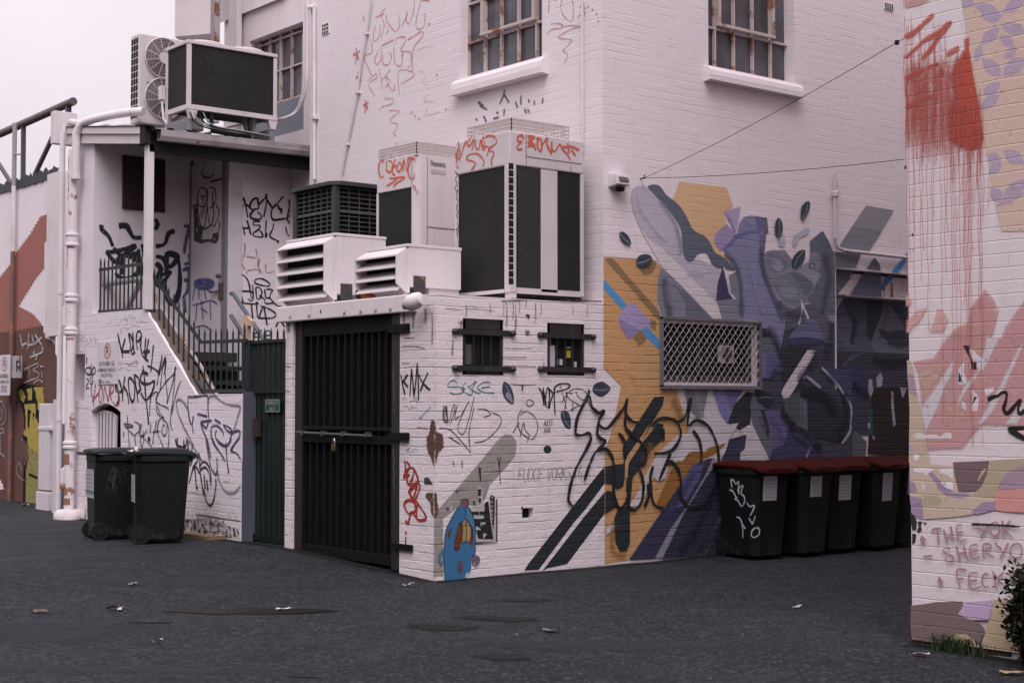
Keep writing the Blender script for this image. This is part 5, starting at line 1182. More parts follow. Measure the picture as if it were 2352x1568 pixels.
# ================================================================== wheelie bins
def bin_mat():
    s = NT('scuffed dark green plastic'); p = s.obj()
    c = s.mix(s.ramp(s.noise(p, 2.2, 5, .6), .35, .75), (.0045, .006, .0064), (.0095, .0118, .0122))
    sc_ = s.noise(s.scaled(p, (40, 40, 5)), 1.0, 4, .7); c = s.mix(s.math('MULTIPLY', s.ramp(sc_, .62, .72), .6), c, (.030, .033, .034))
    z = s.n('ShaderNodeSeparateXYZ', {0: p}).outputs[2]; k = s.math('MULTIPLY', s.ramp(z, .35, .02), s.ramp(s.noise(p, 12, 5, .7), .45, .65)); c = s.mix(s.math('MULTIPLY', k, .7), c, (.040, .036, .032))
    return s.done(c, .55, spec=.3, normal=s.bump(s.noise(p, 90, 2), .12, .003))
m_bin = bin_mat(); m_lid = plain('dark green lid plastic', (.0105, .0155, .0175), .42, var=.3, spec=.4); m_red = plain('red lid plastic', (.045, .0045, .003), .8, var=.35, spec=.12)
m_tyre = plain('black rubber', (.010, .010, .011), .7)
m_stk = plain('white bin sticker', (.50, .50, .54), .5, var=.08); m_stg = plain('green sticker band', (.12, .27, .18)); m_stn = plain('sticker print', (.22, .24, .25))
def make_bin(name, loc, rot, lid_mat, label, group, W=.56, D=.70, H=1.0, sticker='front'):
    """front of the bin faces -y, wheels and handle at +y"""
    t = thing(name, (0, 0, 0), label, 'bin', group)
    def ringz(z, k, r=.06): 
        w, d0, d1 = W / 2 * k, -D / 2 * k * .98, D / 2 * (.86 + .14 * k) * .9
        return [(-w + r, d0, z), (w - r, d0, z), (w, d0 + r, z), (w, d1 - r, z), (w - r, d1, z), (-w + r, d1, z), (-w, d1 - r, z), (-w, d0 + r, z)]
    mb = MB(); mb.grid([ringz(.03, .74), ringz(.05, .78), ringz(.5, .88), ringz(H - .11, .965), ringz(H - .09, 1.04), ringz(H - .035, 1.04)], 0, True, True)
    mb.build('body', m_bin, t, bevel=.006)
    mb = MB(); w = W / 2 * 1.07; y0, y1 = -D / 2 * 1.10, D / 2 * .98
    sec = lambda y, zt, ze, ww: [(-ww, y, ze - .024), (-ww, y, ze), (-ww * .86, y, zt), (-ww * .4, y, zt + .012), (ww * .4, y, zt + .012), (ww * .86, y, zt), (ww, y, ze), (ww, y, ze - .024)]
    mb.grid([sec(y0 - .05, H - .035, H - .05, w * .72), sec(y0, H - .005, H - .02, w), sec(y0 + .1, H + .03, H - .005, w), sec(0, H + .035, H + .005, w), sec(y1 - .06, H + .03, H + .01, w), sec(y1, H + .02, H + .005, w * .95)], 0, False, True)
    mb.build('lid', lid_mat, t, smooth=True)
    mb = MB(); mb.tube([(-.22, y1 + .07, H - .015), (.22, y1 + .07, H - .015)], .016, 8)
    for x in (-.2, .2): mb.bar((x, y1 - .04, H - .02), (x, y1 + .07, H - .015), .03)
    mb.build('handle', m_bin, t)
    for sx_ in (-1, 1):
        mb = MB(); mb.tube([(sx_ * W / 2 * .68, D / 2 * .72, .10), (sx_ * W / 2 * .86, D / 2 * .72, .10)], .10, 20); wh = mb.build('wheel', m_tyre, t, smooth=True)
        mb = MB(); mb.tube([(sx_ * W / 2 * .86, D / 2 * .72, .10), (sx_ * (W / 2 * .86 + .008), D / 2 * .72, .10)], .05, 12); mb.build('hub', m_bin, wh)
    mb = MB(); mb.tube([(-W / 2 * .66, D / 2 * .72, .10), (W / 2 * .66, D / 2 * .72, .10)], .015, 8); mb.build('axle', m_tyre, t)
    t.location = loc; t.rotation_euler = (0, 0, rot); return t
def sticker(t, name, face, a0, a1, z0, z1, rows, W=.56, D=.70, H=1.0, band=None):
    """paper label lying on the tapering front ('f') or side ('s') of a bin"""
    k = lambda z: (.78 + .10 * (z - .05) / .45) if z < .5 else .88 + .085 * (z - .5) / (H - .61)
    f = {'f': lambda a, z, o: (a, -D / 2 * k(z) * .98 - o, z), 's': lambda a, z, o: (-W / 2 * k(z) - o, a, z), 'b': lambda a, z, o: (-a, D / 2 * (.86 + .14 * k(z)) * .9 + o, z)}[face]
    def q(mb, b0, b1, y0, y1, o): mb.face([f(b0, y0, o), f(b1, y0, o), f(b1, y1, o), f(b0, y1, o)])
    def put(mb, nm, mt, par): o = mb.build(nm, mt, None, fix=False); o.parent = par; return o
    mb = MB(); q(mb, a0, a1, z0, z1, .006); s_ = put(mb, name, m_stk, t)
    mb = MB(); n = rows; w = a1 - a0
    for i in range(n):
        z = z0 + (z1 - z0) * (.12 + .78 * i / n); q(mb, a0 + w * .1, a1 - w * (.1 + .25 * ((i * 7) % 3) / 3), z, z + (z1 - z0) * .022, .008)
    put(mb, 'print', m_stn, s_)
    if band: mb = MB(); q(mb, a0, a1, z0 + (z1 - z0) * band[0], z0 + (z1 - z0) * band[1], .009); put(mb, 'band', m_stg, s_)

p = ground_at(352, 1249) + FWD * .27; q = ground_at(250, 1240) + FWD * .26
b1 = make_bin('wheelie_bin', p, math.radians(71), m_lid, 'dark green wheelie bin with a scrap of paper on its lid, the one in front', 'dark green wheelie bins by the steps', H=.98, D=.62)
b2 = make_bin('wheelie_bin', q, math.radians(79), m_lid, 'dark green wheelie bin with a green-banded white label, half hidden behind the other', 'dark green wheelie bins by the steps', H=.97, D=.62)
sticker(b1, 'label_sheet', 'b', -.22, .16, .44, .74, 3, H=.98, D=.62); sticker(b2, 'label_sheet', 'b', -.23, .17, .46, .78, 6, H=.97, D=.62, band=(.17, .27))
pc_ = onZ(*v('N', 885, 165), p.z + 1.035); mb = MB(); mb.grid([[(pc_.x + x, pc_.y + y, pc_.z + .012 * math.sin(5 * x * 9 + y * 40)) for x in (-.03, 0, .03)] for y in (-.09, -.03, .03, .08)])
mb.grid([[(pc_.x + .02 * math.cos(a) * r, pc_.y - .07 + .03 * math.sin(a) * r, pc_.z + h) for a in (k * math.pi / 4 for k in range(8))] for r, h in ((1, 0), (.9, .03), (.3, .045))], 0, True, True)
one(mb, 'paper_scrap', plain('crumpled paper', (.72, .66, .66), .7, var=.1), 'crumpled scrap of white paper on the lid of the front dark green bin', 'paper', fix=False)
# scratched tag on the side of the rear bin
sc = paint((.075, .07, .068), None, .5, .3); mb = Paint('X', 0, 0)
class SideP(Paint):
    def __init__(s, bin_, W=.56, H=1.0): Paint.__init__(s, 'X', 0, .002); s.W, s.H = W, H
    def w3(s, a, b, off):
        k = (.78 + .10 * (b - .05) / .45) if b < .5 else .88 + .085 * (b - .5) / (s.H - .61)
        return Vector((-s.W / 2 * k - off - .003, a, b))
S_ = SideP(b2, H=.97); rnd = random.Random(3)
for k in range(7):
    a, b = .12 - .07 * k * .7, .66 + .05 * rnd.random(); S_.raw(spline([(a + rnd.uniform(-.06, .06), b + rnd.uniform(-.14, .14)) for _ in range(6)], 5), .007, sc)
def local_build(P, name, par, label=None):
    o = P.mb.build(name, P.mats, None, label, fix=False); o.parent = par; return o
local_build(S_, 'scratched_tag', b2)
# red-lidded bins along the alley wall
c = onY(1752, 1200, BY - .72); proto = None; XB = [c.x + .27 + .60 * k for k in range(6)]
labs = ['red-lidded dark bin nearest the alley mouth, white scrawl on its side', 'second red-lidded bin from the alley mouth, with a short square label', 'third red-lidded bin from the alley mouth, its label lower than the others', 'fourth red-lidded bin from the alley mouth, its label cut by the painted wall edge', 'fifth red-lidded bin from the alley mouth, almost hidden by the painted wall', None]
lz = [(.62, .89), (.64, .86), (.58, .85), (.55, .86), (.6, .86)]
for k in range(5):
    t = make_bin('wheelie_bin', (XB[k], BY - .40 + (.05, -.03, .03, -.05, .02)[k], -.005), math.radians((-4, 3, -2, 5, 0)[k]), m_red, labs[k], 'red-lidded bins in the alley', W=.56, D=.66, H=.98)
    sticker(t, 'label_sheet', 'f', -.155, .045, *lz[k], 6, W=.56, D=.66, H=.98)
    if k == 0:
        S_ = SideP(t, H=.98); S_.off = .003; wp = paint((.55, .57, .66), None, .6, .15)
        bin_ab = lambda x, y: (lambda q: (q.y - t.location.y, q.z))(onX(*v('C', x, y), XB[0] - .26))
        for l in ([235, 955, 230, 900, 250, 905, 265, 930, 285, 910, 285, 950, 275, 980], [215, 970, 240, 980, 262, 1020, 275, 1018], [285, 1000, 285, 960, 320, 940, 300, 990, 325, 1020, 320, 1060, 300, 1085, 275, 1045, 250, 1030], [340, 1055, 360, 1085, 395, 1078, 385, 1110, 360, 1150], [258, 1160, 285, 1170, 300, 1230, 298, 1305], [350, 1165, 375, 1200, 400, 1150], [385, 1190, 370, 1210], [320, 1240, 300, 1210], [400, 1230, 370, 1255, 365, 1290, 385, 1300, 420, 1280, 425, 1240, 405, 1235]):
            S_.raw(spline([bin_ab(*q) for q in pairs(l)], 4), .022, wp)
        local_build(S_, 'graffiti', t)
# ================================================================== painted block building on the right
m_blk_w = white_wall('white painted block', (.77, .685, .715), BLK, amount=.16, streak=.10, mort=.45)
rb = thing('painted_block_building', (RX, RY, -.1), 'white block building on the right, splashed with red paint over pink, ochre and violet shapes', 'building')
RYe = -9.0
mb = MB(); mb.face([(RX, RYe, -.4), (RX, RY, -.4), (RX, RY, 12.0), (RX, RYe, 12.0)])
mb.face([(RX, RY, -.4), (RX + 34, RY, -.4), (RX + 34, RY, 12.0), (RX, RY, 12.0)]); mb.face([(RX, RYe, 12.0), (RX, RY, 12.0), (RX + 34, RY, 12.0), (RX + 34, RYe, 12.0)])
mb.face([(RX + 34, RYe, -.4), (RX + 34, RY, -.4), (RX + 34, RY, 12.0), (RX + 34, RYe, 12.0)]); mb.face([(RX, RYe, -.4), (RX + 34, RYe, -.4), (RX + 34, RYe, 12.0), (RX, RYe, 12.0)])
mb.build('wall', m_blk_w, rb)
# ragged plinth of brick at the foot
E = Paint('X', RX, .003, BLK); E.poly('R5', [440, 850, 470, 850, 500, 980, 520, 1030, 900, 1075, 1300, 1105, 1720, 1170, 1720, 1240, 900, 1160, 440, 1130], paint((.075, .05, .045), BLK, wear=.2)); E.build('plinth', rb)
# ================================================================== ground
mb = MB()
xs = [-14 + .5 * i for i in range(70)] + [22, 25, 30, 40, 60, 90]; ys = [-12 + .4 * i for i in range(100)] + [29, 32, 40, 55, 80, 120]
rows = []
for x in xs:
    rows.append([(x, y, gz(x, y) + .012 * mnoise.noise(Vector((x * .7, y * .7, 0)))) for y in ys])
mb.grid(rows); gr = mb.build('ground', asphalt_mat(), smooth=True); tag(gr, kind='structure')
# patches: damp stains, an old round cover, dark line along the walls
def blob(px, py, rx, ry, seed, n=22, ang=0):
    rnd = random.Random(seed); c = ground_at(px, py); out = []
    for k in range(n):
        a = 2 * math.pi * k / n; rr = 1 + .22 * math.sin(2 * a + seed) + .12 * rnd.uniform(-1, 1)
        d = RGT * (rx * math.cos(a) * rr) + Vector((FWD.x, FWD.y, 0)) * (ry * math.sin(a) * rr); p = c + d; out.append((p.x, p.y))
    return out
def patch(polys, name, mat, lift):
    mb = MB()
    for k, l in enumerate(polys):
        c = (sum(a for a, b in l) / len(l), sum(b for a, b in l) / len(l)); gzz = lambda x, y: gz(x, y) + .012 * mnoise.noise(Vector((x * .7, y * .7, 0))) + lift
        ring2 = [(c[0] + (a - c[0]) * .5, c[1] + (b - c[1]) * .5) for a, b in l]
        r0 = [(a, b, gzz(a, b)) for a, b in l]; r1 = [(a, b, gzz(a, b)) for a, b in ring2]; r2 = [(c[0] + (a - c[0]) * .02, c[1] + (b - c[1]) * .02, gzz(*c)) for a, b in l]
        n = len(l)
        for ra, rb_ , va, vb in ((r0, r1, 0, .5), (r1, r2, .5, 1)):
            for i in range(n): j = (i + 1) % n; mb.face([ra[i], ra[j], rb_[j], rb_[i]], 0, [(0, va), (0, va), (0, vb), (0, vb)])
    o = mb.build(name, mat, fix=False); tag(o, kind='structure'); return o
def soft_patch(name, col, rough, k=.5, hard=.35):
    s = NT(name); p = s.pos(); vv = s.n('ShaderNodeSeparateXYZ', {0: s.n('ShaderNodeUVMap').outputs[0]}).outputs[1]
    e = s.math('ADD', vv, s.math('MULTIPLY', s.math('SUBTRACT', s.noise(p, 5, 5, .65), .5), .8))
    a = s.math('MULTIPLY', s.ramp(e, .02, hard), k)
    return s.done(col, rough, alpha=a, normal=s.bump(s.noise(p, 110, 2), .3, .006), spec=.35)
pd = [blob(580, 1405, .62, .20, 1), ]
patch(pd, 'damp_patch', soft_patch('damp asphalt', (.0025, .0025, .003), .45, .97, .2), .006)
patch([blob(1020, 1440, .30, .22, 2), blob(1150, 1422, .38, .16, 3), blob(1150, 1508, .30, .14, 4), blob(1210, 1378, .35, .10, 5), blob(700, 1555, .12, .03, 9), blob(340, 1430, .25, .05, 19)], 'oil_stain', soft_patch('oil stained asphalt', (.0035, .0035, .004), .7, .8, .5), .006)
patch([blob(920, 1255 - 0, .5, .12, 31), blob(730, 1268, .42, .06, 32)], 'repair_patch', soft_patch('old repair', (.014, .014, .015), .8, .7, .3), .005)
patch([blob(120, 1450, 1.6, .5, 11), blob(500, 1340, 2.2, .35, 12), blob(1500, 1480, 1.6, .35, 13), blob(300, 1540, 1.4, .22, 14)], 'dusty_patch', soft_patch('dry dusty asphalt', (.034, .037, .046), .9, .45, .9), .004)
# litter
rnd = random.Random(12)
lit = [('paper_scrap', 'paper', (.60, .58, .58), (650, 1402), .10, .035, 'white torn paper lying at the right end of the dark damp patch'), ('paper_scrap', 'paper', (.66, .64, .64), (276, 1402), .03, .05, 'tiny white paper scrap at the left end of the dark damp patch'),
       ('dry_leaf', 'leaf', (.22, .12, .07), (90, 1407), .09, .03, 'brown dry leaf on the asphalt at the far lower left'), ('dry_leaf', 'leaf', (.20, .13, .10), (258, 1399), .07, .02, 'brown dry leaf just left of the damp patch'), ('dry_leaf', 'leaf', (.26, .23, .22), (304, 1345), .05, .03, 'pale curled leaf on open asphalt above the damp patch'),
       ('paper_scrap', 'paper', (.45, .44, .45), (362, 1477), .05, .015, 'flat grey paper strip on the asphalt below the damp patch'), ('paper_scrap', 'paper', (.6, .58, .58), (1083, 1326), .06, .03, 'scrap of white paper at the wall foot right of the blue paste-up'),
       ('paper_scrap', 'paper', (.5, .48, .48), (938, 1346), .07, .02, 'white litter on the asphalt in front of the shed corner'), ('paper_scrap', 'paper', (.50, .47, .47), (2112, 1508), .09, .02, 'white paper strip near the foot of the painted block wall'), ('dry_leaf', 'leaf', (.34, .24, .15), (2330, 1550), .12, .03, 'large orange-brown leaf in the lower right corner'),
       ('dry_leaf', 'leaf', (.13, .125, .13), (1265, 1451), .11, .03, 'dark curled leaf on the asphalt below the shed corner'), ('paper_scrap', 'paper', (.4, .39, .4), (1832, 1398), .06, .02, 'grey paper scrap on the asphalt before the alley'), ('dry_leaf', 'leaf', (.40, .34, .30), (205, 1172), .10, .04, 'pale leaf lying beside the concrete base of the drainpipe'), ('dry_leaf', 'leaf', (.36, .29, .24), (58, 1162), .10, .04, 'pale leaf below the red-brown corrugated wall')]
for nm, cat, col, px, L, Wd, lab in lit:
    L *= .75
    c = ground_at(*px); mb = MB(); a = rnd.uniform(-.6, .6); u = RGT * math.cos(a) + Vector((FWD.x, FWD.y, 0)) * math.sin(a); w = Vector((-u.y, u.x, 0)); rows = []
    for i in range(6):
        t = i / 5 - .5; ww = Wd * (1 - (2 * t) ** 2 * .75) * rnd.uniform(.7, 1.2) + .004
        rows.append([c + u * (L * 2 * t) + w * (ww * s1) + Vector((0, 0, .014 + .022 * abs(s1) * rnd.random() + .006 * math.sin(5 * t))) for s1 in (-1, 0, 1)])
    mb.grid(rows); one(mb, nm, plain('litter', col, .8, var=.25, scale=20), lab, cat, fix=False)
mb = MB(); rnd = random.Random(8)
for k in range(150):
    px, py = rnd.uniform(0, 2352), 1268 + 300 * rnd.random() ** 1.3
    if px > 1000 and py < 1345: continue
    if px > 2050 and py < 1500: continue
    c = ground_at(px, py) + Vector((0, 0, .013)); r = rnd.uniform(.002, .006) * (1.8 if rnd.random() < .08 else 1); a0 = rnd.random() * 6
    mb.grid([[c + Vector((r * f * math.cos(a0 + j * 1.257), r * f * .8 * math.sin(a0 + j * 1.257), h)) for j in range(5)] for f, h in ((1, -.006), (.8, r * .4), (.1, r * .6))], 0 if rnd.random() < .55 else 1, True)
lg = mb.build('gravel_litter', [plain('pale grit', (.20, .19, .195), .8), plain('dark grit', (.10, .09, .085), .9)], fix=False); tag(lg, 'pale specks of grit and crumbs scattered over the dark asphalt', 'grit', kind='stuff')
# grass tuft and shrub by the painted wall
m_gra = plain('weed green', (.030, .055, .018), .6, var=.5, scale=12)
def blades(mb, c, n, spread, h, rnd):
    for _ in range(n):
        b = c + Vector((rnd.gauss(0, spread * .35), rnd.gauss(0, spread), 0)); a = rnd.random() * 6.28; hh = h * rnd.uniform(.4, 1.1); lean = Vector((math.cos(a), math.sin(a), 0)) * hh * rnd.uniform(.2, .8); w = Vector((-math.sin(a), math.cos(a), 0)) * .004
        p1 = b + lean * .4 + Vector((0, 0, hh * .7)); p2 = b + lean + Vector((0, 0, hh * .85)); mb.face([b - w, b + w, p1 + w * .8, p1 - w * .8]); mb.face([p1 - w * .8, p1 + w * .8, p2])
rnd = random.Random(5); mb = MB()
for fx, n, sp, h in ((1100, 150, .10, .15), (1200, 70, .12, .10), (980, 50, .08, .14)): 
    c = ground_at(*v('R5', fx, 1160)); blades(mb, Vector((RX - .05, c.y, c.z)), n, sp, h, rnd)
one(mb, 'grass_tuft', m_gra, 'small tuft of green grass at the foot of the painted block wall', 'grass', fix=False)
c = ground_at(2345, 1505); sh = thing('shrub', (RX - .22, c.y, c.z), 'dark leafy shrub against the painted block wall at the right edge', 'shrub')
rnd = random.Random(21); st = MB(); lf = MB(); base = Vector((RX - .22, c.y - .33, c.z))
m_leaf = [plain('shrub leaf', (.022, .030, .014), .5, var=.4, scale=9), plain('olive leaf', (.050, .050, .022), .5, var=.3)]
for k in range(60):
    a = rnd.uniform(0, 6.28); tip = base + Vector((.16 * math.cos(a) * rnd.uniform(.4, 1.1), .17 * math.sin(a) * rnd.uniform(.2, 1.15), rnd.uniform(.2, .66))); mid = base.lerp(tip, .5) + Vector((rnd.gauss(0, .03), rnd.gauss(0, .03), .03))
    path = spline([tuple(base + Vector((rnd.gauss(0, .03), rnd.gauss(0, .05), 0))), tuple(mid), tuple(tip)], 5); st.tube([Vector(p) for p in path], .005, 4)
    for i, p in enumerate(path[3:]):
        for _ in range(11):
            q = Vector(p) + Vector((rnd.gauss(0, .028), rnd.gauss(0, .035), rnd.gauss(0, .03))); d = Vector((rnd.gauss(0, 1), rnd.gauss(0, 1), rnd.gauss(.3, .8))).normalized(); w = d.cross(Vector((rnd.random(), rnd.random(), 1))).normalized(); L = rnd.uniform(.024, .055)
            lf.face([q, q + d * L * .5 + w * L * .28, q + d * L, q + d * L * .5 - w * L * .28], 0 if rnd.random() < .7 else 1)
st.build('stem', plain('shrub stem', (.05, .04, .03), .8), sh); lf.build('foliage', m_leaf, sh, fix=False)

# thin cracks and a seam in the asphalt
def ground_line(px, w, name, mat, seed):
    rnd = random.Random(seed); pts = [ground_at(*q) for q in pairs(px)]; path = [Vector(q) for q in spline([tuple(p) for p in pts], 8)]; rows = []
    for i, p in enumerate(path):
        d = (path[min(i + 1, len(path) - 1)] - path[max(i - 1, 0)]).normalized(); nn = Vector((-d.y, d.x, 0)); p = p + nn * rnd.uniform(-.02, .02); ww = w * rnd.uniform(.3, 1.2); z = gz(p.x, p.y) + .012 * mnoise.noise(Vector((p.x * .7, p.y * .7, 0))) + .0075
        rows.append([(p.x + nn.x * ww * k, p.y + nn.y * ww * k, z) for k in (-1, 1)])
    mb = MB(); mb.grid(rows); tag(mb.build(name, mat, fix=False), kind='structure')
m_crk = plain('open crack', (.0035, .0035, .004), .9)
for k, l in enumerate(([1890, 1474, 1960, 1476, 2030, 1473, 2098, 1474], [1480, 1402, 1580, 1425, 1700, 1432, 1850, 1452], [0, 1330, 110, 1352, 230, 1356, 330, 1372], [1350, 1330, 1480, 1345, 1600, 1340])): ground_line(l, .0045, 'crack', m_crk, k)
# dark strip fading outwards along the foot of the walls
gm = soft_patch('dark wall foot', (.004, .004, .004), .8, .85, .9)
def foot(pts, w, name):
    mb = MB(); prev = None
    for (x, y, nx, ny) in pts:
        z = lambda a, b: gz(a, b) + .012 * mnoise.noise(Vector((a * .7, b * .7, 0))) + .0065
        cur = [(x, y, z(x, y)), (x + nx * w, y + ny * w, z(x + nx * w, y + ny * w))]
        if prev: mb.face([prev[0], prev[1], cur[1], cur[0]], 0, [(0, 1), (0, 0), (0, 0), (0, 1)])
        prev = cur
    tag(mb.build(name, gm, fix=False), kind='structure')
foot([(AX + .05, BY + .01 + .3 * k, -1, 0) for k in range(28)], .22, 'dark_foot'); foot([(AX + .3 * k, BY + .05, 0, -1) for k in range(30)], .22, 'dark_foot'); foot([(RX + .05, RY - .3 * k, -1, 0) for k in range(14)], .25, 'dark_foot')
# unseen building added to close off the low sky; shows in the window glass
m_opp = white_wall('brown brick', (.13, .085, .07), BRK, amount=.3, streak=.2, mort=.4)
ob = thing('added_warehouse', (-8, 0, -.2), 'brown brick warehouse added unseen behind the viewpoint to close off the low sky', 'building')
mb = MB(); mb.box(-16, -8, -22, 34, -.5, 10.0); mb.box(-8, 26, -30, -16, -.5, 7.0); mb.build('wall', m_opp, ob)
# ================================================================== graffiti
INK = (.022, .024, .030)
bk = pr((.016, .018, .023), BRK, .34, .05); bk_thin = pr((.028, .028, .034), BRK, .4, .2); bkf = pr((.032, .033, .042), BRK, .6, .15)
faint = pr((.16, .145, .155), BRK, .7, .45, .75); pur = pr((.085, .055, .135), BRK, .5, .05, .95); pur_l = pr((.17, .13, .235), BRK, .85, .2, .7); pink = pr((.42, .10, .15), BRK, .45, .1, .92)
# --- stair block wall
G_ = Paint('X', AX, .003, BRK)
G_.strokes('S2', [[850, 1045, 880, 1180, 905, 1290, 915, 1350], [945, 1105, 900, 1270], [895, 1275, 1000, 1272], [985, 1040, 1010, 1180, 1005, 1270], [1000, 1040, 1040, 1150, 1060, 1300], [1040, 1030, 1045, 1160, 1025, 1300, 1075, 1280], [1090, 1040, 1085, 1150, 1100, 1250], [1090, 1040, 1125, 1015, 1150, 1060, 1130, 1120, 1095, 1150], [1150, 1075, 1140, 1200, 1160, 1310, 1185, 1345], [1205, 1100, 1190, 1290, 1210, 1330], [1240, 1115, 1225, 1200, 1200, 1290], [1170, 1280, 1255, 1270], [1230, 1240, 1195, 1380], [1185, 1340, 1235, 1395], [1300, 1190, 1285, 1350, 1268, 1530]], 24, bk, 4)
G_.strokes('S2', [[1225, 1450, 1300, 1480, 1365, 1530], [1410, 1315, 1395, 1420, 1355, 1560], [1455, 1330, 1400, 1470, 1370, 1568], [1460, 1380, 1440, 1560], [1580, 1460, 1560, 1568]], 20, bk, 4)
G_.build('graffiti', stair, 'black sprayed tag to the right of the parking sign')
G_ = Paint('X', AX, .004, BRK)
G_.strokes('S', [[550, 420, 575, 500, 590, 600, 585, 690, 560, 720], [545, 430, 560, 560], [590, 390, 620, 480, 640, 560, 645, 690], [600, 560, 650, 545], [675, 350, 655, 470, 650, 560], [655, 470, 690, 540], [690, 530, 715, 620, 725, 720], [720, 370, 725, 500, 745, 640, 775, 690, 800, 640, 805, 480, 770, 390, 730, 375], [800, 320, 815, 450, 835, 560, 850, 700], [800, 325, 860, 380, 870, 470, 885, 520, 840, 580], [915, 200, 940, 420, 955, 640, 985, 900, 990, 1000], [985, 310, 920, 300, 885, 360, 905, 440, 1000, 450, 1065, 410, 1070, 450, 1040, 560, 975, 660, 930, 650, 890, 570], [905, 280, 985, 330]], 26, bk, 4)
G_.strokes('S', [[985, 215, 1050, 240, 1130, 285], [1175, 70, 1140, 250, 1105, 480], [1230, 100, 1180, 250, 1145, 550], [1210, 110, 1215, 330, 1245, 620, 1235, 720], [1355, 230, 1330, 320, 1215, 440, 1090, 670, 1240, 770, 1260, 790], [1350, 260, 1320, 420, 1240, 720], [1350, 280, 1330, 560, 1290, 900, 1290, 1000, 1315, 1080], [1425, 410, 1370, 560, 1300, 860], [1085, 560, 1110, 570, 1100, 660, 1095, 760, 1110, 840, 1150, 880, 1140, 890], [1085, 560, 1030, 620, 1010, 740, 1005, 880], [1110, 740, 1150, 850, 1200, 910, 1170, 905, 1130, 950, 1120, 1000]], 13, bk, 5)
G_.strokes('S', [[705, 870, 710, 960, 720, 1100, 740, 1330], [660, 990, 770, 1000, 770, 1030, 680, 1025], [665, 1000, 730, 1080, 810, 1150], [660, 1090, 655, 1170], [800, 960, 860, 990, 870, 1080, 810, 1150, 830, 1320], [905, 980, 880, 1100, 890, 1260, 905, 1300, 930, 1180, 915, 1080], [880, 980, 870, 1130, 900, 1160], [975, 1060, 930, 1140, 900, 1150, 1000, 1250, 1050, 1320], [1025, 990, 1010, 1100], [1100, 940, 1080, 1060, 1060, 1150, 1050, 1260], [1055, 1100, 1130, 1085], [1130, 960, 1110, 1080, 1150, 1200, 1200, 1320], [1180, 930, 1240, 980, 1235, 1100, 1200, 1150, 1175, 1080, 1185, 1010, 1220, 1010], [1250, 990, 1270, 1120, 1255, 1330]], 15, bkf, 4)
G_.dot('S', 1000, 1192, 17, pr((.02, .02, .02), BRK, None, 0), 36)
G_.build('graffiti', stair, 'large black sprayed tag ending in a dollar-like S')
G_ = Paint('X', AX, .0035, BRK)
G_.strokes('S', [[215, 545, 240, 640, 255, 760], [245, 690, 280, 470, 270, 500], [235, 690, 320, 570], [345, 480, 325, 580, 330, 690, 355, 690, 370, 560, 355, 480, 335, 510], [385, 690, 400, 490, 430, 600, 450, 690, 470, 440, 455, 430], [480, 590, 520, 545, 515, 480, 490, 480, 475, 600, 500, 680], [545, 470, 550, 520, 600, 620, 590, 720, 545, 740, 510, 690]], 20, pink, 4)
G_.build('graffiti', stair, 'pink sprayed tag left of the black one')
G_ = Paint('X', AX, .0035, BRK)
G_.strokes('S', [[160, 95, 155, 180], [222, 180, 215, 320, 240, 250, 265, 230, 275, 300, 225, 325, 165, 320, 140, 270, 165, 235, 225, 240]], 22, pur, 4)
G_.strokes('S', [[150, 395, 180, 385, 185, 420, 150, 510, 200, 505], [215, 350, 205, 450, 245, 440], [240, 330, 220, 540], [258, 405, 258, 435]], 16, pur, 4)
G_.build('graffiti', stair, 'small violet character scrawl beside the dark niche')
G_ = Paint('X', AX, .0035, BRK)
G_.strokes('S', [[1520, 620, 1560, 630, 1660, 622, 1780, 615, 1790, 720, 1790, 800, 1800, 930, 1770, 1040, 1745, 1030, 1690, 960], [1520, 625, 1520, 760, 1530, 850, 1545, 950, 1575, 1010], [1595, 880, 1580, 1000, 1592, 1120], [1650, 855, 1780, 890], [1700, 960, 1840, 945], [1690, 970, 1730, 1100, 1780, 1200, 1800, 1344], [1880, 930, 1960, 980], [1990, 1000, 2080, 1040, 2110, 1100, 2060, 1090, 2000, 1020], [1830, 1060, 1850, 1020, 1920, 1020, 1980, 1080, 2000, 1145], [1830, 1060, 1840, 1180, 1890, 1300, 1930, 1344], [1905, 1070, 1890, 1150, 1940, 1250, 2030, 1290, 2080, 1220, 2110, 1130, 2180, 1080, 2215, 1090, 2215, 1150, 2150, 1250, 2100, 1344], [2030, 1250, 2035, 1344]], 24, pur, 4)
G_.strokes('S', [[1360, 700, 1400, 660, 1470, 710, 1530, 820], [1360, 700, 1390, 850, 1450, 1000, 1540, 1170, 1600, 1290], [1790, 720, 1800, 640, 1860, 615, 1900, 625, 1960, 680, 2060, 730, 2230, 750], [2230, 760, 2190, 900, 2150, 1040, 2110, 1100]], 34, pur_l, 4)
G_.strokes('S3', [[545, 10, 570, 150, 600, 330, 645, 430, 675, 460, 690, 380, 685, 245], [620, 0, 680, 110, 790, 290], [565, 20, 610, 250], [800, 60, 810, 250, 835, 450], [670, 0, 740, 70, 800, 100, 850, 60, 870, 0], [975, 0, 900, 90, 860, 160, 930, 190, 985, 270]], 22, pur, 4)
G_.strokes('S3', [[690, 390, 715, 540, 790, 670, 860, 695, 920, 680, 985, 590], [300, 0, 400, 130, 500, 290]], 32, pur_l, 4)
G_.build('graffiti', stair, 'violet outlined throw-up on the low stair wall')
G_ = Paint('X', AX, .0042, BRK)
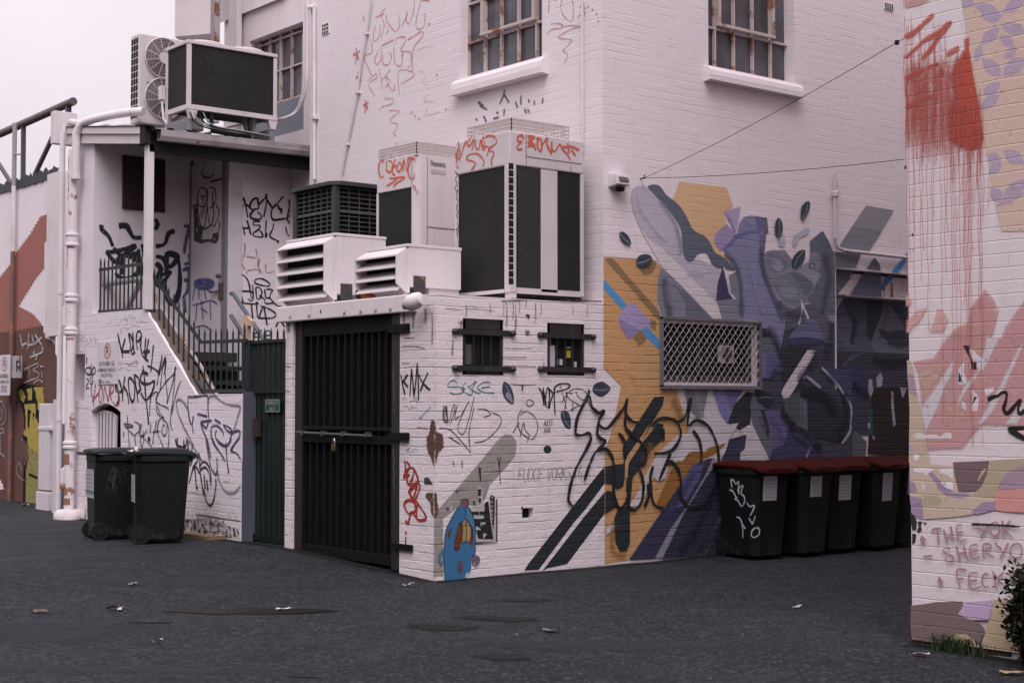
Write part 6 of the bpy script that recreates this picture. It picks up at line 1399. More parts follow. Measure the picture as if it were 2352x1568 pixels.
G_.strokes('S3', [[165, 10, 180, 80, 240, 110, 300, 90], [190, 0, 185, 130], [270, 20, 275, 150, 300, 400, 300, 450], [310, 0, 290, 120, 210, 140, 220, 110, 280, 150, 330, 160, 345, 270, 310, 440], [320, 40, 330, 150, 380, 250, 350, 350], [385, 70, 370, 200, 440, 230, 465, 190, 440, 290, 395, 360, 355, 500, 335, 570], [340, 300, 460, 215, 470, 380, 500, 600, 515, 720], [380, 360, 410, 400, 430, 640, 440, 600], [385, 370, 430, 370, 475, 450, 470, 300], [480, 350, 510, 300, 570, 330, 610, 450, 610, 600], [480, 400, 540, 370, 590, 450, 605, 560], [525, 460, 540, 640], [560, 530, 575, 670], [520, 640, 550, 780, 595, 850, 640, 800, 675, 600, 670, 510]], 19, bk, 4)
G_.build('graffiti', stair, 'tangled black tag low on the stair wall by the bins')
G_ = Paint('X', AX, .0032, BRK)
for fr, ls, w_ in (('S2', [[725, 930, 790, 870, 770, 900], [830, 800, 850, 940, 900, 880, 980, 880, 950, 960], [880, 940, 890, 1060, 900, 980, 1000, 980], [950, 800, 960, 900, 1010, 800, 1020, 900, 1060, 830, 1090, 900, 1150, 900], [960, 1010, 1040, 950, 1140, 960], [1130, 870, 1160, 900, 1220, 910]], 5), ('S2', [[365, 1210, 360, 1260, 430, 1260, 440, 1100, 400, 1110, 410, 1200], [470, 1100, 465, 1180, 500, 1160, 505, 1110], [520, 1100, 525, 1190], [555, 1090, 580, 1190, 575, 1090], [605, 1110, 600, 1200], [870, 1390, 890, 1480, 880, 1400, 960, 1430, 1110, 1400, 1060, 1460], [960, 1390, 1000, 1440, 1090, 1380, 1090, 1490], [970, 1450, 1060, 1450], [850, 1480, 880, 1500, 920, 1470, 1000, 1520]], 6), ('S', [[290, 460, 350, 410, 430, 390, 510, 410], [60, 720, 110, 740], [20, 775, 180, 775], [760, 760, 830, 830], [800, 750, 770, 860]], 4)): G_.strokes(fr, ls, w_, faint, 3)
for x, y, s1 in ((690, 1100, 60), (975, 1095, 190)): G_.strokes('S', [[x if s1 == 60 else x, y, x + s1, y - 10], [x, y + 12, x + s1, y + 2]], 4, faint, 1) if s1 == 190 else None
G_.build('graffiti', stair, 'thin marker scribbles high on the stair wall')
# stains at the foot of the wall
G_ = Paint('X', AX, .005, BRK); mold = paint((.035, .032, .028), BRK, None, 1.0)
G_.poly('S3', [200, 1030, 600, 1000, 760, 1040, 830, 1100, 960, 1150, 975, 1270, 700, 1250, 200, 1180], mold); G_.strokes('S3', [[420, 960, 600, 985, 800, 1020, 985, 1042]], 9, bk_thin, 2); G_.strokes('S3', [[240, 670, 420, 690, 560, 720], [230, 490, 330, 495], [770, 540, 840, 550], [850, 940, 856, 1010]], 7, faint, 2)
G_.build('wall_stain', stair)
# --- landing walls
G_ = Paint('Y', YB, .003, BRK)
G_.strokes('H', [[795, 390, 800, 430, 850, 480, 885, 560], [930, 400, 990, 400, 1020, 450, 1050, 490, 1110, 490], [1215, 345, 1235, 385, 1215, 430], [1370, 440, 1320, 460, 1290, 540, 1220, 560]], 32, pr(INK, BRK, .45, .15), 5)
G_.strokes('H', [[830, 600, 900, 600, 1070, 555], [890, 570, 950, 650, 955, 780], [1070, 560, 950, 640, 920, 680], [950, 640, 1010, 630, 1090, 680, 1100, 740, 1040, 800, 960, 810, 900, 770], [1085, 580, 1090, 700, 1130, 790], [1120, 540, 1140, 640], [1050, 600, 1060, 680], [830, 600, 900, 680, 960, 690], [1220, 640, 1270, 650, 1330, 720, 1390, 640, 1310, 620, 1300, 760, 1260, 790, 1230, 880], [1310, 620, 1390, 650, 1410, 800, 1400, 920, 1370, 990, 1330, 1000, 1300, 930, 1295, 830, 1340, 750], [1220, 690, 1260, 740, 1220, 830, 1260, 870, 1290, 810]], 30, pr(INK, BRK, .4, .1), 5)
blu = pr((.075, .078, .20), BRK, .8, .3, .8)
G_.strokes('H', [[1440, 400, 1480, 410, 1460, 500, 1440, 620], [1480, 620, 1490, 680, 1440, 700], [1430, 750, 1480, 740, 1470, 900, 1430, 960], [1440, 820, 1480, 830], [1440, 960, 1450, 1080]], 26, blu, 4)
G_.build('graffiti', stair, 'thick black looping tag on the landing wall behind the railing')
G_ = Paint('X', XD - .032, .003, None)
bkd = pr(INK, None, .5, .15); blud = pr((.075, .085, .26), None, .7, .2, .85)
G_.strokes('T', [[330, 540, 285, 560, 260, 650, 270, 740, 330, 760, 360, 680, 355, 590, 330, 540], [260, 650, 260, 800, 290, 960, 330, 990, 350, 900, 360, 760], [390, 540, 450, 560, 470, 650, 450, 740, 400, 780], [370, 560, 370, 760, 390, 940, 420, 970, 440, 850, 440, 700], [430, 580, 430, 740], [295, 620, 320, 690, 320, 740], [310, 650, 350, 640], [300, 800, 310, 890], [330, 770, 330, 850], [470, 740, 500, 800, 490, 900, 440, 1000], [250, 760, 240, 880, 280, 990, 350, 1010, 430, 960], [200, 760, 250, 740], [500, 930, 510, 980, 490, 1060, 430, 1120], [340, 300, 310, 360, 330, 420, 400, 430, 450, 380], [400, 480, 550, 440]], 14, bkd, 4)
G_.poly('T', [215, 770, 260, 760, 270, 960, 330, 1010, 300, 1130, 420, 1130, 440, 1060, 500, 1060, 500, 1120, 470, 1180, 380, 1160, 300, 1180, 220, 1150], paint((.06, .06, .07), None, wear=.4))
G_.strokes('T', [[320 + 22 * k, 1020, 315 + 22 * k, 1130] for k in range(6)], 6, paint((.5, .48, .5), None, .5), 1)
G_.build('graffiti', stair, 'dark drawn figure on the landing door')
G_ = Paint('X', XD - .032, .003, None)
G_.strokes('T2', [[220, 90, 270, 60, 350, 55, 430, 80, 430, 120, 340, 150, 260, 140, 215, 110], [240, 90, 400, 110]], 40, blud, 4)
G_.strokes('T2', [[230, 130, 200, 290], [270, 150, 280, 270], [330, 150, 360, 280], [340, 150, 420, 190, 500, 185], [200, 345, 300, 320, 400, 290, 470, 320, 475, 345], [250, 340, 235, 520], [300, 290, 320, 500], [295, 370, 370, 430], [400, 300, 410, 510], [235, 600, 330, 575, 430, 640]], 17, blud, 4)
G_.build('graffiti', stair, 'blue four-legged doodles on the landing door')
G_ = Paint('Y', YD, .003, BRK)
G_.strokes('T', [[730, 865, 735, 820, 770, 660, 800, 730, 830, 890], [770, 730, 740, 850], [790, 720, 860, 780, 870, 800], [945, 660, 890, 680, 855, 740, 870, 790, 950, 780, 945, 720, 940, 660], [900, 800, 860, 850, 870, 890, 920, 905, 975, 900, 980, 860, 940, 820], [950, 740, 1035, 650, 1035, 610], [1035, 620, 1045, 700, 1010, 880], [1050, 690, 1105, 770], [1110, 780, 1170, 720, 1235, 640], [1110, 770, 1095, 850, 1120, 910, 1200, 905, 1275, 895], [1170, 740, 1190, 790, 1215, 790, 1205, 840]], 18, bk, 4)
G_.strokes('T', [[1300, 680, 1310, 760, 1285, 850, 1285, 920, 1320, 970, 1345, 1000], [1345, 840, 1300, 880]], 28, pr(INK, BRK, .8, .1), 4)
G_.strokes('T', [[710, 910, 770, 990, 795, 1085], [820, 915, 865, 1080], [770, 1010, 855, 1000], [970, 930, 900, 930, 895, 970, 965, 975, 955, 1020, 895, 1060, 900, 1095, 1000, 1105, 970, 1030], [1040, 910, 1030, 1110, 1050, 1060], [1120, 950, 1115, 1010, 1085, 1070, 1090, 1110, 1170, 1150], [1260, 990, 1275, 1060, 1300, 1100]], 14, bk, 4)
G_.dot('T', 1172, 1160, 14, bk, 18)
G_.build('graffiti', stair, 'two-line black tag on the wall right of the door')
G_ = Paint('Y', YD, .003, BRK); rdf = pr((.28, .10, .11), BRK, .8, .4, .6)
G_.strokes('T', [[800, 1170, 790, 1300, 760, 1400, 800, 1480], [810, 1330, 920, 1345], [920, 1240, 940, 1350, 965, 1530], [970, 1350, 940, 1440], [820, 1530, 830, 1490, 950, 1480, 1000, 1520], [1035, 1410, 1040, 1510, 1130, 1500]], 14, rdf, 4)
G_.build('graffiti', stair, 'faint red scrawl under the two-line black tag')
G_ = Paint('Y', YD, .003, BRK)
G_.strokes('T2', [[780, 330, 690, 180, 685, 60, 720, 5, 790, 10, 840, 90, 870, 270], [730, 70, 735, 100], [700, 180, 850, 185], [740, 190, 780, 330], [850, 100, 855, 180, 885, 190, 885, 110, 890, 250, 870, 295, 830, 270], [920, 140, 930, 260, 960, 270, 990, 210, 970, 150, 920, 140], [960, 230, 1010, 270], [1020, 160, 1030, 250, 1020, 310, 1060, 325, 1120, 310, 1080, 260, 1090, 210, 1110, 170, 1040, 160], [1040, 260, 1090, 260], [905, 75, 930, 45, 1000, 45, 1070, 90, 1070, 125, 1000, 120, 920, 95, 905, 75], [780, 320, 940, 330, 920, 305], [870, 330, 885, 500], [930, 330, 945, 490, 1000, 360], [1010, 350, 1050, 570], [970, 350, 1080, 390, 1150, 450, 1100, 490, 945, 490], [1120, 310, 1170, 350, 1210, 355], [1175, 530, 1150, 590], [1210, 530, 1250, 590]], 13, bk, 4)
G_.strokes('T2', [[900, 620, 950, 620, 945, 700, 905, 700, 910, 660, 950, 660], [985, 620, 970, 680, 1010, 700], [1030, 690, 1085, 680, 1080, 640, 1035, 640, 1035, 720, 1085, 730]], 12, pr((.08, .075, .06), BRK, .5, .2), 4)
G_.build('graffiti', stair, 'outlined black lettering with a halo at the foot of the stairs')
# --- shed, gate side
G_ = Paint('X', AX, .003, BRK)
G_.strokes('K', [[1300, 640, 1312, 720, 1330, 790], [1350, 640, 1308, 705], [1318, 690, 1352, 735], [1366, 800, 1372, 700, 1380, 598], [1380, 600, 1388, 700, 1398, 802], [1398, 800, 1410, 690, 1421, 556], [1421, 556, 1428, 690, 1430, 832], [1432, 640, 1462, 705, 1515, 755], [1500, 625, 1470, 690, 1444, 762]], 12, bk, 2)
G_.build('graffiti', shed, 'black three-letter tag on the narrow pillar right of the barred gate')
rdm = pr((.36, .035, .022), BRK, .3, .05)
G_ = Paint('X', AX, .0035, BRK)
G_.strokes('D', [[32, 590, 40, 650, 28, 720, 60, 650, 100, 660, 70, 760, 50, 730, 60, 690], [100, 650, 130, 740, 90, 760, 60, 820, 120, 760, 90, 860, 50, 870], [45, 600, 70, 640, 30, 700, 70, 690], [125, 740, 140, 780, 100, 870, 60, 800], [100, 870, 110, 940, 60, 960, 30, 900, 60, 870, 100, 880], [110, 870, 185, 990, 120, 1000, 125, 880], [120, 1000, 80, 950, 60, 1030, 40, 1010]], 14, rdm, 5)
G_.strokes('D', [[45, 1085, 42, 1110], [42, 1125, 40, 1180]], 9, rdm, 2)
G_.build('graffiti', shed, 'looping red tag on the narrow pillar')
G_ = Paint('X', AX, .0032, BRK); blt = pr((.13, .30, .45), BRK, .5, .3, .8)
G_.strokes('K', [[1430, 970, 1520, 880], [1440, 965, 1455, 955], [1340, 1180, 1345, 1220, 1340, 1200, 1370, 1180, 1350, 1200, 1375, 1215], [1380, 1215, 1385, 1185, 1395, 1215], [1400, 1190, 1420, 1190], [1360, 840, 1420, 830, 1410, 860], [1390, 815, 1430, 810]], 5, blt, 2)
G_.strokes('K', [[1310, 810, 1320, 830, 1330, 800, 1340, 830], [1320, 850, 1320, 880, 1350, 870, 1360, 900, 1390, 880], [1370, 880, 1420, 885]], 4, faint, 2)
G_.build('graffiti', shed, 'small blue pen scribbles on the narrow pillar')
G_ = Paint('X', AX - .003, .028); G_.strokes('K', [[1258, 580, 1262, 640, 1255, 660, 1268, 700, 1258, 740, 1270, 780, 1262, 830, 1270, 860], [1262, 890, 1270, 915], [1262, 1180, 1258, 1240, 1272, 1260, 1258, 1330, 1272, 1370, 1260, 1420, 1270, 1490]], 5, paint((.20, .15, .17), None, .5, .3), 3); G_.build('graffiti', gate)
# --- shed, mural side
G_ = Paint('Y', BY, .003, BRK); teal = pr((.06, .22, .235), BRK, .5, .15)
G_.strokes('M', [[150, 1040, 110, 1005, 55, 1030, 30, 1080, 100, 1085, 190, 1090, 235, 1120, 200, 1165, 100, 1175, 60, 1150], [265, 1025, 215, 1090, 250, 1110, 205, 1110, 240, 1150, 320, 1190, 340, 1140, 280, 1070], [300, 1090, 390, 1015, 340, 1110, 380, 1150, 445, 1175], [570, 1030, 480, 1030, 420, 1075, 410, 1110, 470, 1150, 540, 1160, 620, 1165], [450, 1100, 560, 1085]], 11, teal, 4)
G_.build('graffiti', shed, 'teal marker tag below the left barred window')
G_ = Paint('Y', BY, .003, BRK)
G_.strokes('M', [[1175, 1100, 1210, 1160, 1240, 1320, 1225, 1090, 1270, 1340, 1255, 1250, 1285, 1090, 1310, 1200, 1290, 1360, 1350, 1180, 1330, 1250, 1365, 1150], [1285, 1095, 1350, 1160], [1375, 1080, 1370, 1250, 1380, 1450], [1375, 1160, 1370, 1100, 1440, 1050, 1540, 1050, 1560, 1085, 1500, 1120, 1390, 1150], [1290, 1350, 1320, 1330]], 14, bk, 4)
G_.strokes('M', [[1440, 1060, 1480, 1200, 1520, 1360], [1450, 1300, 1560, 1140, 1680, 1110, 1770, 1160, 1740, 1250, 1670, 1210, 1640, 1140], [1510, 1160, 1600, 1170], [1510, 1160, 1560, 1240, 1680, 1310, 1700, 1330], [1530, 1150, 1500, 1370], [1690, 1310, 1570, 1380], [1800, 1100, 1790, 1280, 1900, 1370], [1820, 1130, 1700, 1330], [1600, 1280, 1600, 1400]], 8, bk_thin, 4)
G_.build('graffiti', shed, 'scratchy black marker tag below the right barred window')
G_ = Paint('Y', BY, .0028, BRK)
G_.strokes('D', [[300, 210, 310, 320, 325, 330], [325, 215, 330, 320], [340, 330, 375, 200, 380, 250, 350, 340], [400, 200, 380, 300, 420, 280], [420, 290, 480, 180, 440, 260, 400, 370, 440, 410, 480, 300, 515, 150], [515, 220, 480, 400, 490, 530], [540, 235, 600, 240, 630, 275, 580, 290], [640, 260, 700, 290, 690, 360, 600, 450, 520, 470], [270, 370, 350, 380, 460, 500, 490, 540], [340, 430, 420, 480], [850, 235, 820, 290, 830, 380, 880, 430, 930, 440, 960, 360, 930, 280, 870, 250, 835, 280], [835, 430, 860, 330, 870, 380, 900, 420, 880, 470], [785, 400, 830, 330], [680, 570, 690, 640, 700, 760], [700, 570, 690, 640], [880, 180, 900, 170, 920, 180, 930, 200, 890, 215, 880, 190], [370, 600, 372, 630], [430, 590, 432, 640]], 5, bk_thin, 3)
G_.strokes('D', [[300, 240, 305, 310, 320, 330], [312, 210, 330, 330]], 12, pr((.10, .095, .10), BRK, .6, .5), 3)
ink2 = pr((.10, .085, .085), BRK, .3, .1)
q = fY('D', 1003, 350, BY); e = fY('D', 1065, 350, BY); cwx = (e.x - q.x) / 5.6; text_ab(G_, 'ALLEY', q.x, q.z, cwx * 1.05, .055, ink2, .008, .25); text_ab(G_, 'WAX', q.x, q.z - .065, cwx * 1.25, .042, ink2, .008, .25)
G_.build('graffiti', shed, 'thin pen scribbles and small words on the shed wall')
G_ = Paint('Y', BY, .0034, BRK); fg = pr((.27, .25, .28), BRK, .6, .4, .7)
q = fY('D', 820, 740, BY); e = fY('D', 1270, 735, BY); text_ab(G_, 'FUDGE WORKS', q.x, q.z, (e.x - q.x) / 13.8, .125, fg, .014, .27, 1, .15); text_ab(G_, '16', e.x - .12, q.z + .01, .06, .12, fg, .014, .3)
G_.build('graffiti', shed, 'faded grey lettering on the shed wall')
# --- red marker tags on the tall wall, black remains under the window
rd = pr((.60, .19, .165), BRK, .5, .3, .62); rd2 = pr((.60, .22, .20), BRK, .7, .4, .42)
G_ = Paint('X', MX, .003, BRK); G_.ws = 1.2
G_.strokes('W', [[620, 60, 585, 110, 610, 180, 590, 280], [550, 130, 610, 100], [575, 180, 580, 250, 545, 300, 530, 270, 550, 180], [625, 110, 630, 170], [640, 215, 625, 250], [640, 170, 690, 230, 720, 190, 715, 110], [740, 190, 780, 100], [775, 70, 770, 150, 790, 170, 820, 100, 830, 0], [880, 0, 850, 110, 840, 190, 865, 215, 900, 180, 905, 95]], 9, rd, 4)
G_.dot('W', 935, 177, 8, rd); G_.strokes('W', [[458, 115, 465, 150], [880, 0, 940, 8]], 11, rd, 2)
G_.strokes('W', [[515, 290, 525, 360, 510, 390, 475, 400, 470, 440, 490, 480, 520, 550], [590, 330, 590, 420, 560, 470, 540, 430, 570, 370], [595, 330, 680, 290], [605, 400, 600, 460, 640, 470, 665, 420, 650, 380], [680, 340, 690, 460, 735, 470, 745, 380], [690, 330, 700, 280, 760, 270, 760, 310, 730, 370, 800, 380, 800, 470, 780, 490], [780, 290, 830, 260, 880, 230, 890, 260, 820, 360, 815, 520], [745, 370, 740, 420]], 10, rd, 4)
G_.strokes('W', [[490, 590, 550, 535, 560, 560, 500, 610, 545, 695], [570, 500, 590, 570, 595, 650], [655, 505, 590, 590], [620, 630, 655, 590, 620, 560, 660, 650, 690, 640, 680, 610], [720, 690, 715, 520, 800, 515, 825, 550, 730, 610]], 8, rd, 4)
for x, y, s1 in ((410, 395, 1.0), (425, 560, .8), (478, 760, .8)): G_.strokes('W', [[x - 5 * s1, y - 50 * s1, x + 15 * s1, y + 40 * s1], [x - 25 * s1, y + 10 * s1, x + 25 * s1, y - 25 * s1], [x - 10 * s1, y + 75 * s1, x + 5 * s1, y], [x - 20 * s1, y - 10 * s1, x + 20 * s1, y + 30 * s1]], 13, rd, 2)
G_.strokes('W', [[610, 715, 680, 720, 660, 755, 600, 770, 575, 800], [645, 800, 720, 805, 700, 825, 660, 860, 665, 885, 710, 900, 690, 940, 680, 970, 700, 985]], 8, rd, 4)
for x, y in ((810, 815), (833, 837), (864, 862), (992, 543), (1058, 792)): G_.dot('W', x, y, 7, rd, 9)
G_.strokes('W', [[700, 1030, 700, 1070]], 9, rd, 1)
G_.strokes('W', [[910, 545, 895, 600, 930, 610], [930, 680, 900, 730, 990, 735], [930, 780, 910, 835, 1020, 810], [820, 400, 880, 350, 970, 335], [865, 520, 900, 520]], 7, rd2, 4)
G_.build('graffiti', main, 'column of faded red marker tags on the tall wall')
G_ = Paint('X', MX, .003, BRK); G_.ws = 1.2
G_.strokes('W', [[1895, 0, 1890, 70, 1920, 130, 1970, 155, 1980, 60, 1970, 0], [1805, 0, 1800, 95], [2025, 45, 2070, 60, 2095, 40], [2050, 0, 2065, 125], [2030, 105, 2010, 130], [1790, 260, 1820, 215, 1890, 205, 1890, 175, 1815, 175], [1890, 190, 2050, 190, 1960, 215, 1870, 270, 1930, 285, 1970, 295, 1920, 350, 1905, 370, 1940, 400, 1915, 460], [1840, 0, 1860, 5]], 9, rd, 4)
for x, y in ((2118, 73), (2148, 104), (2160, 154)): G_.dot('W', x, y, 7, rd, 10)
G_.build('graffiti', main, 'red marker squiggle right of the window above the tallest condenser')
G_ = Paint('X', MX, .003, BRK); gk = pr((.13, .12, .15), BRK, .7, .3, .85)
G_.strokes('W', [[1300, 735, 1310, 770, 1360, 795], [1480, 650, 1475, 690, 1445, 755], [1480, 690, 1515, 745], [1560, 735, 1575, 780], [1600, 690, 1600, 760], [1655, 720, 1660, 745], [1697, 730, 1697, 760], [1625, 790, 1640, 820], [1330, 840, 1350, 885], [1400, 860, 1440, 850], [1480, 790, 1478, 840], [1760, 710, 1755, 750], [1290, 740, 1330, 770], [1650, 790, 1660, 820], [1275, 860, 1285, 875]], 13, gk, 3)
G_.dot('W', 1430, 817, 9, gk)
G_.build('graffiti', main, 'worn black remains of a tag under the window')
# --- marks on the machines
rm = pr((.62, .13, .075), None, .4, .1); rmt = pr((.60, .13, .075), None, .4, .15)
G_ = Paint('X', ax0 - .004, .003)
G_.strokes('U', [[930, 285, 945, 390, 960, 350, 985, 280], [945, 390, 935, 420], [1025, 260, 990, 300, 1010, 320, 1040, 270, 1025, 350], [1050, 270, 1050, 330, 1075, 340, 1085, 280, 1100, 340, 1115, 340, 1110, 270], [1135, 260, 1100, 265, 1100, 320, 1140, 330, 1130, 390], [1125, 250, 1180, 255, 1195, 300, 1140, 345, 1180, 370, 1160, 420, 1165, 455], [985, 420, 1000, 385, 1060, 375, 1100, 410, 1110, 440, 1100, 465], [985, 415, 1050, 440, 1020, 490]], 9, rm, 4)
G_.build('graffiti', ac, 'orange-red looping tag on the left top panel')
G_ = Paint('Y', ay - .004, .003)
G_.strokes('U', [[1380, 245, 1345, 255, 1345, 290, 1375, 290, 1340, 320, 1345, 345, 1375, 340], [1365, 240, 1385, 270], [1410, 250, 1460, 260, 1410, 300, 1465, 310, 1410, 325], [1420, 260, 1470, 350], [1470, 270, 1500, 270], [1485, 260, 1480, 330, 1510, 365], [1505, 270, 1510, 350], [1510, 320, 1550, 260, 1545, 310, 1580, 380], [1580, 290, 1575, 380], [1575, 330, 1600, 360, 1635, 310, 1660, 350, 1690, 380, 1710, 420], [1655, 330, 1720, 325], [1690, 300, 1700, 370], [1720, 325, 1770, 350], [1715, 345, 1745, 390]], 11, rm, 3)
G_.build('graffiti', ac, 'orange-red tag on the right top panel')
G_ = Paint('X', bx - .004, .003)
G_.strokes('U', [[415, 430, 385, 430, 375, 490, 390, 540, 410, 530], [430, 420, 430, 490, 460, 500, 470, 440, 440, 420], [490, 410, 470, 510, 490, 520], [465, 470, 500, 460], [520, 430, 500, 480, 520, 500, 535, 460, 515, 430], [545, 500, 550, 420, 575, 500, 580, 400], [580, 405, 630, 410], [605, 400, 580, 480, 590, 540, 615, 550, 625, 510], [450, 545, 500, 555, 430, 600], [480, 545, 560, 540, 500, 580, 475, 610]], 10, rm, 4)
for x, y in ((622, 598), (634, 612), (647, 637)): G_.strokes('U', [[x, y - 8, x, y + 24]], 8, rm, 1)
G_.build('graffiti', acm, 'orange-red tag on the top panel')
G_ = Paint('X', ax0 - .006, .003); 
G_.strokes('U', [[925, 340, 915, 440], [905, 400, 930, 380], [910, 370, 930, 410]], 9, rm, 1)
G_.strokes('U', [[920, 460, 930, 480], [905, 500, 925, 520, 910, 550, 925, 590, 908, 610, 920, 640, 930, 620, 915, 680, 930, 700], [925, 720, 915, 760, 930, 780, 918, 800, 930, 830], [918, 860, 935, 880, 915, 905, 935, 915], [925, 920, 920, 950]], 5, bkd, 3)
G_.build('graffiti', ac, 'thin black vertical scrawl on the left edge')
# ================================================================== the mural
WU, WL = (194, 176, 185), (166, 150, 158)
def mp(rgb, w=WU, wear=.0): return paint(alb(rgb, w), BRK, None, wear, .65)
PALE = mp((184, 167, 176)); LAV1 = mp((160, 147, 162)); SLATE = mp((82, 82, 97)); ORU = mp((186, 146, 116)); ORL = mp((158, 116, 82), (180, 164, 172)); LAV2 = mp((114, 107, 138)); LAVD = mp((90, 86, 122))
GRY = mp((108, 104, 119)); GRY2 = mp((88, 86, 100)); DGR = mp((58, 56, 68)); CHAR = mp((40, 40, 48)); PURD = mp((56, 50, 80)); PURM = mp((85, 75, 114)); BRN = mp((120, 92, 68)); BLU = mp((70, 122, 172)); MAUV = mp((90, 80, 96)); PALEG = mp((150, 138, 146), WL); BRO = mp((108, 70, 36), WL); NAVY = mp((40, 36, 55), WL); GST = mp((104, 96, 106), WL); BANDB = mp((27, 29, 33), WL)  # navy and purples set darker, part of the wall's shade in their colour
M_ = Paint('Y', BY, .004, BRK); M_.lay = (lambda s: (lambda: (setattr(s, 'k', s.k + 1), s.off + s.k * .00011)[1]))(M_)
def pl(fr, mat, pts, sm=False): M_.poly(fr, pts, mat, sm)
# ground colours
pl('A', DGR, [1118, 1050, 1290, 1040, 1330, 1000, 1500, 940, 1630, 880, 1632, 1568, 1120, 1568])
pl('C', DGR, [380, 270, 1060, 270, 1060, 790, 380, 790])
pl('B', PALEG, [1130, 186, 1390, 186, 1480, 300, 1655, 430, 1655, 700, 1300, 740, 1090, 640])
pl('A', ORL, [105, 622, 430, 640, 490, 690, 460, 770, 458, 860, 470, 985, 484, 1020, 484, 1490, 590, 1498, 608, 1568, 205, 1568, 220, 1472, 105, 1355])
pl('B', ORL, [755, 155, 1012, 155, 1012, 190, 1140, 192, 1172, 290, 1218, 440, 1226, 490, 1200, 514, 1140, 512, 1050, 640, 1250, 690, 1050, 1010, 806, 1372, 640, 1398, 640, 620, 700, 440])
pl('A', ORU, [605, 125, 915, 165, 960, 285, 900, 330, 915, 405, 835, 480, 840, 540, 880, 590, 940, 640, 968, 710, 885, 660, 805, 560, 665, 420, 560, 250])
# left figure
pl('A', LAV1, [284, 230, 290, 185, 320, 158, 365, 150, 410, 175, 480, 260, 560, 350, 605, 420, 640, 640, 740, 640, 870, 700, 880, 740, 850, 820, 845, 905, 870, 960, 885, 1030, 830, 1032, 500, 700, 380, 480, 325, 390, 295, 310], False)
pl('A', SLATE, [395, 160, 440, 145, 480, 160, 520, 215, 585, 265, 630, 320, 665, 385, 690, 435, 725, 465, 770, 485, 808, 530, 838, 590, 885, 620, 930, 660, 968, 712, 900, 702, 845, 695, 815, 660, 790, 605, 755, 597, 722, 608, 695, 652, 655, 652, 630, 600, 622, 520, 618, 460, 598, 400, 550, 340, 490, 270, 430, 205], True)
pl('A', GRY, [480, 698, 560, 740, 830, 1030, 486, 1012, 458, 900, 462, 770])
pl('A', GRY2, [540, 790, 640, 850, 815, 1028, 640, 1024, 650, 940, 600, 850])
pl('A', PALE, [335, 420, 420, 520, 480, 560, 640, 710, 880, 962, 886, 1030, 826, 1030, 640, 835, 490, 690, 380, 500])
pl('A', PURD, [890, 690, 915, 745, 940, 850, 972, 896, 845, 912, 858, 790])
pl('A', GRY, [930, 745, 985, 718, 1012, 760, 1022, 850, 1030, 1036, 886, 1036, 850, 912, 975, 900, 945, 850])
M_.strokes('A', [[898, 690, 920, 780, 935, 858, 975, 900]], 9, PALE, 2)
pl('A', BRN, [112, 632, 165, 632, 300, 790, 475, 985, 480, 1050, 440, 1015, 300, 850, 135, 668]); pl('A', BRN, [345, 690, 352, 720, 375, 742, 420, 730, 445, 690, 452, 655, 400, 645], True)
pl('A', BLU, [105, 778, 116, 780, 250, 930, 256, 966, 222, 968, 105, 832]); pl('A', BLU, [345, 1098, 392, 1084, 488, 1190, 488, 1252, 372, 1140])
pl('A', BRN, [345, 1105, 386, 1140, 380, 1180, 340, 1210, 296, 1155]); pl('A', BRN, [410, 1035, 450, 1045, 446, 1106, 414, 1086])
pl('A', mp((140, 122, 160)), [290, 915, 415, 1050, 410, 1080, 345, 1105, 270, 1170, 215, 1090, 200, 1025, 235, 965]); pl('A', mp((122, 104, 142)), [200, 1025, 260, 1060, 345, 1105, 270, 1170, 215, 1090])
# central arm
pl('A', LAV2, [1030, 360, 1080, 350, 1180, 365, 1190, 465, 1165, 470, 1160, 560, 1165, 690, 1180, 790, 1215, 850, 1250, 940, 1290, 1010, 1312, 1042, 1296, 1110, 1270, 1232, 1225, 1150, 1118, 1080, 1118, 1036, 1030, 1036, 1025, 850, 1000, 740, 960, 690, 900, 590, 940, 520, 985, 470, 1000, 400])
pl('A', LAVD, [1128, 470, 1166, 470, 1160, 560, 1166, 690, 1182, 790, 1215, 850, 1250, 940, 1312, 1042, 1290, 1066, 1240, 960, 1190, 850, 1150, 760, 1135, 620]); pl('A', LAVD, [1100, 355, 1180, 365, 1190, 465, 1120, 455])
pl('A', MAUV, [1165, 362, 1182, 366, 1192, 465, 1178, 468, 1164, 600, 1180, 690, 1230, 800, 1330, 1000, 1306, 1040, 1215, 850, 1170, 780, 1158, 640])
pl('A', LAVD, [888, 565, 960, 480, 1060, 450, 1130, 450, 1130, 472, 1050, 476, 980, 512, 902, 592]); pl('A', mp((136, 116, 152)), [832, 492, 915, 405, 972, 465, 940, 520, 880, 582, 840, 545]); pl('A', mp((148, 132, 160)), [898, 325, 1008, 292, 992, 400, 975, 468])
pl('A', mp((128, 114, 150)), [898, 325, 950, 372, 975, 468])
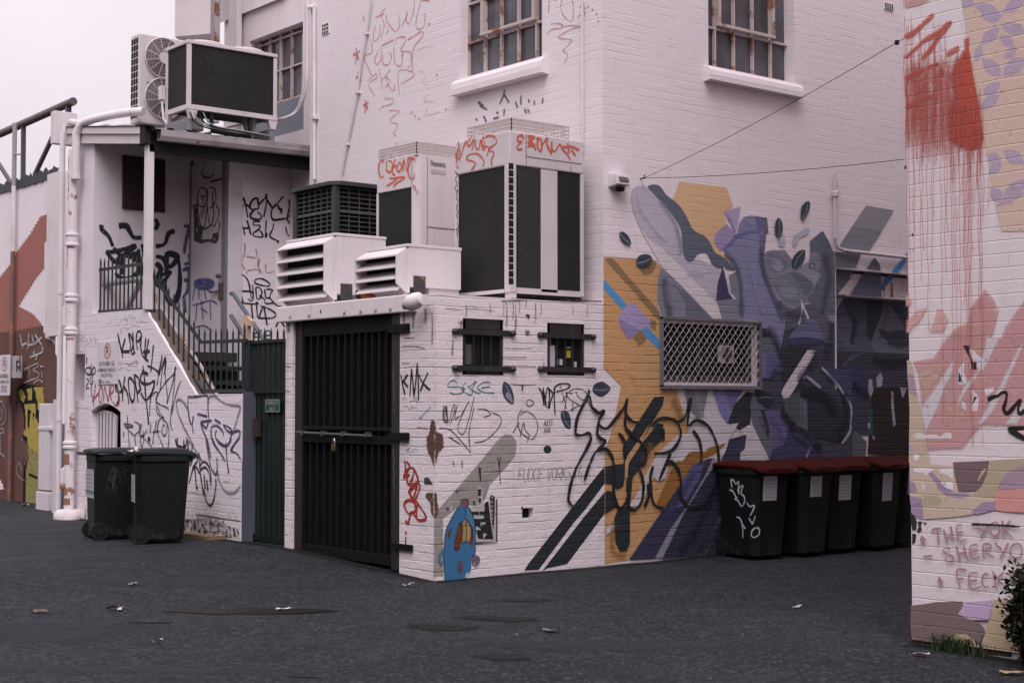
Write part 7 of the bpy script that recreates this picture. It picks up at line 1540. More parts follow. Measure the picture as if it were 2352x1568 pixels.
# right figure
pl('A', mp((126, 119, 133)), [1172, 590, 1300, 575, 1390, 700, 1470, 640, 1560, 560, 1633, 590, 1633, 1060, 1290, 1060, 1180, 800])
pl('A', GRY2, [1465, 520, 1500, 490, 1550, 452, 1590, 520, 1618, 590, 1630, 690, 1632, 1010, 1580, 1012, 1500, 960, 1440, 900, 1490, 830, 1538, 740, 1470, 690]); pl('A', GRY, [1168, 600, 1215, 580, 1290, 588, 1340, 640, 1330, 700, 1262, 742, 1230, 822, 1184, 790, 1166, 690], True)
pl('A', mp((100, 97, 112)), [1186, 610, 1230, 590, 1300, 640, 1310, 700, 1250, 730, 1205, 700], True); pl('A', mp((126, 122, 138)), [1200, 640, 1240, 630, 1290, 680, 1260, 720, 1215, 690], True)
pl('A', mp((104, 102, 116)), [1228, 800, 1270, 742, 1350, 720, 1420, 742, 1480, 800, 1492, 850, 1440, 900, 1400, 960, 1300, 920, 1240, 850], True); pl('A', mp((88, 88, 102)), [1330, 730, 1420, 745, 1485, 810, 1440, 880, 1390, 800], True); pl('A', mp((118, 115, 130)), [1250, 800, 1290, 760, 1350, 790, 1380, 860, 1330, 900, 1270, 860], True)
pl('A', SLATE, [1490, 500, 1550, 452, 1590, 520, 1618, 590, 1600, 640, 1550, 560]); pl('A', GRY, [1470, 600, 1520, 600, 1535, 690, 1500, 720, 1465, 690], True); M_.dot('A', 1478, 684, 24, mp((80, 84, 98))); M_.dot('A', 1480, 684, 10, mp((130, 130, 142)))
pl('A', mp((160, 152, 168)), [1350, 550, 1360, 485, 1452, 428, 1450, 470, 1395, 500, 1376, 545], True); pl('A', mp((160, 152, 168)), [1255, 540, 1288, 470, 1304, 520, 1290, 555], True)
pl('A', mp((80, 78, 92)), [1300, 990, 1400, 950, 1480, 930, 1580, 1012, 1620, 1100, 1632, 1200, 1560, 1190, 1480, 1120, 1400, 1080, 1300, 1110])
M_.strokes('A', [[1408, 905, 1412, 990, 1390, 1070], [1412, 930, 1455, 1030]], 10, PALE, 2)
pl('A', mp((96, 90, 124)), [1360, 1105, 1460, 1030, 1500, 1040, 1560, 1170, 1440, 1210, 1320, 1160]); pl('A', PURD, [1318, 1160, 1440, 1150, 1560, 1172, 1500, 1200, 1400, 1230, 1320, 1210])
pl('A', CHAR, [1270, 1240, 1320, 1205, 1480, 1195, 1400, 1400, 1290, 1450, 1260, 1340]); pl('A', GRY2, [1125, 1160, 1215, 1150, 1250, 1240, 1270, 1290, 1130, 1250]); pl('A', CHAR, [1120, 1085, 1190, 1100, 1225, 1150, 1125, 1158])
pl('A', PURM, [1135, 1255, 1260, 1270, 1284, 1350, 1280, 1375, 1190, 1425, 1135, 1420]); pl('A', mp((104, 94, 140)), [1135, 1255, 1180, 1265, 1170, 1420, 1135, 1420])
# grey parallelogram and pale bar over to the recess
pl('A', mp((124, 116, 124)), [1835, 285, 2020, 315, 1850, 590, 1655, 555]); pl('A', mp((110, 105, 114)), [1745, 420, 1940, 450, 1852, 590, 1655, 555]); pl('A', mp((96, 94, 102)), [1632, 590, 1800, 602, 1772, 690, 1632, 690]); pl('A', BLU, [2108, 590, 2108, 640, 2050, 725, 2005, 720]); pl('A', SLATE, [1890, 625, 1920, 665, 1935, 712, 1840, 700])
# lower middle, below the screen
pl('B', mp((86, 84, 90), WL), [1195, 190, 1360, 190, 1322, 370, 1282, 382, 1215, 300]); pl('B', mp((98, 92, 100), WL), [1255, 190, 1300, 190, 1330, 370, 1300, 372])
pl('B', mp((92, 84, 122), WL), [1390, 190, 1605, 190, 1530, 300, 1492, 425, 1440, 340]); pl('B', mp((78, 72, 108), WL), [1480, 190, 1605, 190, 1530, 300, 1510, 330])
pl('C', CHAR, [188, 505, 235, 375, 320, 290, 385, 296, 350, 450, 345, 515, 272, 555]); pl('C', PALEG, [275, 560, 350, 508, 382, 560, 482, 766, 275, 772, 276, 690, 312, 620]); pl('C', GRY2, [360, 290, 440, 400, 492, 560, 502, 690, 484, 750, 422, 650, 362, 520, 345, 400])
pl('C', CHAR, [415, 410, 445, 420, 480, 560, 470, 620, 440, 540]); pl('C', NAVY, [200, 620, 305, 590, 312, 620, 275, 700, 275, 770, 140, 800, 170, 700])
pl('C', PURM, [445, 415, 550, 420, 620, 520, 610, 600, 560, 680, 500, 700, 480, 560]); pl('C', PURD, [610, 520, 660, 505, 740, 545, 775, 585, 862, 720, 850, 745, 500, 762, 502, 690, 590, 650])
pl('C', mp((50, 48, 72), WL), [840, 108, 1055, 150, 1055, 520, 1048, 395, 960, 250]); pl('C', CHAR, [700, 230, 830, 270, 940, 330, 980, 420, 985, 640, 760, 600, 650, 510, 560, 420, 600, 340]); pl('C', GRY2, [690, 330, 740, 340, 745, 560, 660, 520, 670, 420]); pl('C', mp((56, 60, 66), WL), [560, 330, 690, 290, 690, 500, 620, 510])
pl('C', PALE, [742, 0, 808, 0, 642, 290, 612, 330, 578, 336, 560, 302, 576, 260])
M_.strokes('C', [[840, 118, 900, 180, 962, 250, 1010, 330, 1048, 395, 1044, 500, 1038, 570, 980, 652]], 12, mp((130, 122, 142), WL), 3); M_.strokes('C', [[712, 196, 735, 180, 835, 262]], 16, mp((120, 112, 132), WL), 1); M_.strokes('C', [[735, 745, 785, 630]], 12, mp((100, 90, 130), WL), 1)
M_.dot('C', 450, 338, 62, mp((30, 31, 35), WL), 50); M_.strokes('C', [[398, 340, 440, 326, 500, 332]], 5, GRY2, 2)
# lower left: orange ground, pale flames, brown shadow, dark diagonals
pl('B', PALEG, [1000, 640, 1140, 505, 1230, 490, 1420, 440, 1570, 420, 1500, 540, 1480, 620, 1430, 690, 1340, 690, 1130, 700, 1090, 700, 1060, 800, 1010, 830, 940, 750])
pl('B', BRO, [1000, 985, 1020, 930, 1065, 830, 1130, 692, 1180, 682, 1235, 620, 1330, 620, 1365, 590, 1432, 575, 1482, 562, 1400, 640, 1262, 712, 1232, 790, 1180, 865, 1130, 935, 1062, 1005], True)
pl('B', NAVY, [1560, 540, 1625, 500, 1612, 600, 1505, 690, 1440, 705, 1500, 560]); pl('B', NAVY, [1355, 668, 1240, 716, 1200, 790, 1050, 1010, 806, 1372, 990, 1360, 1100, 1190, 1230, 960, 1330, 790, 1400, 660]); pl('B', mp((64, 58, 92), WL), [1240, 716, 1330, 690, 1300, 800, 1180, 1000, 1130, 1010, 1160, 860])
pl('B', mp((36, 33, 47), WL), [1430, 690, 1655, 690, 1655, 1330, 1040, 1362, 1180, 1060, 1340, 800]); pl('B', GST, [1392, 655, 1420, 690, 1342, 800, 1182, 1060, 1040, 1358, 985, 1360, 1100, 1150, 1235, 960, 1335, 790]); pl('B', mp((70, 66, 74), WL), [1490, 970, 1540, 950, 1340, 1340, 1290, 1346])  # first shape set darker too, some shade put into its colour
pl('B', PALEG, [940, 742, 986, 770, 960, 835, 880, 995, 800, 1005, 862, 915]); pl('B', PALEG, [648, 1152, 770, 1062, 816, 1040, 742, 1122, 648, 1198])
for l in ([640, 722, 772, 700, 760, 600, 800, 520, 980, 240, 1050, 234, 1042, 290, 895, 540, 792, 690, 765, 860, 722, 882, 692, 842, 640, 842], [640, 900, 655, 890, 700, 900, 735, 990, 640, 1052], [790, 800, 832, 800, 812, 1000, 812, 1250, 790, 1310, 742, 1312, 710, 1240, 702, 1080, 730, 1020, 788, 1000], [800, 690, 862, 600, 962, 480, 1000, 420, 1046, 430, 1032, 540, 962, 602, 882, 730, 830, 800, 798, 825]): pl('B', BANDB, l)
pl('B', ORL, [778, 690, 800, 640, 900, 500, 948, 430, 880, 580, 802, 700, 792, 800, 776, 800])
# sprayed fades inside the big shapes
def fade(fr, rgb, op, w, *ls):
    for l in ls: M_.strokes(fr, [l], w / 1.6, paint(alb(rgb, WU), BRK, 1.0, .1, .65, op), 5)
fade('A', (72, 70, 92), .55, 90, [1140, 560, 1150, 700, 1230, 900, 1290, 1040], [900, 600, 980, 690, 1010, 860, 1010, 1010]); fade('A', (140, 132, 160), .6, 80, [1060, 540, 1070, 700, 1110, 860, 1160, 1000], [1040, 390, 1100, 400])
fade('A', (70, 70, 84), .6, 120, [1560, 600, 1590, 760, 1560, 900, 1540, 1000], [1250, 920, 1340, 1000, 1420, 1010], [500, 760, 520, 900, 540, 1010]); fade('A', (128, 118, 140), .5, 90, [1240, 820, 1300, 770, 1370, 790], [520, 800, 540, 940], [1200, 660, 1230, 610])
fade('A', (54, 50, 74), .6, 130, [1180, 1090, 1240, 1180, 1270, 1320, 1200, 1420], [1500, 1230, 1480, 1330, 1380, 1440], [1600, 1040, 1600, 1180, 1560, 1300]); fade('A', (104, 96, 136), .5, 70, [1370, 1110, 1450, 1060, 1520, 1090], [1160, 1290, 1240, 1300, 1250, 1370])
fade('A', (176, 166, 180), .5, 70, [330, 200, 350, 300, 430, 420, 520, 520], [650, 720, 760, 720]); fade('A', (120, 112, 134), .5, 60, [470, 250, 560, 380, 600, 500, 612, 600])
fade('C', (34, 34, 42), .7, 150, [560, 430, 700, 600, 840, 690], [1000, 300, 1010, 480, 960, 620], [700, 300, 860, 330, 930, 460]); fade('C', (84, 76, 112), .5, 80, [480, 470, 540, 540, 560, 640], [880, 180, 970, 220, 1030, 300], [640, 580, 720, 620, 780, 700])
fade('C', (96, 92, 104), .5, 60, [700, 380, 710, 470, 690, 540], [590, 360, 600, 440], [400, 420, 450, 560])
fade('B', (70, 62, 92), .5, 90, [1260, 760, 1180, 900, 1080, 1060], [1560, 560, 1500, 680]); fade('B', (40, 36, 50), .6, 110, [1480, 760, 1380, 960, 1250, 1200, 1150, 1330], [1300, 1330, 1480, 1080]); fade('B', (190, 150, 104), .4, 100, [820, 60, 860, 150, 800, 250]); fade('B', (120, 84, 50), .5, 90, [700, 1100, 690, 1300, 780, 1350], [960, 560, 900, 720], [1110, 250, 1180, 400])
# coffee-bean shapes
def bean(fr, pts):
    pl(fr, mp((50, 54, 66)), pts, True); p = pairs(pts); cx_ = sum(a for a, b in p) / len(p); cy_ = sum(b for a, b in p) / len(p); far_ = max(p, key=lambda q: (q[0] - cx_) ** 2 + (q[1] - cy_) ** 2); dx_, dy_ = far_[0] - cx_, far_[1] - cy_
    M_.strokes(fr, [[cx_ - dx_ * .85, cy_ - dy_ * .85, cx_ - dy_ * .12, cy_ + dx_ * .12, cx_ + dx_ * .85, cy_ + dy_ * .85]], 5, mp((104, 108, 122)), 4)
for l in ([205, 460, 240, 465, 270, 500, 278, 545, 240, 535, 210, 500], [315, 650, 335, 615, 385, 605, 418, 630, 412, 665, 370, 690, 325, 685], [1255, 365, 1280, 410, 1275, 470, 1252, 498, 1230, 460, 1232, 400], [1450, 255, 1461, 290, 1440, 350, 1415, 383, 1400, 360, 1406, 290], [1425, 578, 1426, 630, 1400, 680, 1350, 697, 1344, 640, 1380, 590]): bean('A', l)
M_.build('mural', main, 'mural of violet, grey, orange and slate shapes with floating beans')
R_ = Paint('Y', BY + .34, .004, BRK)
for mat, l in ((mp((84, 88, 100)), [1600, 880, 2130, 912, 2130, 1280, 1600, 1280]), (DGR, [1600, 1240, 2130, 1260, 2130, 1800, 1600, 1800]), (mp((56, 57, 65)), [1840, 885, 1950, 895, 1930, 1080, 1880, 1200, 1842, 1150]), (mp((104, 102, 114)), [1868, 1190, 1920, 1050, 1960, 970, 1998, 945, 2060, 960, 2110, 1020, 2130, 1262, 1900, 1252]), (mp((72, 72, 84)), [1998, 945, 2060, 960, 2130, 1050, 2130, 1180, 2080, 1060]), (PALE, [1690, 780, 1770, 740, 1600, 1050, 1600, 940]), (mp((96, 100, 112)), [1632, 1040, 1700, 1010, 1770, 1070, 1770, 1180, 1700, 1210, 1632, 1150]), (mp((58, 52, 84)), [1600, 1330, 1800, 1340, 1850, 1400, 1860, 1480, 1780, 1568, 1600, 1568]), (mp((80, 80, 92)), [1680, 1330, 1740, 1270, 1840, 1250, 1730, 1310, 1690, 1345])): R_.poly('A', l, mat)
def rfade(rgb, op, w, *ls):
    for l in ls: R_.strokes('A', [l], w / 1.6, paint(alb(rgb, WU), BRK, 1.0, .1, .65, op), 5)
rfade((58, 56, 70), .6, 110, [1700, 920, 1760, 1040, 1740, 1200], [1980, 1180, 2060, 1200, 2120, 1180]); rfade((118, 114, 126), .5, 80, [1930, 1180, 1950, 1060, 1990, 980], [1660, 1060, 1700, 1130]); rfade((40, 38, 50), .7, 120, [1680, 1440, 1780, 1500, 1850, 1560], [1880, 1300, 2000, 1330, 2120, 1320]); rfade((86, 78, 110), .5, 70, [1640, 1360, 1740, 1370, 1820, 1410])
R_.poly('A', [1920, 1100, 1990, 1120, 2060, 1105, 2110, 1140, 2050, 1180, 1960, 1170], mp((62, 60, 74)), True); R_.poly('A', [1700, 900, 1830, 905, 1835, 1010, 1790, 1060, 1740, 1000], mp((74, 74, 88)), True)
R_.poly('C', [1195, 268, 1460, 250, 1460, 745, 1165, 725], mp((34, 26, 27), WL)); R_.poly('C', [1168, 420, 1200, 410, 1202, 590, 1172, 585], mp((38, 62, 66), WL)); R_.poly('C', [1000, 640, 1080, 560, 1160, 640, 1150, 740, 1040, 735], mp((74, 74, 80), WL))
for l in ([1225, 190, 1255, 155, 1272, 195, 1265, 250, 1232, 258], [1172, 200, 1196, 205, 1206, 280, 1186, 332, 1170, 290], [1390, 258, 1440, 262, 1425, 300, 1410, 335], [1330, 280, 1345, 300, 1350, 420, 1362, 520, 1345, 530, 1330, 400], [1166, 500, 1184, 510, 1180, 550, 1166, 545], [1195, 590, 1216, 600, 1210, 630]): R_.poly('C', l, mp((130, 122, 138), WL, .3))
M2 = Paint('Y', BY + .10, .004, BRK)
for mat, l in ((mp((88, 88, 96)), [1600, 700, 1745, 715, 1700, 880, 1600, 870]), (PALE, [1760, 735, 1800, 735, 1715, 870, 1690, 868, 1650, 870]), (SLATE, [1830, 715, 1935, 715, 1940, 890, 1730, 875]), (mp((58, 92, 130)), [2000, 718, 2050, 722, 1940, 850, 1938, 800])): M2.poly('A', l, mat)
M2.strokes('A', [[1958, 830, 1955, 885]], 8, paint((.24, .13, .06), BRK, None, .6), 1); M2.strokes('A', [[2005, 790, 2008, 888]], 15, paint((.24, .13, .06), BRK, None, .6), 1)
R_.build('mural', main, 'dark lower part of the mural inside the recess'); M2.build('mural', main, 'mural colours continuing over the lintel')
# part of the mural on the shed wall
M_ = Paint('Y', BY, .0012, BRK); SHD = paint((.33, .30, .285), BRK, None, .25)
pl('D', SHD, [238, 965, 490, 682, 548, 615, 690, 440, 735, 410, 780, 418, 808, 455, 812, 500, 800, 565, 740, 640, 622, 770, 600, 850, 560, 910, 430, 900, 300, 1000, 300, 1400, 232, 1400])
for l in ([80, 1448, 110, 1400, 560, 820, 640, 722, 641, 842, 500, 1030, 430, 1110, 182, 1442], [205, 1452, 500, 1070, 641, 900, 641, 1052, 380, 1402, 240, 1432]): pl('B', BANDB, l)
for l in ([725, 45, 770, 80, 793, 150, 785, 205, 735, 170, 712, 110], [1125, 250, 1170, 255, 1190, 310, 1185, 372, 1150, 360, 1122, 300], [1340, 100, 1360, 60, 1410, 45, 1450, 70, 1468, 95, 1440, 130, 1400, 152, 1355, 130]): bean('D', l)
M_.dot('D', 1027, 516, 28, mp((36, 38, 46)))
M_.poly('D', [740, 120, 770, 130, 785, 190, 760, 175, 738, 150], mp((120, 112, 128)), True)
M_.build('mural', shed, 'end of the mural with dark diagonal bars and beans on the shed wall')
# the sprayed outline across mural and shed
G_ = Paint('Y', BY, .023, BRK); G_.ws = 1.3; thr = pr((.016, .017, .019), BRK, .35, .04)
big = [[525, 190, 510, 250, 470, 320, 440, 390, 430, 490, 470, 505, 520, 490, 536, 530, 500, 610, 440, 720, 400, 830, 380, 930, 385, 970, 415, 1005], [528, 230, 545, 310, 590, 350, 628, 336, 592, 400, 605, 445, 650, 455, 700, 400, 760, 320, 790, 250], [592, 400, 580, 490, 605, 530, 637, 550, 570, 620, 530, 700, 490, 818], [580, 612, 640, 600, 685, 660, 700, 760, 700, 860], [790, 248, 778, 350, 820, 405, 872, 418], [780, 350, 775, 440, 820, 500, 890, 560, 920, 620, 910, 690, 880, 712], [730, 490, 770, 550, 770, 640], [960, 445, 1000, 400, 1060, 388, 1130, 410, 1162, 480, 1140, 560, 1080, 620, 975, 632], [1092, 630, 1060, 700, 1010, 818], [1060, 712, 1100, 690, 1145, 750, 1165, 850, 1155, 950], [970, 718, 950, 800, 960, 930, 985, 995, 1040, 1012], [1140, 412, 1190, 380, 1230, 248, 1210, 432, 1270, 400, 1350, 440, 1400, 530, 1425, 650, 1415, 800, 1380, 900, 1330, 980, 1235, 1012, 1175, 955, 1150, 880], [1245, 470, 1290, 540, 1306, 640, 1300, 700], [868, 730, 900, 830, 892, 950, 850, 1022, 810, 1012, 790, 980], [690, 840, 700, 930, 722, 1000, 760, 1000, 790, 930, 790, 820], [1040, 460, 1040, 540], [930, 840, 940, 920, 905, 1010]]
G_.strokes('B', big, 22, thr, 6)
G_.build('graffiti', main, 'large black sprayed outline lettering across the corner of the mural and the shed')
# ---------------------------------------------------------------- paper on the shed wall
def pasted(name, label, cat, fr, items, off=.0105):
    P = Paint('Y', BY, off, BRK)
    for kind, mat, l in items:
        if kind == 'p': P.poly(fr, l, mat)
        elif kind == 's': P.poly(fr, l, mat, True)
        else: P.strokes(fr, [l], kind, mat, 4)
    c = P.ab(fr, *pairs(items[0][2])[0]); mb = P.mb; zs = [q.z for q in mb.v]; xs = [q.x for q in mb.v]
    loc = Vector(((min(xs) + max(xs)) / 2, BY - off, min(zs)))
    for q in mb.v: q -= loc
    o = mb.build(name, P.mats, fix=False); o.location = loc; return tag(o, label, cat)
wp, kp = paint((.50, .46, .48), BRK, None, .15), paint((.022, .021, .023), BRK, None, .05)
sheet = [720, 560, 790, 540, 790, 500, 830, 490, 820, 300, 860, 300, 880, 480, 905, 560, 950, 470, 965, 540, 970, 430, 985, 400, 1020, 420, 1030, 470, 1060, 450, 1062, 985, 1040, 1000, 780, 1020, 740, 700]
items = [('p', wp, sheet), ('p', kp, [1042, 455, 1058, 452, 1058, 985, 780, 1022, 780, 1000, 1042, 985])]
for l in ([730, 610, 830, 610, 830, 655, 740, 655], [745, 700, 845, 700, 850, 830, 800, 790, 760, 830, 752, 760], [835, 610, 895, 610, 900, 500, 940, 480, 955, 560, 970, 700, 985, 820, 1010, 958, 880, 958, 930, 880, 880, 880, 880, 958, 815, 950, 800, 880, 790, 840, 850, 840, 850, 790, 915, 770, 912, 745, 845, 745, 845, 700, 890, 695, 888, 655, 835, 655], [818, 335, 855, 330, 852, 415, 820, 415], [822, 445, 855, 445, 852, 490, 830, 520], [750, 480, 775, 470, 775, 520, 760, 530], [820, 60, 852, 58, 850, 130, 855, 225, 842, 222, 830, 130]): items.append(('p', kp, l))
items += [('p', kp, [962, 420, 985, 400, 1025, 425, 1020, 700, 1005, 850, 985, 700])] + [('s', paint((.30, .28, .29), BRK), [990 - 16, yy, 990, yy - 18, 1006, yy, 990, yy + 18]) for yy in (435, 490, 545, 600, 650, 700)]
pasted('poster', 'torn black and white poster pasted behind the blue paste-up', 'poster', 'P', items, .008)
bl = paint((.045, .165, .33), None); bl2 = paint((.08, .205, .31), None); kl = paint((.02, .022, .03), BRK)
body = [400, 1488, 395, 1300, 382, 1200, 390, 1050, 400, 900, 420, 820, 455, 740, 520, 620, 585, 530, 600, 545, 655, 550, 690, 545, 730, 620, 760, 700, 778, 800, 780, 960, 775, 1120, 730, 1180, 726, 1330, 690, 1400, 640, 1450, 560, 1465]
items = [('p', bl, body), ('s', paint((.22, .09, .11), BRK), [595, 490, 610, 462, 650, 455, 690, 475, 690, 520, 665, 550, 630, 552, 600, 530]), ('p', bl2, [610, 740, 640, 700, 655, 600, 690, 560, 740, 660, 760, 780, 740, 820, 700, 760, 660, 700]),
         ('s', paint((.155, .045, .028), BRK), [575, 760, 610, 745, 615, 830, 612, 920, 600, 1000, 580, 1060, 550, 1105, 520, 1090, 512, 1040, 520, 950, 545, 850]), ('s', paint((.155, .045, .028), BRK), [680, 760, 715, 775, 740, 860, 748, 960, 745, 1040, 730, 1050, 712, 1010, 715, 880]),
         ('s', paint((.36, .26, .10), BRK), [615, 740, 640, 715, 662, 735, 668, 850, 662, 960, 640, 995, 612, 990, 618, 870]), ('s', paint((.46, .30, .12), BRK), [668, 755, 700, 765, 718, 850, 718, 960, 700, 990, 668, 985, 678, 860]), ('s', paint((.12, .05, .05), BRK), [484, 800, 478, 860, 455, 935, 432, 930, 440, 860]),
         ('s', paint((.10, .075, .115), BRK), [585, 1222, 615, 1240, 625, 1300, 612, 1370, 580, 1400, 555, 1340, 552, 1260]), ('s', paint((.16, .12, .17), BRK), [745, 1170, 780, 1150, 830, 1180, 835, 1230, 800, 1280, 770, 1285, 735, 1240]), ('s', bl2, [380, 1080, 340, 1110, 315, 1160, 318, 1220, 345, 1268, 370, 1265, 345, 1210, 345, 1160, 380, 1120]),
         ('p', paint((.62, .62, .66), BRK), [680, 1365, 690, 1395, 672, 1440, 650, 1445, 662, 1395]), ('p', paint((.62, .6, .64), BRK), [765, 1235, 780, 1280, 768, 1282])]
for l in ([400, 1488, 390, 1300, 382, 1200, 390, 1050, 400, 900, 420, 820, 455, 740, 520, 620, 585, 530], [690, 545, 730, 620, 760, 700, 778, 800, 780, 960, 775, 1120, 735, 1175], [655, 560, 658, 640, 650, 690, 610, 742, 575, 760], [660, 690, 700, 750, 740, 820, 748, 960], [612, 745, 618, 870, 610, 990, 640, 995, 665, 955, 670, 850, 662, 735], [665, 985, 705, 990, 718, 940], [515, 1040, 530, 1090, 555, 1100, 585, 1050], [595, 490, 610, 462, 650, 455, 690, 475, 692, 520, 660, 552]): items.append((7, kl, l))
pasted('paste_up', 'bright blue paper paste-up of a buck-toothed creature at the foot of the shed corner', 'poster', 'P', items)
# ================================================================== painted block wall on the right
RU, RL = (210, 190, 199), (176, 160, 170)
def rp_(rgb, w=RU, wear=.08, op=1.0): return paint(alb(rgb, w), BLK, None, wear, .65, op)
T_ = Paint('X', RX, .0035, BLK); T_.ws = 1.15; T_.dk = .00005
TAN = rp_((196, 163, 155)); VIO = rp_((168, 142, 164)); RED = paint((.50, .085, .055), BLK, .98, .12, op=.97); SAL = paint((.64, .27, .235), BLK, .98, .25, op=.5); SALS = pr((.58, .135, .095), BLK, .6, .3, .85); DRIP = pr((.55, .13, .105), BLK, .4, .1, .85)
T_.poly('R0', [1088, -20, 3400, -20, 3400, 1568, 3400, 2900, 1590, 2900, 1560, 2760, 1500, 2480, 1420, 2040, 1340, 1568, 1290, 1250, 1200, 780, 1150, 420], TAN)
def leaf(fr, x0, y0, x1, y1, w, mat):
    dx_, dy_ = x1 - x0, y1 - y0; L_ = math.hypot(dx_, dy_); nx_, ny_ = -dy_ / L_ * w / 2, dx_ / L_ * w / 2
    T_.poly(fr, [c for k in range(9) for c in (x0 + dx_ * k / 8 + nx_ * math.sin(math.pi * k / 8), y0 + dy_ * k / 8 + ny_ * math.sin(math.pi * k / 8))] + [c for k in range(7, 0, -1) for c in (x0 + dx_ * k / 8 - nx_ * math.sin(math.pi * k / 8), y0 + dy_ * k / 8 - ny_ * math.sin(math.pi * k / 8))], mat)
for a in ((1235, 60, 1580, 180, 150), (1600, 175, 1900, -40, 150), (1320, 205, 1620, 200, 190), (1330, 570, 1570, 340, 150), (1580, 320, 1890, 400, 170), (1270, 790, 1330, 560, 110), (1560, 450, 1760, 590, 130), (1345, 740, 1590, 960, 180), (1600, 960, 1890, 720, 190), (1350, 1200, 1580, 1030, 140), (1310, 1390, 1560, 1180, 150), (1620, 740, 1780, 600, 110)): leaf('R0', *a, VIO)
for a in ((1410, 520, 1590, 640, 150), (1610, 480, 1880, 640, 170), (1430, 760, 1590, 640, 120), (1590, 1130, 1470, 930, 150), (1600, 1140, 1890, 830, 190), (1520, 1180, 1890, 1000, 70)): leaf('R1', *a, VIO)
T_.poly('R0', [1088, -20, 1240, -20, 1230, 80, 1110, 110], VIO)
# the red splash: veil, bold core, slanting streaks, long drips
T_.softpoly('R0', [380, 900, 560, 860, 850, 800, 1080, 760, 1150, 900, 1190, 1100, 1100, 1568, 1020, 1800, 700, 1860, 390, 1820], SAL, 300); T_.poly('R0', [348, -20, 720, -20, 640, 40, 520, 90, 356, 110], SAL); pass
T_.softpoly('R0', [1150, 600, 1180, 720, 1212, 920, 1282, 1270, 1325, 1568, 1345, 1760, 1330, 1840, 1200, 1880, 1060, 1840, 960, 1760, 930, 1500, 1000, 1180, 960, 960, 1010, 800, 1100, 690], RED, 120); T_.poly('R0', [1160, 560, 1182, 600, 1222, 900, 1292, 1250, 1340, 1568, 1362, 1740, 1350, 1780, 1290, 1500, 1200, 1000, 1150, 700], paint((.50, .085, .055), BLK, None, .12))
T_.strokes('R0', [[370, 470, 480, 420, 580, 330, 740, 180], [375, 735, 480, 640, 640, 500, 780, 420, 965, 270], [600, 740, 700, 620, 800, 470, 950, 290], [1150, 480, 1160, 600], [900, 690, 1060, 600], [380, 1000, 560, 900, 800, 800], [380, 1350, 560, 1280, 760, 1190]], 70, SALS, 4)
# pink and ochre shapes
def sp_(rgb, w=RU, op=.86, wear=.2): return paint(alb(rgb, w), BLK, .98, wear, .65, op)
PNK = sp_((206, 156, 156)); PNKD = sp_((192, 138, 142)); WHT = sp_((205, 187, 195)); BLUSH = sp_((206, 160, 150), op=.6)
SO = lambda fr, l, m, k=64: T_.softpoly(fr, l, m, k)
SO('R2', [395, 870, 470, 960, 440, 1010, 395, 1015], PNK); SO('R2', [410, 1200, 560, 1050, 660, 1025, 560, 1210, 440, 1340, 405, 1345], PNK); SO('R2', [700, 1340, 760, 1180, 780, 1060, 830, 1040, 890, 1130, 920, 1190, 880, 1300, 840, 1345], PNK); SO('R2', [905, 1480, 990, 1340, 1180, 1210, 1210, 1030, 1320, 900, 1380, 810, 1490, 940, 1556, 1064, 1490, 1330, 1400, 1568, 920, 1568], PNKD); SO('R2', [1640, 1290, 1800, 1060, 1880, 930, 1900, 1568, 1560, 1568], PNKD)
SO('R3', [480, 300, 560, 470, 600, 900, 640, 1180, 672, 1405, 1100, 1385, 1190, 1260, 1345, 1085, 1900, 1110, 1900, 0, 905, 0, 740, 260], PNKD)
for l in ([582, 905, 640, 800, 770, 620, 985, 270, 985, 420, 880, 620, 780, 900, 700, 1060, 644, 1185], [1020, 860, 1100, 640, 1230, 470, 1300, 420, 1240, 560, 1130, 700, 1060, 860], [1400, 0, 1560, 0, 1480, 180, 1370, 400, 1290, 430, 1340, 230], [1860, 80, 1720, 420, 1600, 700, 1480, 930, 1350, 1085, 1300, 1080, 1400, 900, 1570, 600, 1780, 180], [1640, 1085, 1740, 960, 1880, 800, 1900, 900, 1780, 1085], [600, 420, 700, 380, 640, 480, 560, 520]): SO('R3', l, WHT, 44)
SO('R3', [560, 480, 760, 300, 900, 320, 760, 560, 640, 760], BLUSH, 90); SO('R3', [900, 900, 1100, 760, 1150, 1000, 960, 1180], BLUSH, 90); SO('R3', [1200, 100, 1400, 40, 1340, 260, 1180, 420], BLUSH, 90); SO('R2', [920, 1400, 1060, 1260, 1180, 1220, 1080, 1420], BLUSH, 90)
T_.poly('R3', [405, 280, 455, 290, 500, 480, 545, 760, 600, 1000, 640, 1260, 692, 1568, 430, 1568, 440, 900], rp_((182, 154, 140))); T_.poly('R3', [408, 440, 490, 470, 534, 750, 430, 690], rp_((158, 128, 142))); T_.poly('R3', [432, 1330, 500, 1400, 470, 1430, 432, 1430], VIO)
for l in ([485, 1215, 560, 1190, 640, 1220, 760, 1215, 830, 1245, 880, 1190, 960, 1190, 975, 1265, 490, 1262], [1050, 400, 1100, 330, 1130, 300, 1120, 430, 1160, 560, 1100, 600, 1045, 570], [1205, 640, 1280, 700, 1310, 770, 1290, 920, 1215, 920, 1225, 780], [1130, 100, 1240, 160, 1330, 250, 1420, 260, 1290, 390, 1200, 400, 1190, 260], [1370, 640, 1500, 620, 1490, 680, 1400, 730], [715, 470, 800, 480, 790, 500], [1090, 790, 1150, 830, 1145, 910, 1100, 880]): T_.poly('R3', l, rp_((205, 188, 198), RU, .25))
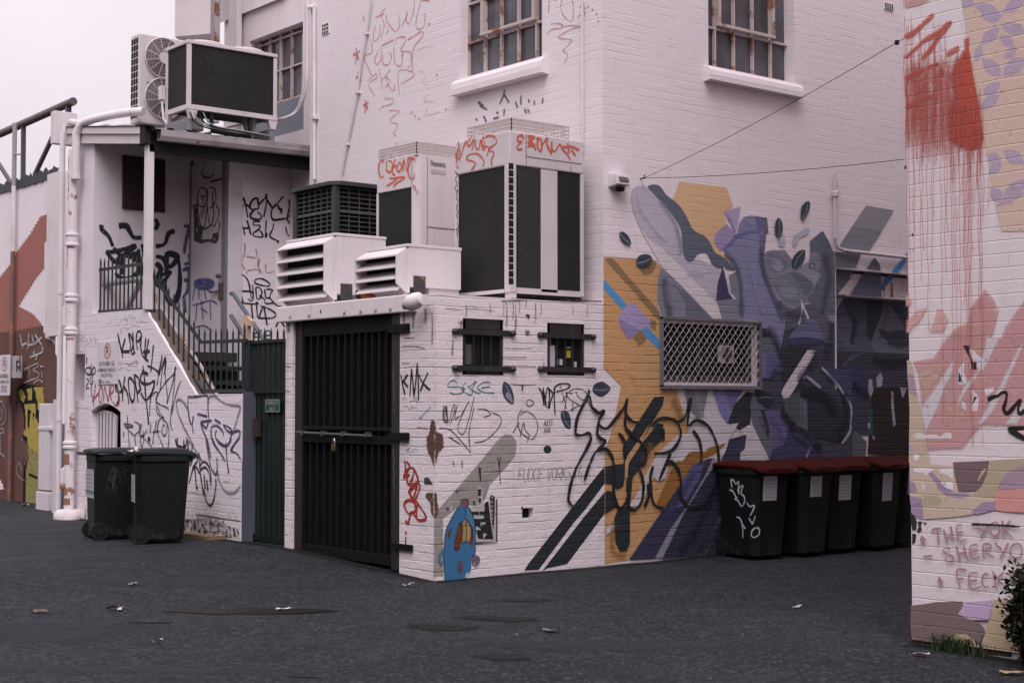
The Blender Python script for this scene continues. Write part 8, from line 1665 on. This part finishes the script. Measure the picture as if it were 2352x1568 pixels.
for l in ([1108, 98, 1188, 98, 1215, 250, 1240, 300, 1280, 310, 1284, 395, 1212, 398, 1195, 260], [1058, 420, 1080, 480, 1095, 545, 1050, 560], [1250, 740, 1288, 742, 1225, 850], [1392, 270, 1405, 265, 1400, 310], [1515, 280, 1525, 260, 1520, 310]): T_.poly('R3', l, paint((.035, .034, .038), BLK, None, .15))
T_.strokes('R3', [[1418, 775, 1440, 768, 1490, 742, 1550, 728, 1600, 690, 1655, 690, 1650, 790, 1622, 880, 1650, 945, 1700, 925, 1770, 840, 1830, 780, 1805, 880, 1820, 955, 1900, 900]], 46, pr((.016, .017, .019), BLK, .3, .05), 5)
T_.poly('R3', [1665, 1135, 1700, 1110, 1900, 1105, 1900, 1300, 1780, 1250, 1690, 1190], paint((.016, .017, .019), BLK)); T_.poly('R3', [1790, 1170, 1900, 1160, 1900, 1240], rp_((206, 156, 156)))
T_.poly('R4', [440, 100, 690, 40, 690, 165, 990, 200, 1050, 515, 1230, 560, 1500, 600, 1530, 650, 1400, 740, 1220, 805, 1000, 835, 620, 862, 600, 705, 442, 560], rp_((172, 146, 136), (190, 172, 182)))
T_.poly('R4', [1440, 130, 1880, 100, 1880, 190, 1640, 300, 1540, 500, 1500, 590, 1400, 600, 1220, 560, 1350, 440], rp_((152, 132, 118), (190, 172, 182))); T_.poly('R4', [610, 560, 800, 560, 860, 640, 800, 690, 610, 690], rp_((154, 134, 118), (190, 172, 182))); T_.poly('R4', [1640, 290, 1900, 170, 1900, 480, 1560, 490], rp_((146, 118, 136), (196, 178, 188))); T_.poly('R4', [1530, 500, 1900, 478, 1900, 790, 1640, 770, 1500, 745, 1500, 600], rp_((186, 126, 124), (196, 178, 188)))
for l in ([440, 570, 600, 600, 602, 862, 470, 800], [440, 380, 500, 400, 540, 520, 442, 530], [668, 284, 720, 270, 800, 350, 1000, 530, 1230, 545, 1100, 600, 900, 575, 780, 462, 790, 440], [1210, 780, 1350, 650, 1520, 640, 1520, 745, 1280, 805]): T_.poly('R4', l, rp_((142, 116, 142), (196, 178, 188)))
T_.poly('R4', [985, 150, 1440, 130, 1412, 300, 1350, 440, 1290, 502, 1052, 517, 1010, 330], rp_((106, 82, 88), (196, 178, 188))); T_.strokes('R4', [[1395, 232, 1340, 300, 1300, 380]], 22, rp_((170, 140, 116), (196, 178, 188)), 3)
for l in ([490, 50, 570, 60, 545, 130, 495, 120], [490, 230, 600, 222, 740, 235, 620, 335, 600, 280, 495, 270], [810, 240, 980, 225, 985, 370, 900, 300, 830, 290], [830, 400, 980, 390, 990, 500, 900, 470], [595, 400, 635, 450, 610, 515]): T_.poly('R4', l, rp_((200, 184, 198), (196, 178, 188), .3))
rnd = random.Random(17); drips = []
for k in range(80):      # fine close runs inside the red veil
    x = rnd.uniform(372, 1100); drips.append((x, rnd.uniform(620, 1200), rnd.uniform(500, 1000), rnd.uniform(4, 9)))
for k in range(90):
    x = rnd.uniform(372, 1360); y0 = rnd.uniform(200, 1300) if x < 900 else rnd.uniform(1100, 1700); L = rnd.uniform(350, 1100); drips.append((x, y0, L, rnd.uniform(3.5, 8)))
for x, yend in ((400, 4120), (432, 3300), (485, 4000), (500, 2900), (570, 3540), (596, 3150), (655, 4160), (718, 3310), (740, 2700), (830, 5310), (880, 3450), (905, 2950), (960, 5300), (985, 3600), (1015, 4700), (1060, 4950), (1110, 3400), (1122, 3800), (1140, 4300), (1165, 5000), (1180, 5600), (1200, 5600), (1215, 3100), (1300, 3900), (1320, 5590), (1335, 4400), (1365, 2750), (1440, 2600)): drips.append((x, 1300 if x < 1400 else 2200, yend - (1300 if x < 1400 else 2200), 6.0))
for x, y0, L, w in drips:
    n = max(4, int(L / 130)); ph = rnd.random() * 6; l = []
    for i in range(n + 1): l += [x + 7 * math.sin(i * 1.1 + ph) + rnd.uniform(-3, 3) + L * i / n * .012, y0 + L * i / n]
    T_.strokes('R0', [l], w * 1.25, DRIP, 3)
LET = pr(alb((146, 108, 122), (190, 174, 184)), BLK, .25, .1)
T_.strokes('R4', [[728, 1020, 765, 985, 855, 978], [800, 985, 818, 1165], [880, 992, 925, 1155], [965, 950, 1005, 1138], [890, 1092, 1002, 1060], [1112, 935, 1042, 952, 1070, 1128, 1170, 1112], [1052, 1035, 1122, 1020], [1298, 972, 1390, 1012], [1450, 920, 1395, 1010, 1340, 1092], [1522, 900, 1470, 930, 1460, 1000, 1500, 1070, 1560, 1055, 1580, 980, 1560, 910, 1522, 900], [1618, 882, 1632, 1080], [1722, 880, 1650, 985, 1750, 1098],
    [965, 1235, 905, 1222, 870, 1265, 930, 1300, 1000, 1335, 990, 1390, 925, 1388, 900, 1350], [1040, 1192, 1085, 1390], [1130, 1190, 1180, 1372], [1060, 1300, 1170, 1272], [1310, 1180, 1212, 1200, 1240, 1350, 1342, 1322], [1225, 1272, 1310, 1252], [1372, 1190, 1384, 1342], [1372, 1180, 1450, 1170, 1470, 1220, 1395, 1258, 1515, 1345], [1522, 1160, 1612, 1245], [1692, 1160, 1590, 1352], [1790, 1165, 1725, 1210, 1715, 1290, 1770, 1350, 1840, 1330, 1865, 1250, 1840, 1180, 1790, 1165], [622, 1332, 740, 1320]], 25, LET, 3)
T_.strokes('R5', [[1170, 145, 1042, 152, 1090, 370], [1062, 262, 1132, 246], [1312, 185, 1202, 196, 1222, 376, 1350, 350], [1212, 286, 1302, 270], [1450, 205, 1390, 200, 1362, 270, 1392, 358, 1450, 350], [1502, 160, 1542, 370], [1640, 170, 1560, 272, 1685, 362], [1822, 162, 1745, 160, 1705, 192, 1745, 240, 1815, 272, 1832, 340, 1790, 370]], 25, LET, 3)
T_.poly('R5', [822, 215, 877, 285, 860, 356, 800, 292], LET); T_.poly('R4', [600, 1060, 660, 1110, 630, 1175, 580, 1130], LET)
T_.strokes('R4', [[1228, 932, 1300, 928, 1600, 940, 1835, 956]], 24, paint((.03, .03, .036), BLK, None, .1), 2)
R5W = (160, 146, 156)
T_.poly('R5', [470, 590, 640, 572, 800, 545, 1120, 540, 1132, 590, 1062, 690, 1200, 760, 1320, 800, 1390, 870, 1402, 940, 1360, 965, 1352, 1060, 1310, 1050, 1200, 960, 1000, 960, 935, 1010, 905, 1075, 480, 1015, 465, 850], rp_((88, 70, 72), R5W)); T_.poly('R5', [1150, 552, 1505, 520, 1452, 772, 1230, 770, 1062, 700], rp_((138, 114, 142), R5W)); T_.poly('R5', [1505, 520, 1900, 495, 1900, 1200, 1720, 1172, 1300, 1112, 1352, 1062, 1402, 950, 1422, 820, 1462, 770], rp_((136, 116, 102), R5W)); T_.poly('R5', [960, 1000, 1040, 950, 1170, 950, 1260, 1010, 1300, 1110, 920, 1070], rp_((130, 112, 94), R5W))
T_.build('mural', rb, 'red splash with drips over pink, ochre and violet painted shapes and names')
E = Paint('X', RX, .003); 
for l in ([440, 770, 480, 790, 510, 850, 530, 900, 520, 1000, 470, 1000, 450, 880], [470, 1040, 520, 1050, 510, 1150, 470, 1180]): E.poly('R4', l, paint((.04, .032, .03), BLK))
for l in ([540, 890, 600, 890, 580, 940, 590, 1000, 550, 1040, 530, 1010, 550, 960], [610, 900, 660, 915, 620, 930]): E.poly('R4', l, paint((.05, .045, .045), BLK, None, .3))
E.dot('R0', 838, 915, 24, paint((.07, .05, .05), BLK), 55); E.dot('R2', 475, 120, 14, paint((.12, .09, .08), BLK), 18); E.dot('R2', 475, 308, 8, paint((.12, .1, .1), BLK)); E.dot('R2', 612, 303, 7, paint((.12, .1, .1), BLK)); E.dot('R2', 1230, 288, 9, paint((.2, .16, .16), BLK)); E.dot('R1', 384, 690, 14, paint((.08, .07, .07), BLK), 28); E.dot('R0', 262, 565, 1, paint((.1, .1, .1)))
E.build('wall_damage', rb)
# ================================================================== camera, sky, light
cam = bpy.data.cameras.new('camera'); co = bpy.data.objects.new('camera', cam); COL.objects.link(co)
co.location = CAM; cam.sensor_width = 36; cam.lens = FPX / 2352 * 36; cam.clip_end = 600; cam.clip_start = .05
co.rotation_euler = Matrix((RGT, CU, -CF)).transposed().to_euler()
scene.camera = co
SUN_EL = math.radians(56)      # direction towards the brightest part of the cloud
w = bpy.data.worlds.new('World'); scene.world = w; w.use_nodes = True; t = w.node_tree; t.nodes.clear()
out = t.nodes.new('ShaderNodeOutputWorld'); bg = t.nodes.new('ShaderNodeBackground'); sky = t.nodes.new('ShaderNodeTexSky')
sky.sky_type = 'NISHITA'; sky.sun_disc = False; sky.sun_elevation = SUN_EL; sky.sun_rotation = math.atan2(-.62, -.78); sky.dust_density = 6; sky.air_density = 1.5
# a closed cloud deck: the sky's own brightness, greyed, evened out and slightly pink
hsv = t.nodes.new('ShaderNodeHueSaturation'); hsv.inputs['Saturation'].default_value = .0; t.links.new(sky.outputs[0], hsv.inputs['Color'])
mix = t.nodes.new('ShaderNodeMix'); mix.data_type = 'RGBA'; mix.inputs[0].default_value = .80; t.links.new(hsv.outputs[0], mix.inputs[6]); mix.inputs[7].default_value = (7.0, 7.0, 7.0, 1)
tc = t.nodes.new('ShaderNodeTexCoord'); nz = t.nodes.new('ShaderNodeTexNoise'); nz.inputs['Scale'].default_value = 1.6; nz.inputs['Detail'].default_value = 4; t.links.new(tc.outputs['Generated'], nz.inputs['Vector'])
mr = t.nodes.new('ShaderNodeMapRange'); mr.inputs['From Min'].default_value = .3; mr.inputs['From Max'].default_value = .7; mr.inputs['To Min'].default_value = .84; mr.inputs['To Max'].default_value = 1.06; t.links.new(nz.outputs['Fac'], mr.inputs['Value'])
mul = t.nodes.new('ShaderNodeMix'); mul.data_type = 'RGBA'; mul.blend_type = 'MULTIPLY'; mul.inputs[0].default_value = 1; t.links.new(mix.outputs[2], mul.inputs[6]); t.links.new(mr.outputs[0], mul.inputs[7])
tint = t.nodes.new('ShaderNodeMix'); tint.data_type = 'RGBA'; tint.blend_type = 'MULTIPLY'; tint.inputs[0].default_value = 1; tint.inputs[7].default_value = (1.0, .925, .985, 1); t.links.new(mul.outputs[2], tint.inputs[6])
# overcast skies are darker towards the horizon
sxyz = t.nodes.new('ShaderNodeSeparateXYZ'); t.links.new(tc.outputs['Generated'], sxyz.inputs[0]); gr_ = t.nodes.new('ShaderNodeMapRange'); gr_.inputs['From Min'].default_value = 0; gr_.inputs['From Max'].default_value = .8; gr_.inputs['To Min'].default_value = .75; gr_.inputs['To Max'].default_value = 1.25; t.links.new(sxyz.outputs[2], gr_.inputs['Value'])
mul2 = t.nodes.new('ShaderNodeMix'); mul2.data_type = 'RGBA'; mul2.blend_type = 'MULTIPLY'; mul2.inputs[0].default_value = 1; t.links.new(tint.outputs[2], mul2.inputs[6]); t.links.new(gr_.outputs[0], mul2.inputs[7])
t.links.new(mul2.outputs[2], bg.inputs[0]); bg.inputs[1].default_value = .09; t.links.new(bg.outputs[0], out.inputs[0])
sd = bpy.data.lights.new('sun', 'SUN'); so = bpy.data.objects.new('sun', sd); COL.objects.link(so)
sd.energy = 1.15; sd.angle = math.radians(45); sd.color = (1, .95, .96)
sv = Vector((-.62 * math.cos(SUN_EL), -.78 * math.cos(SUN_EL), math.sin(SUN_EL))).normalized()
so.location = (0, 0, 30); so.rotation_euler = sv.to_track_quat('Z', 'Y').to_euler()
scene.view_settings.view_transform = 'Standard'; scene.view_settings.look = 'None'; scene.view_settings.gamma = 1; scene.view_settings.exposure = .85
scene.cycles.transparent_max_bounces = 32; scene.cycles.max_bounces = 6; scene.cycles.diffuse_bounces = 3
scene.cycles.use_denoising = True
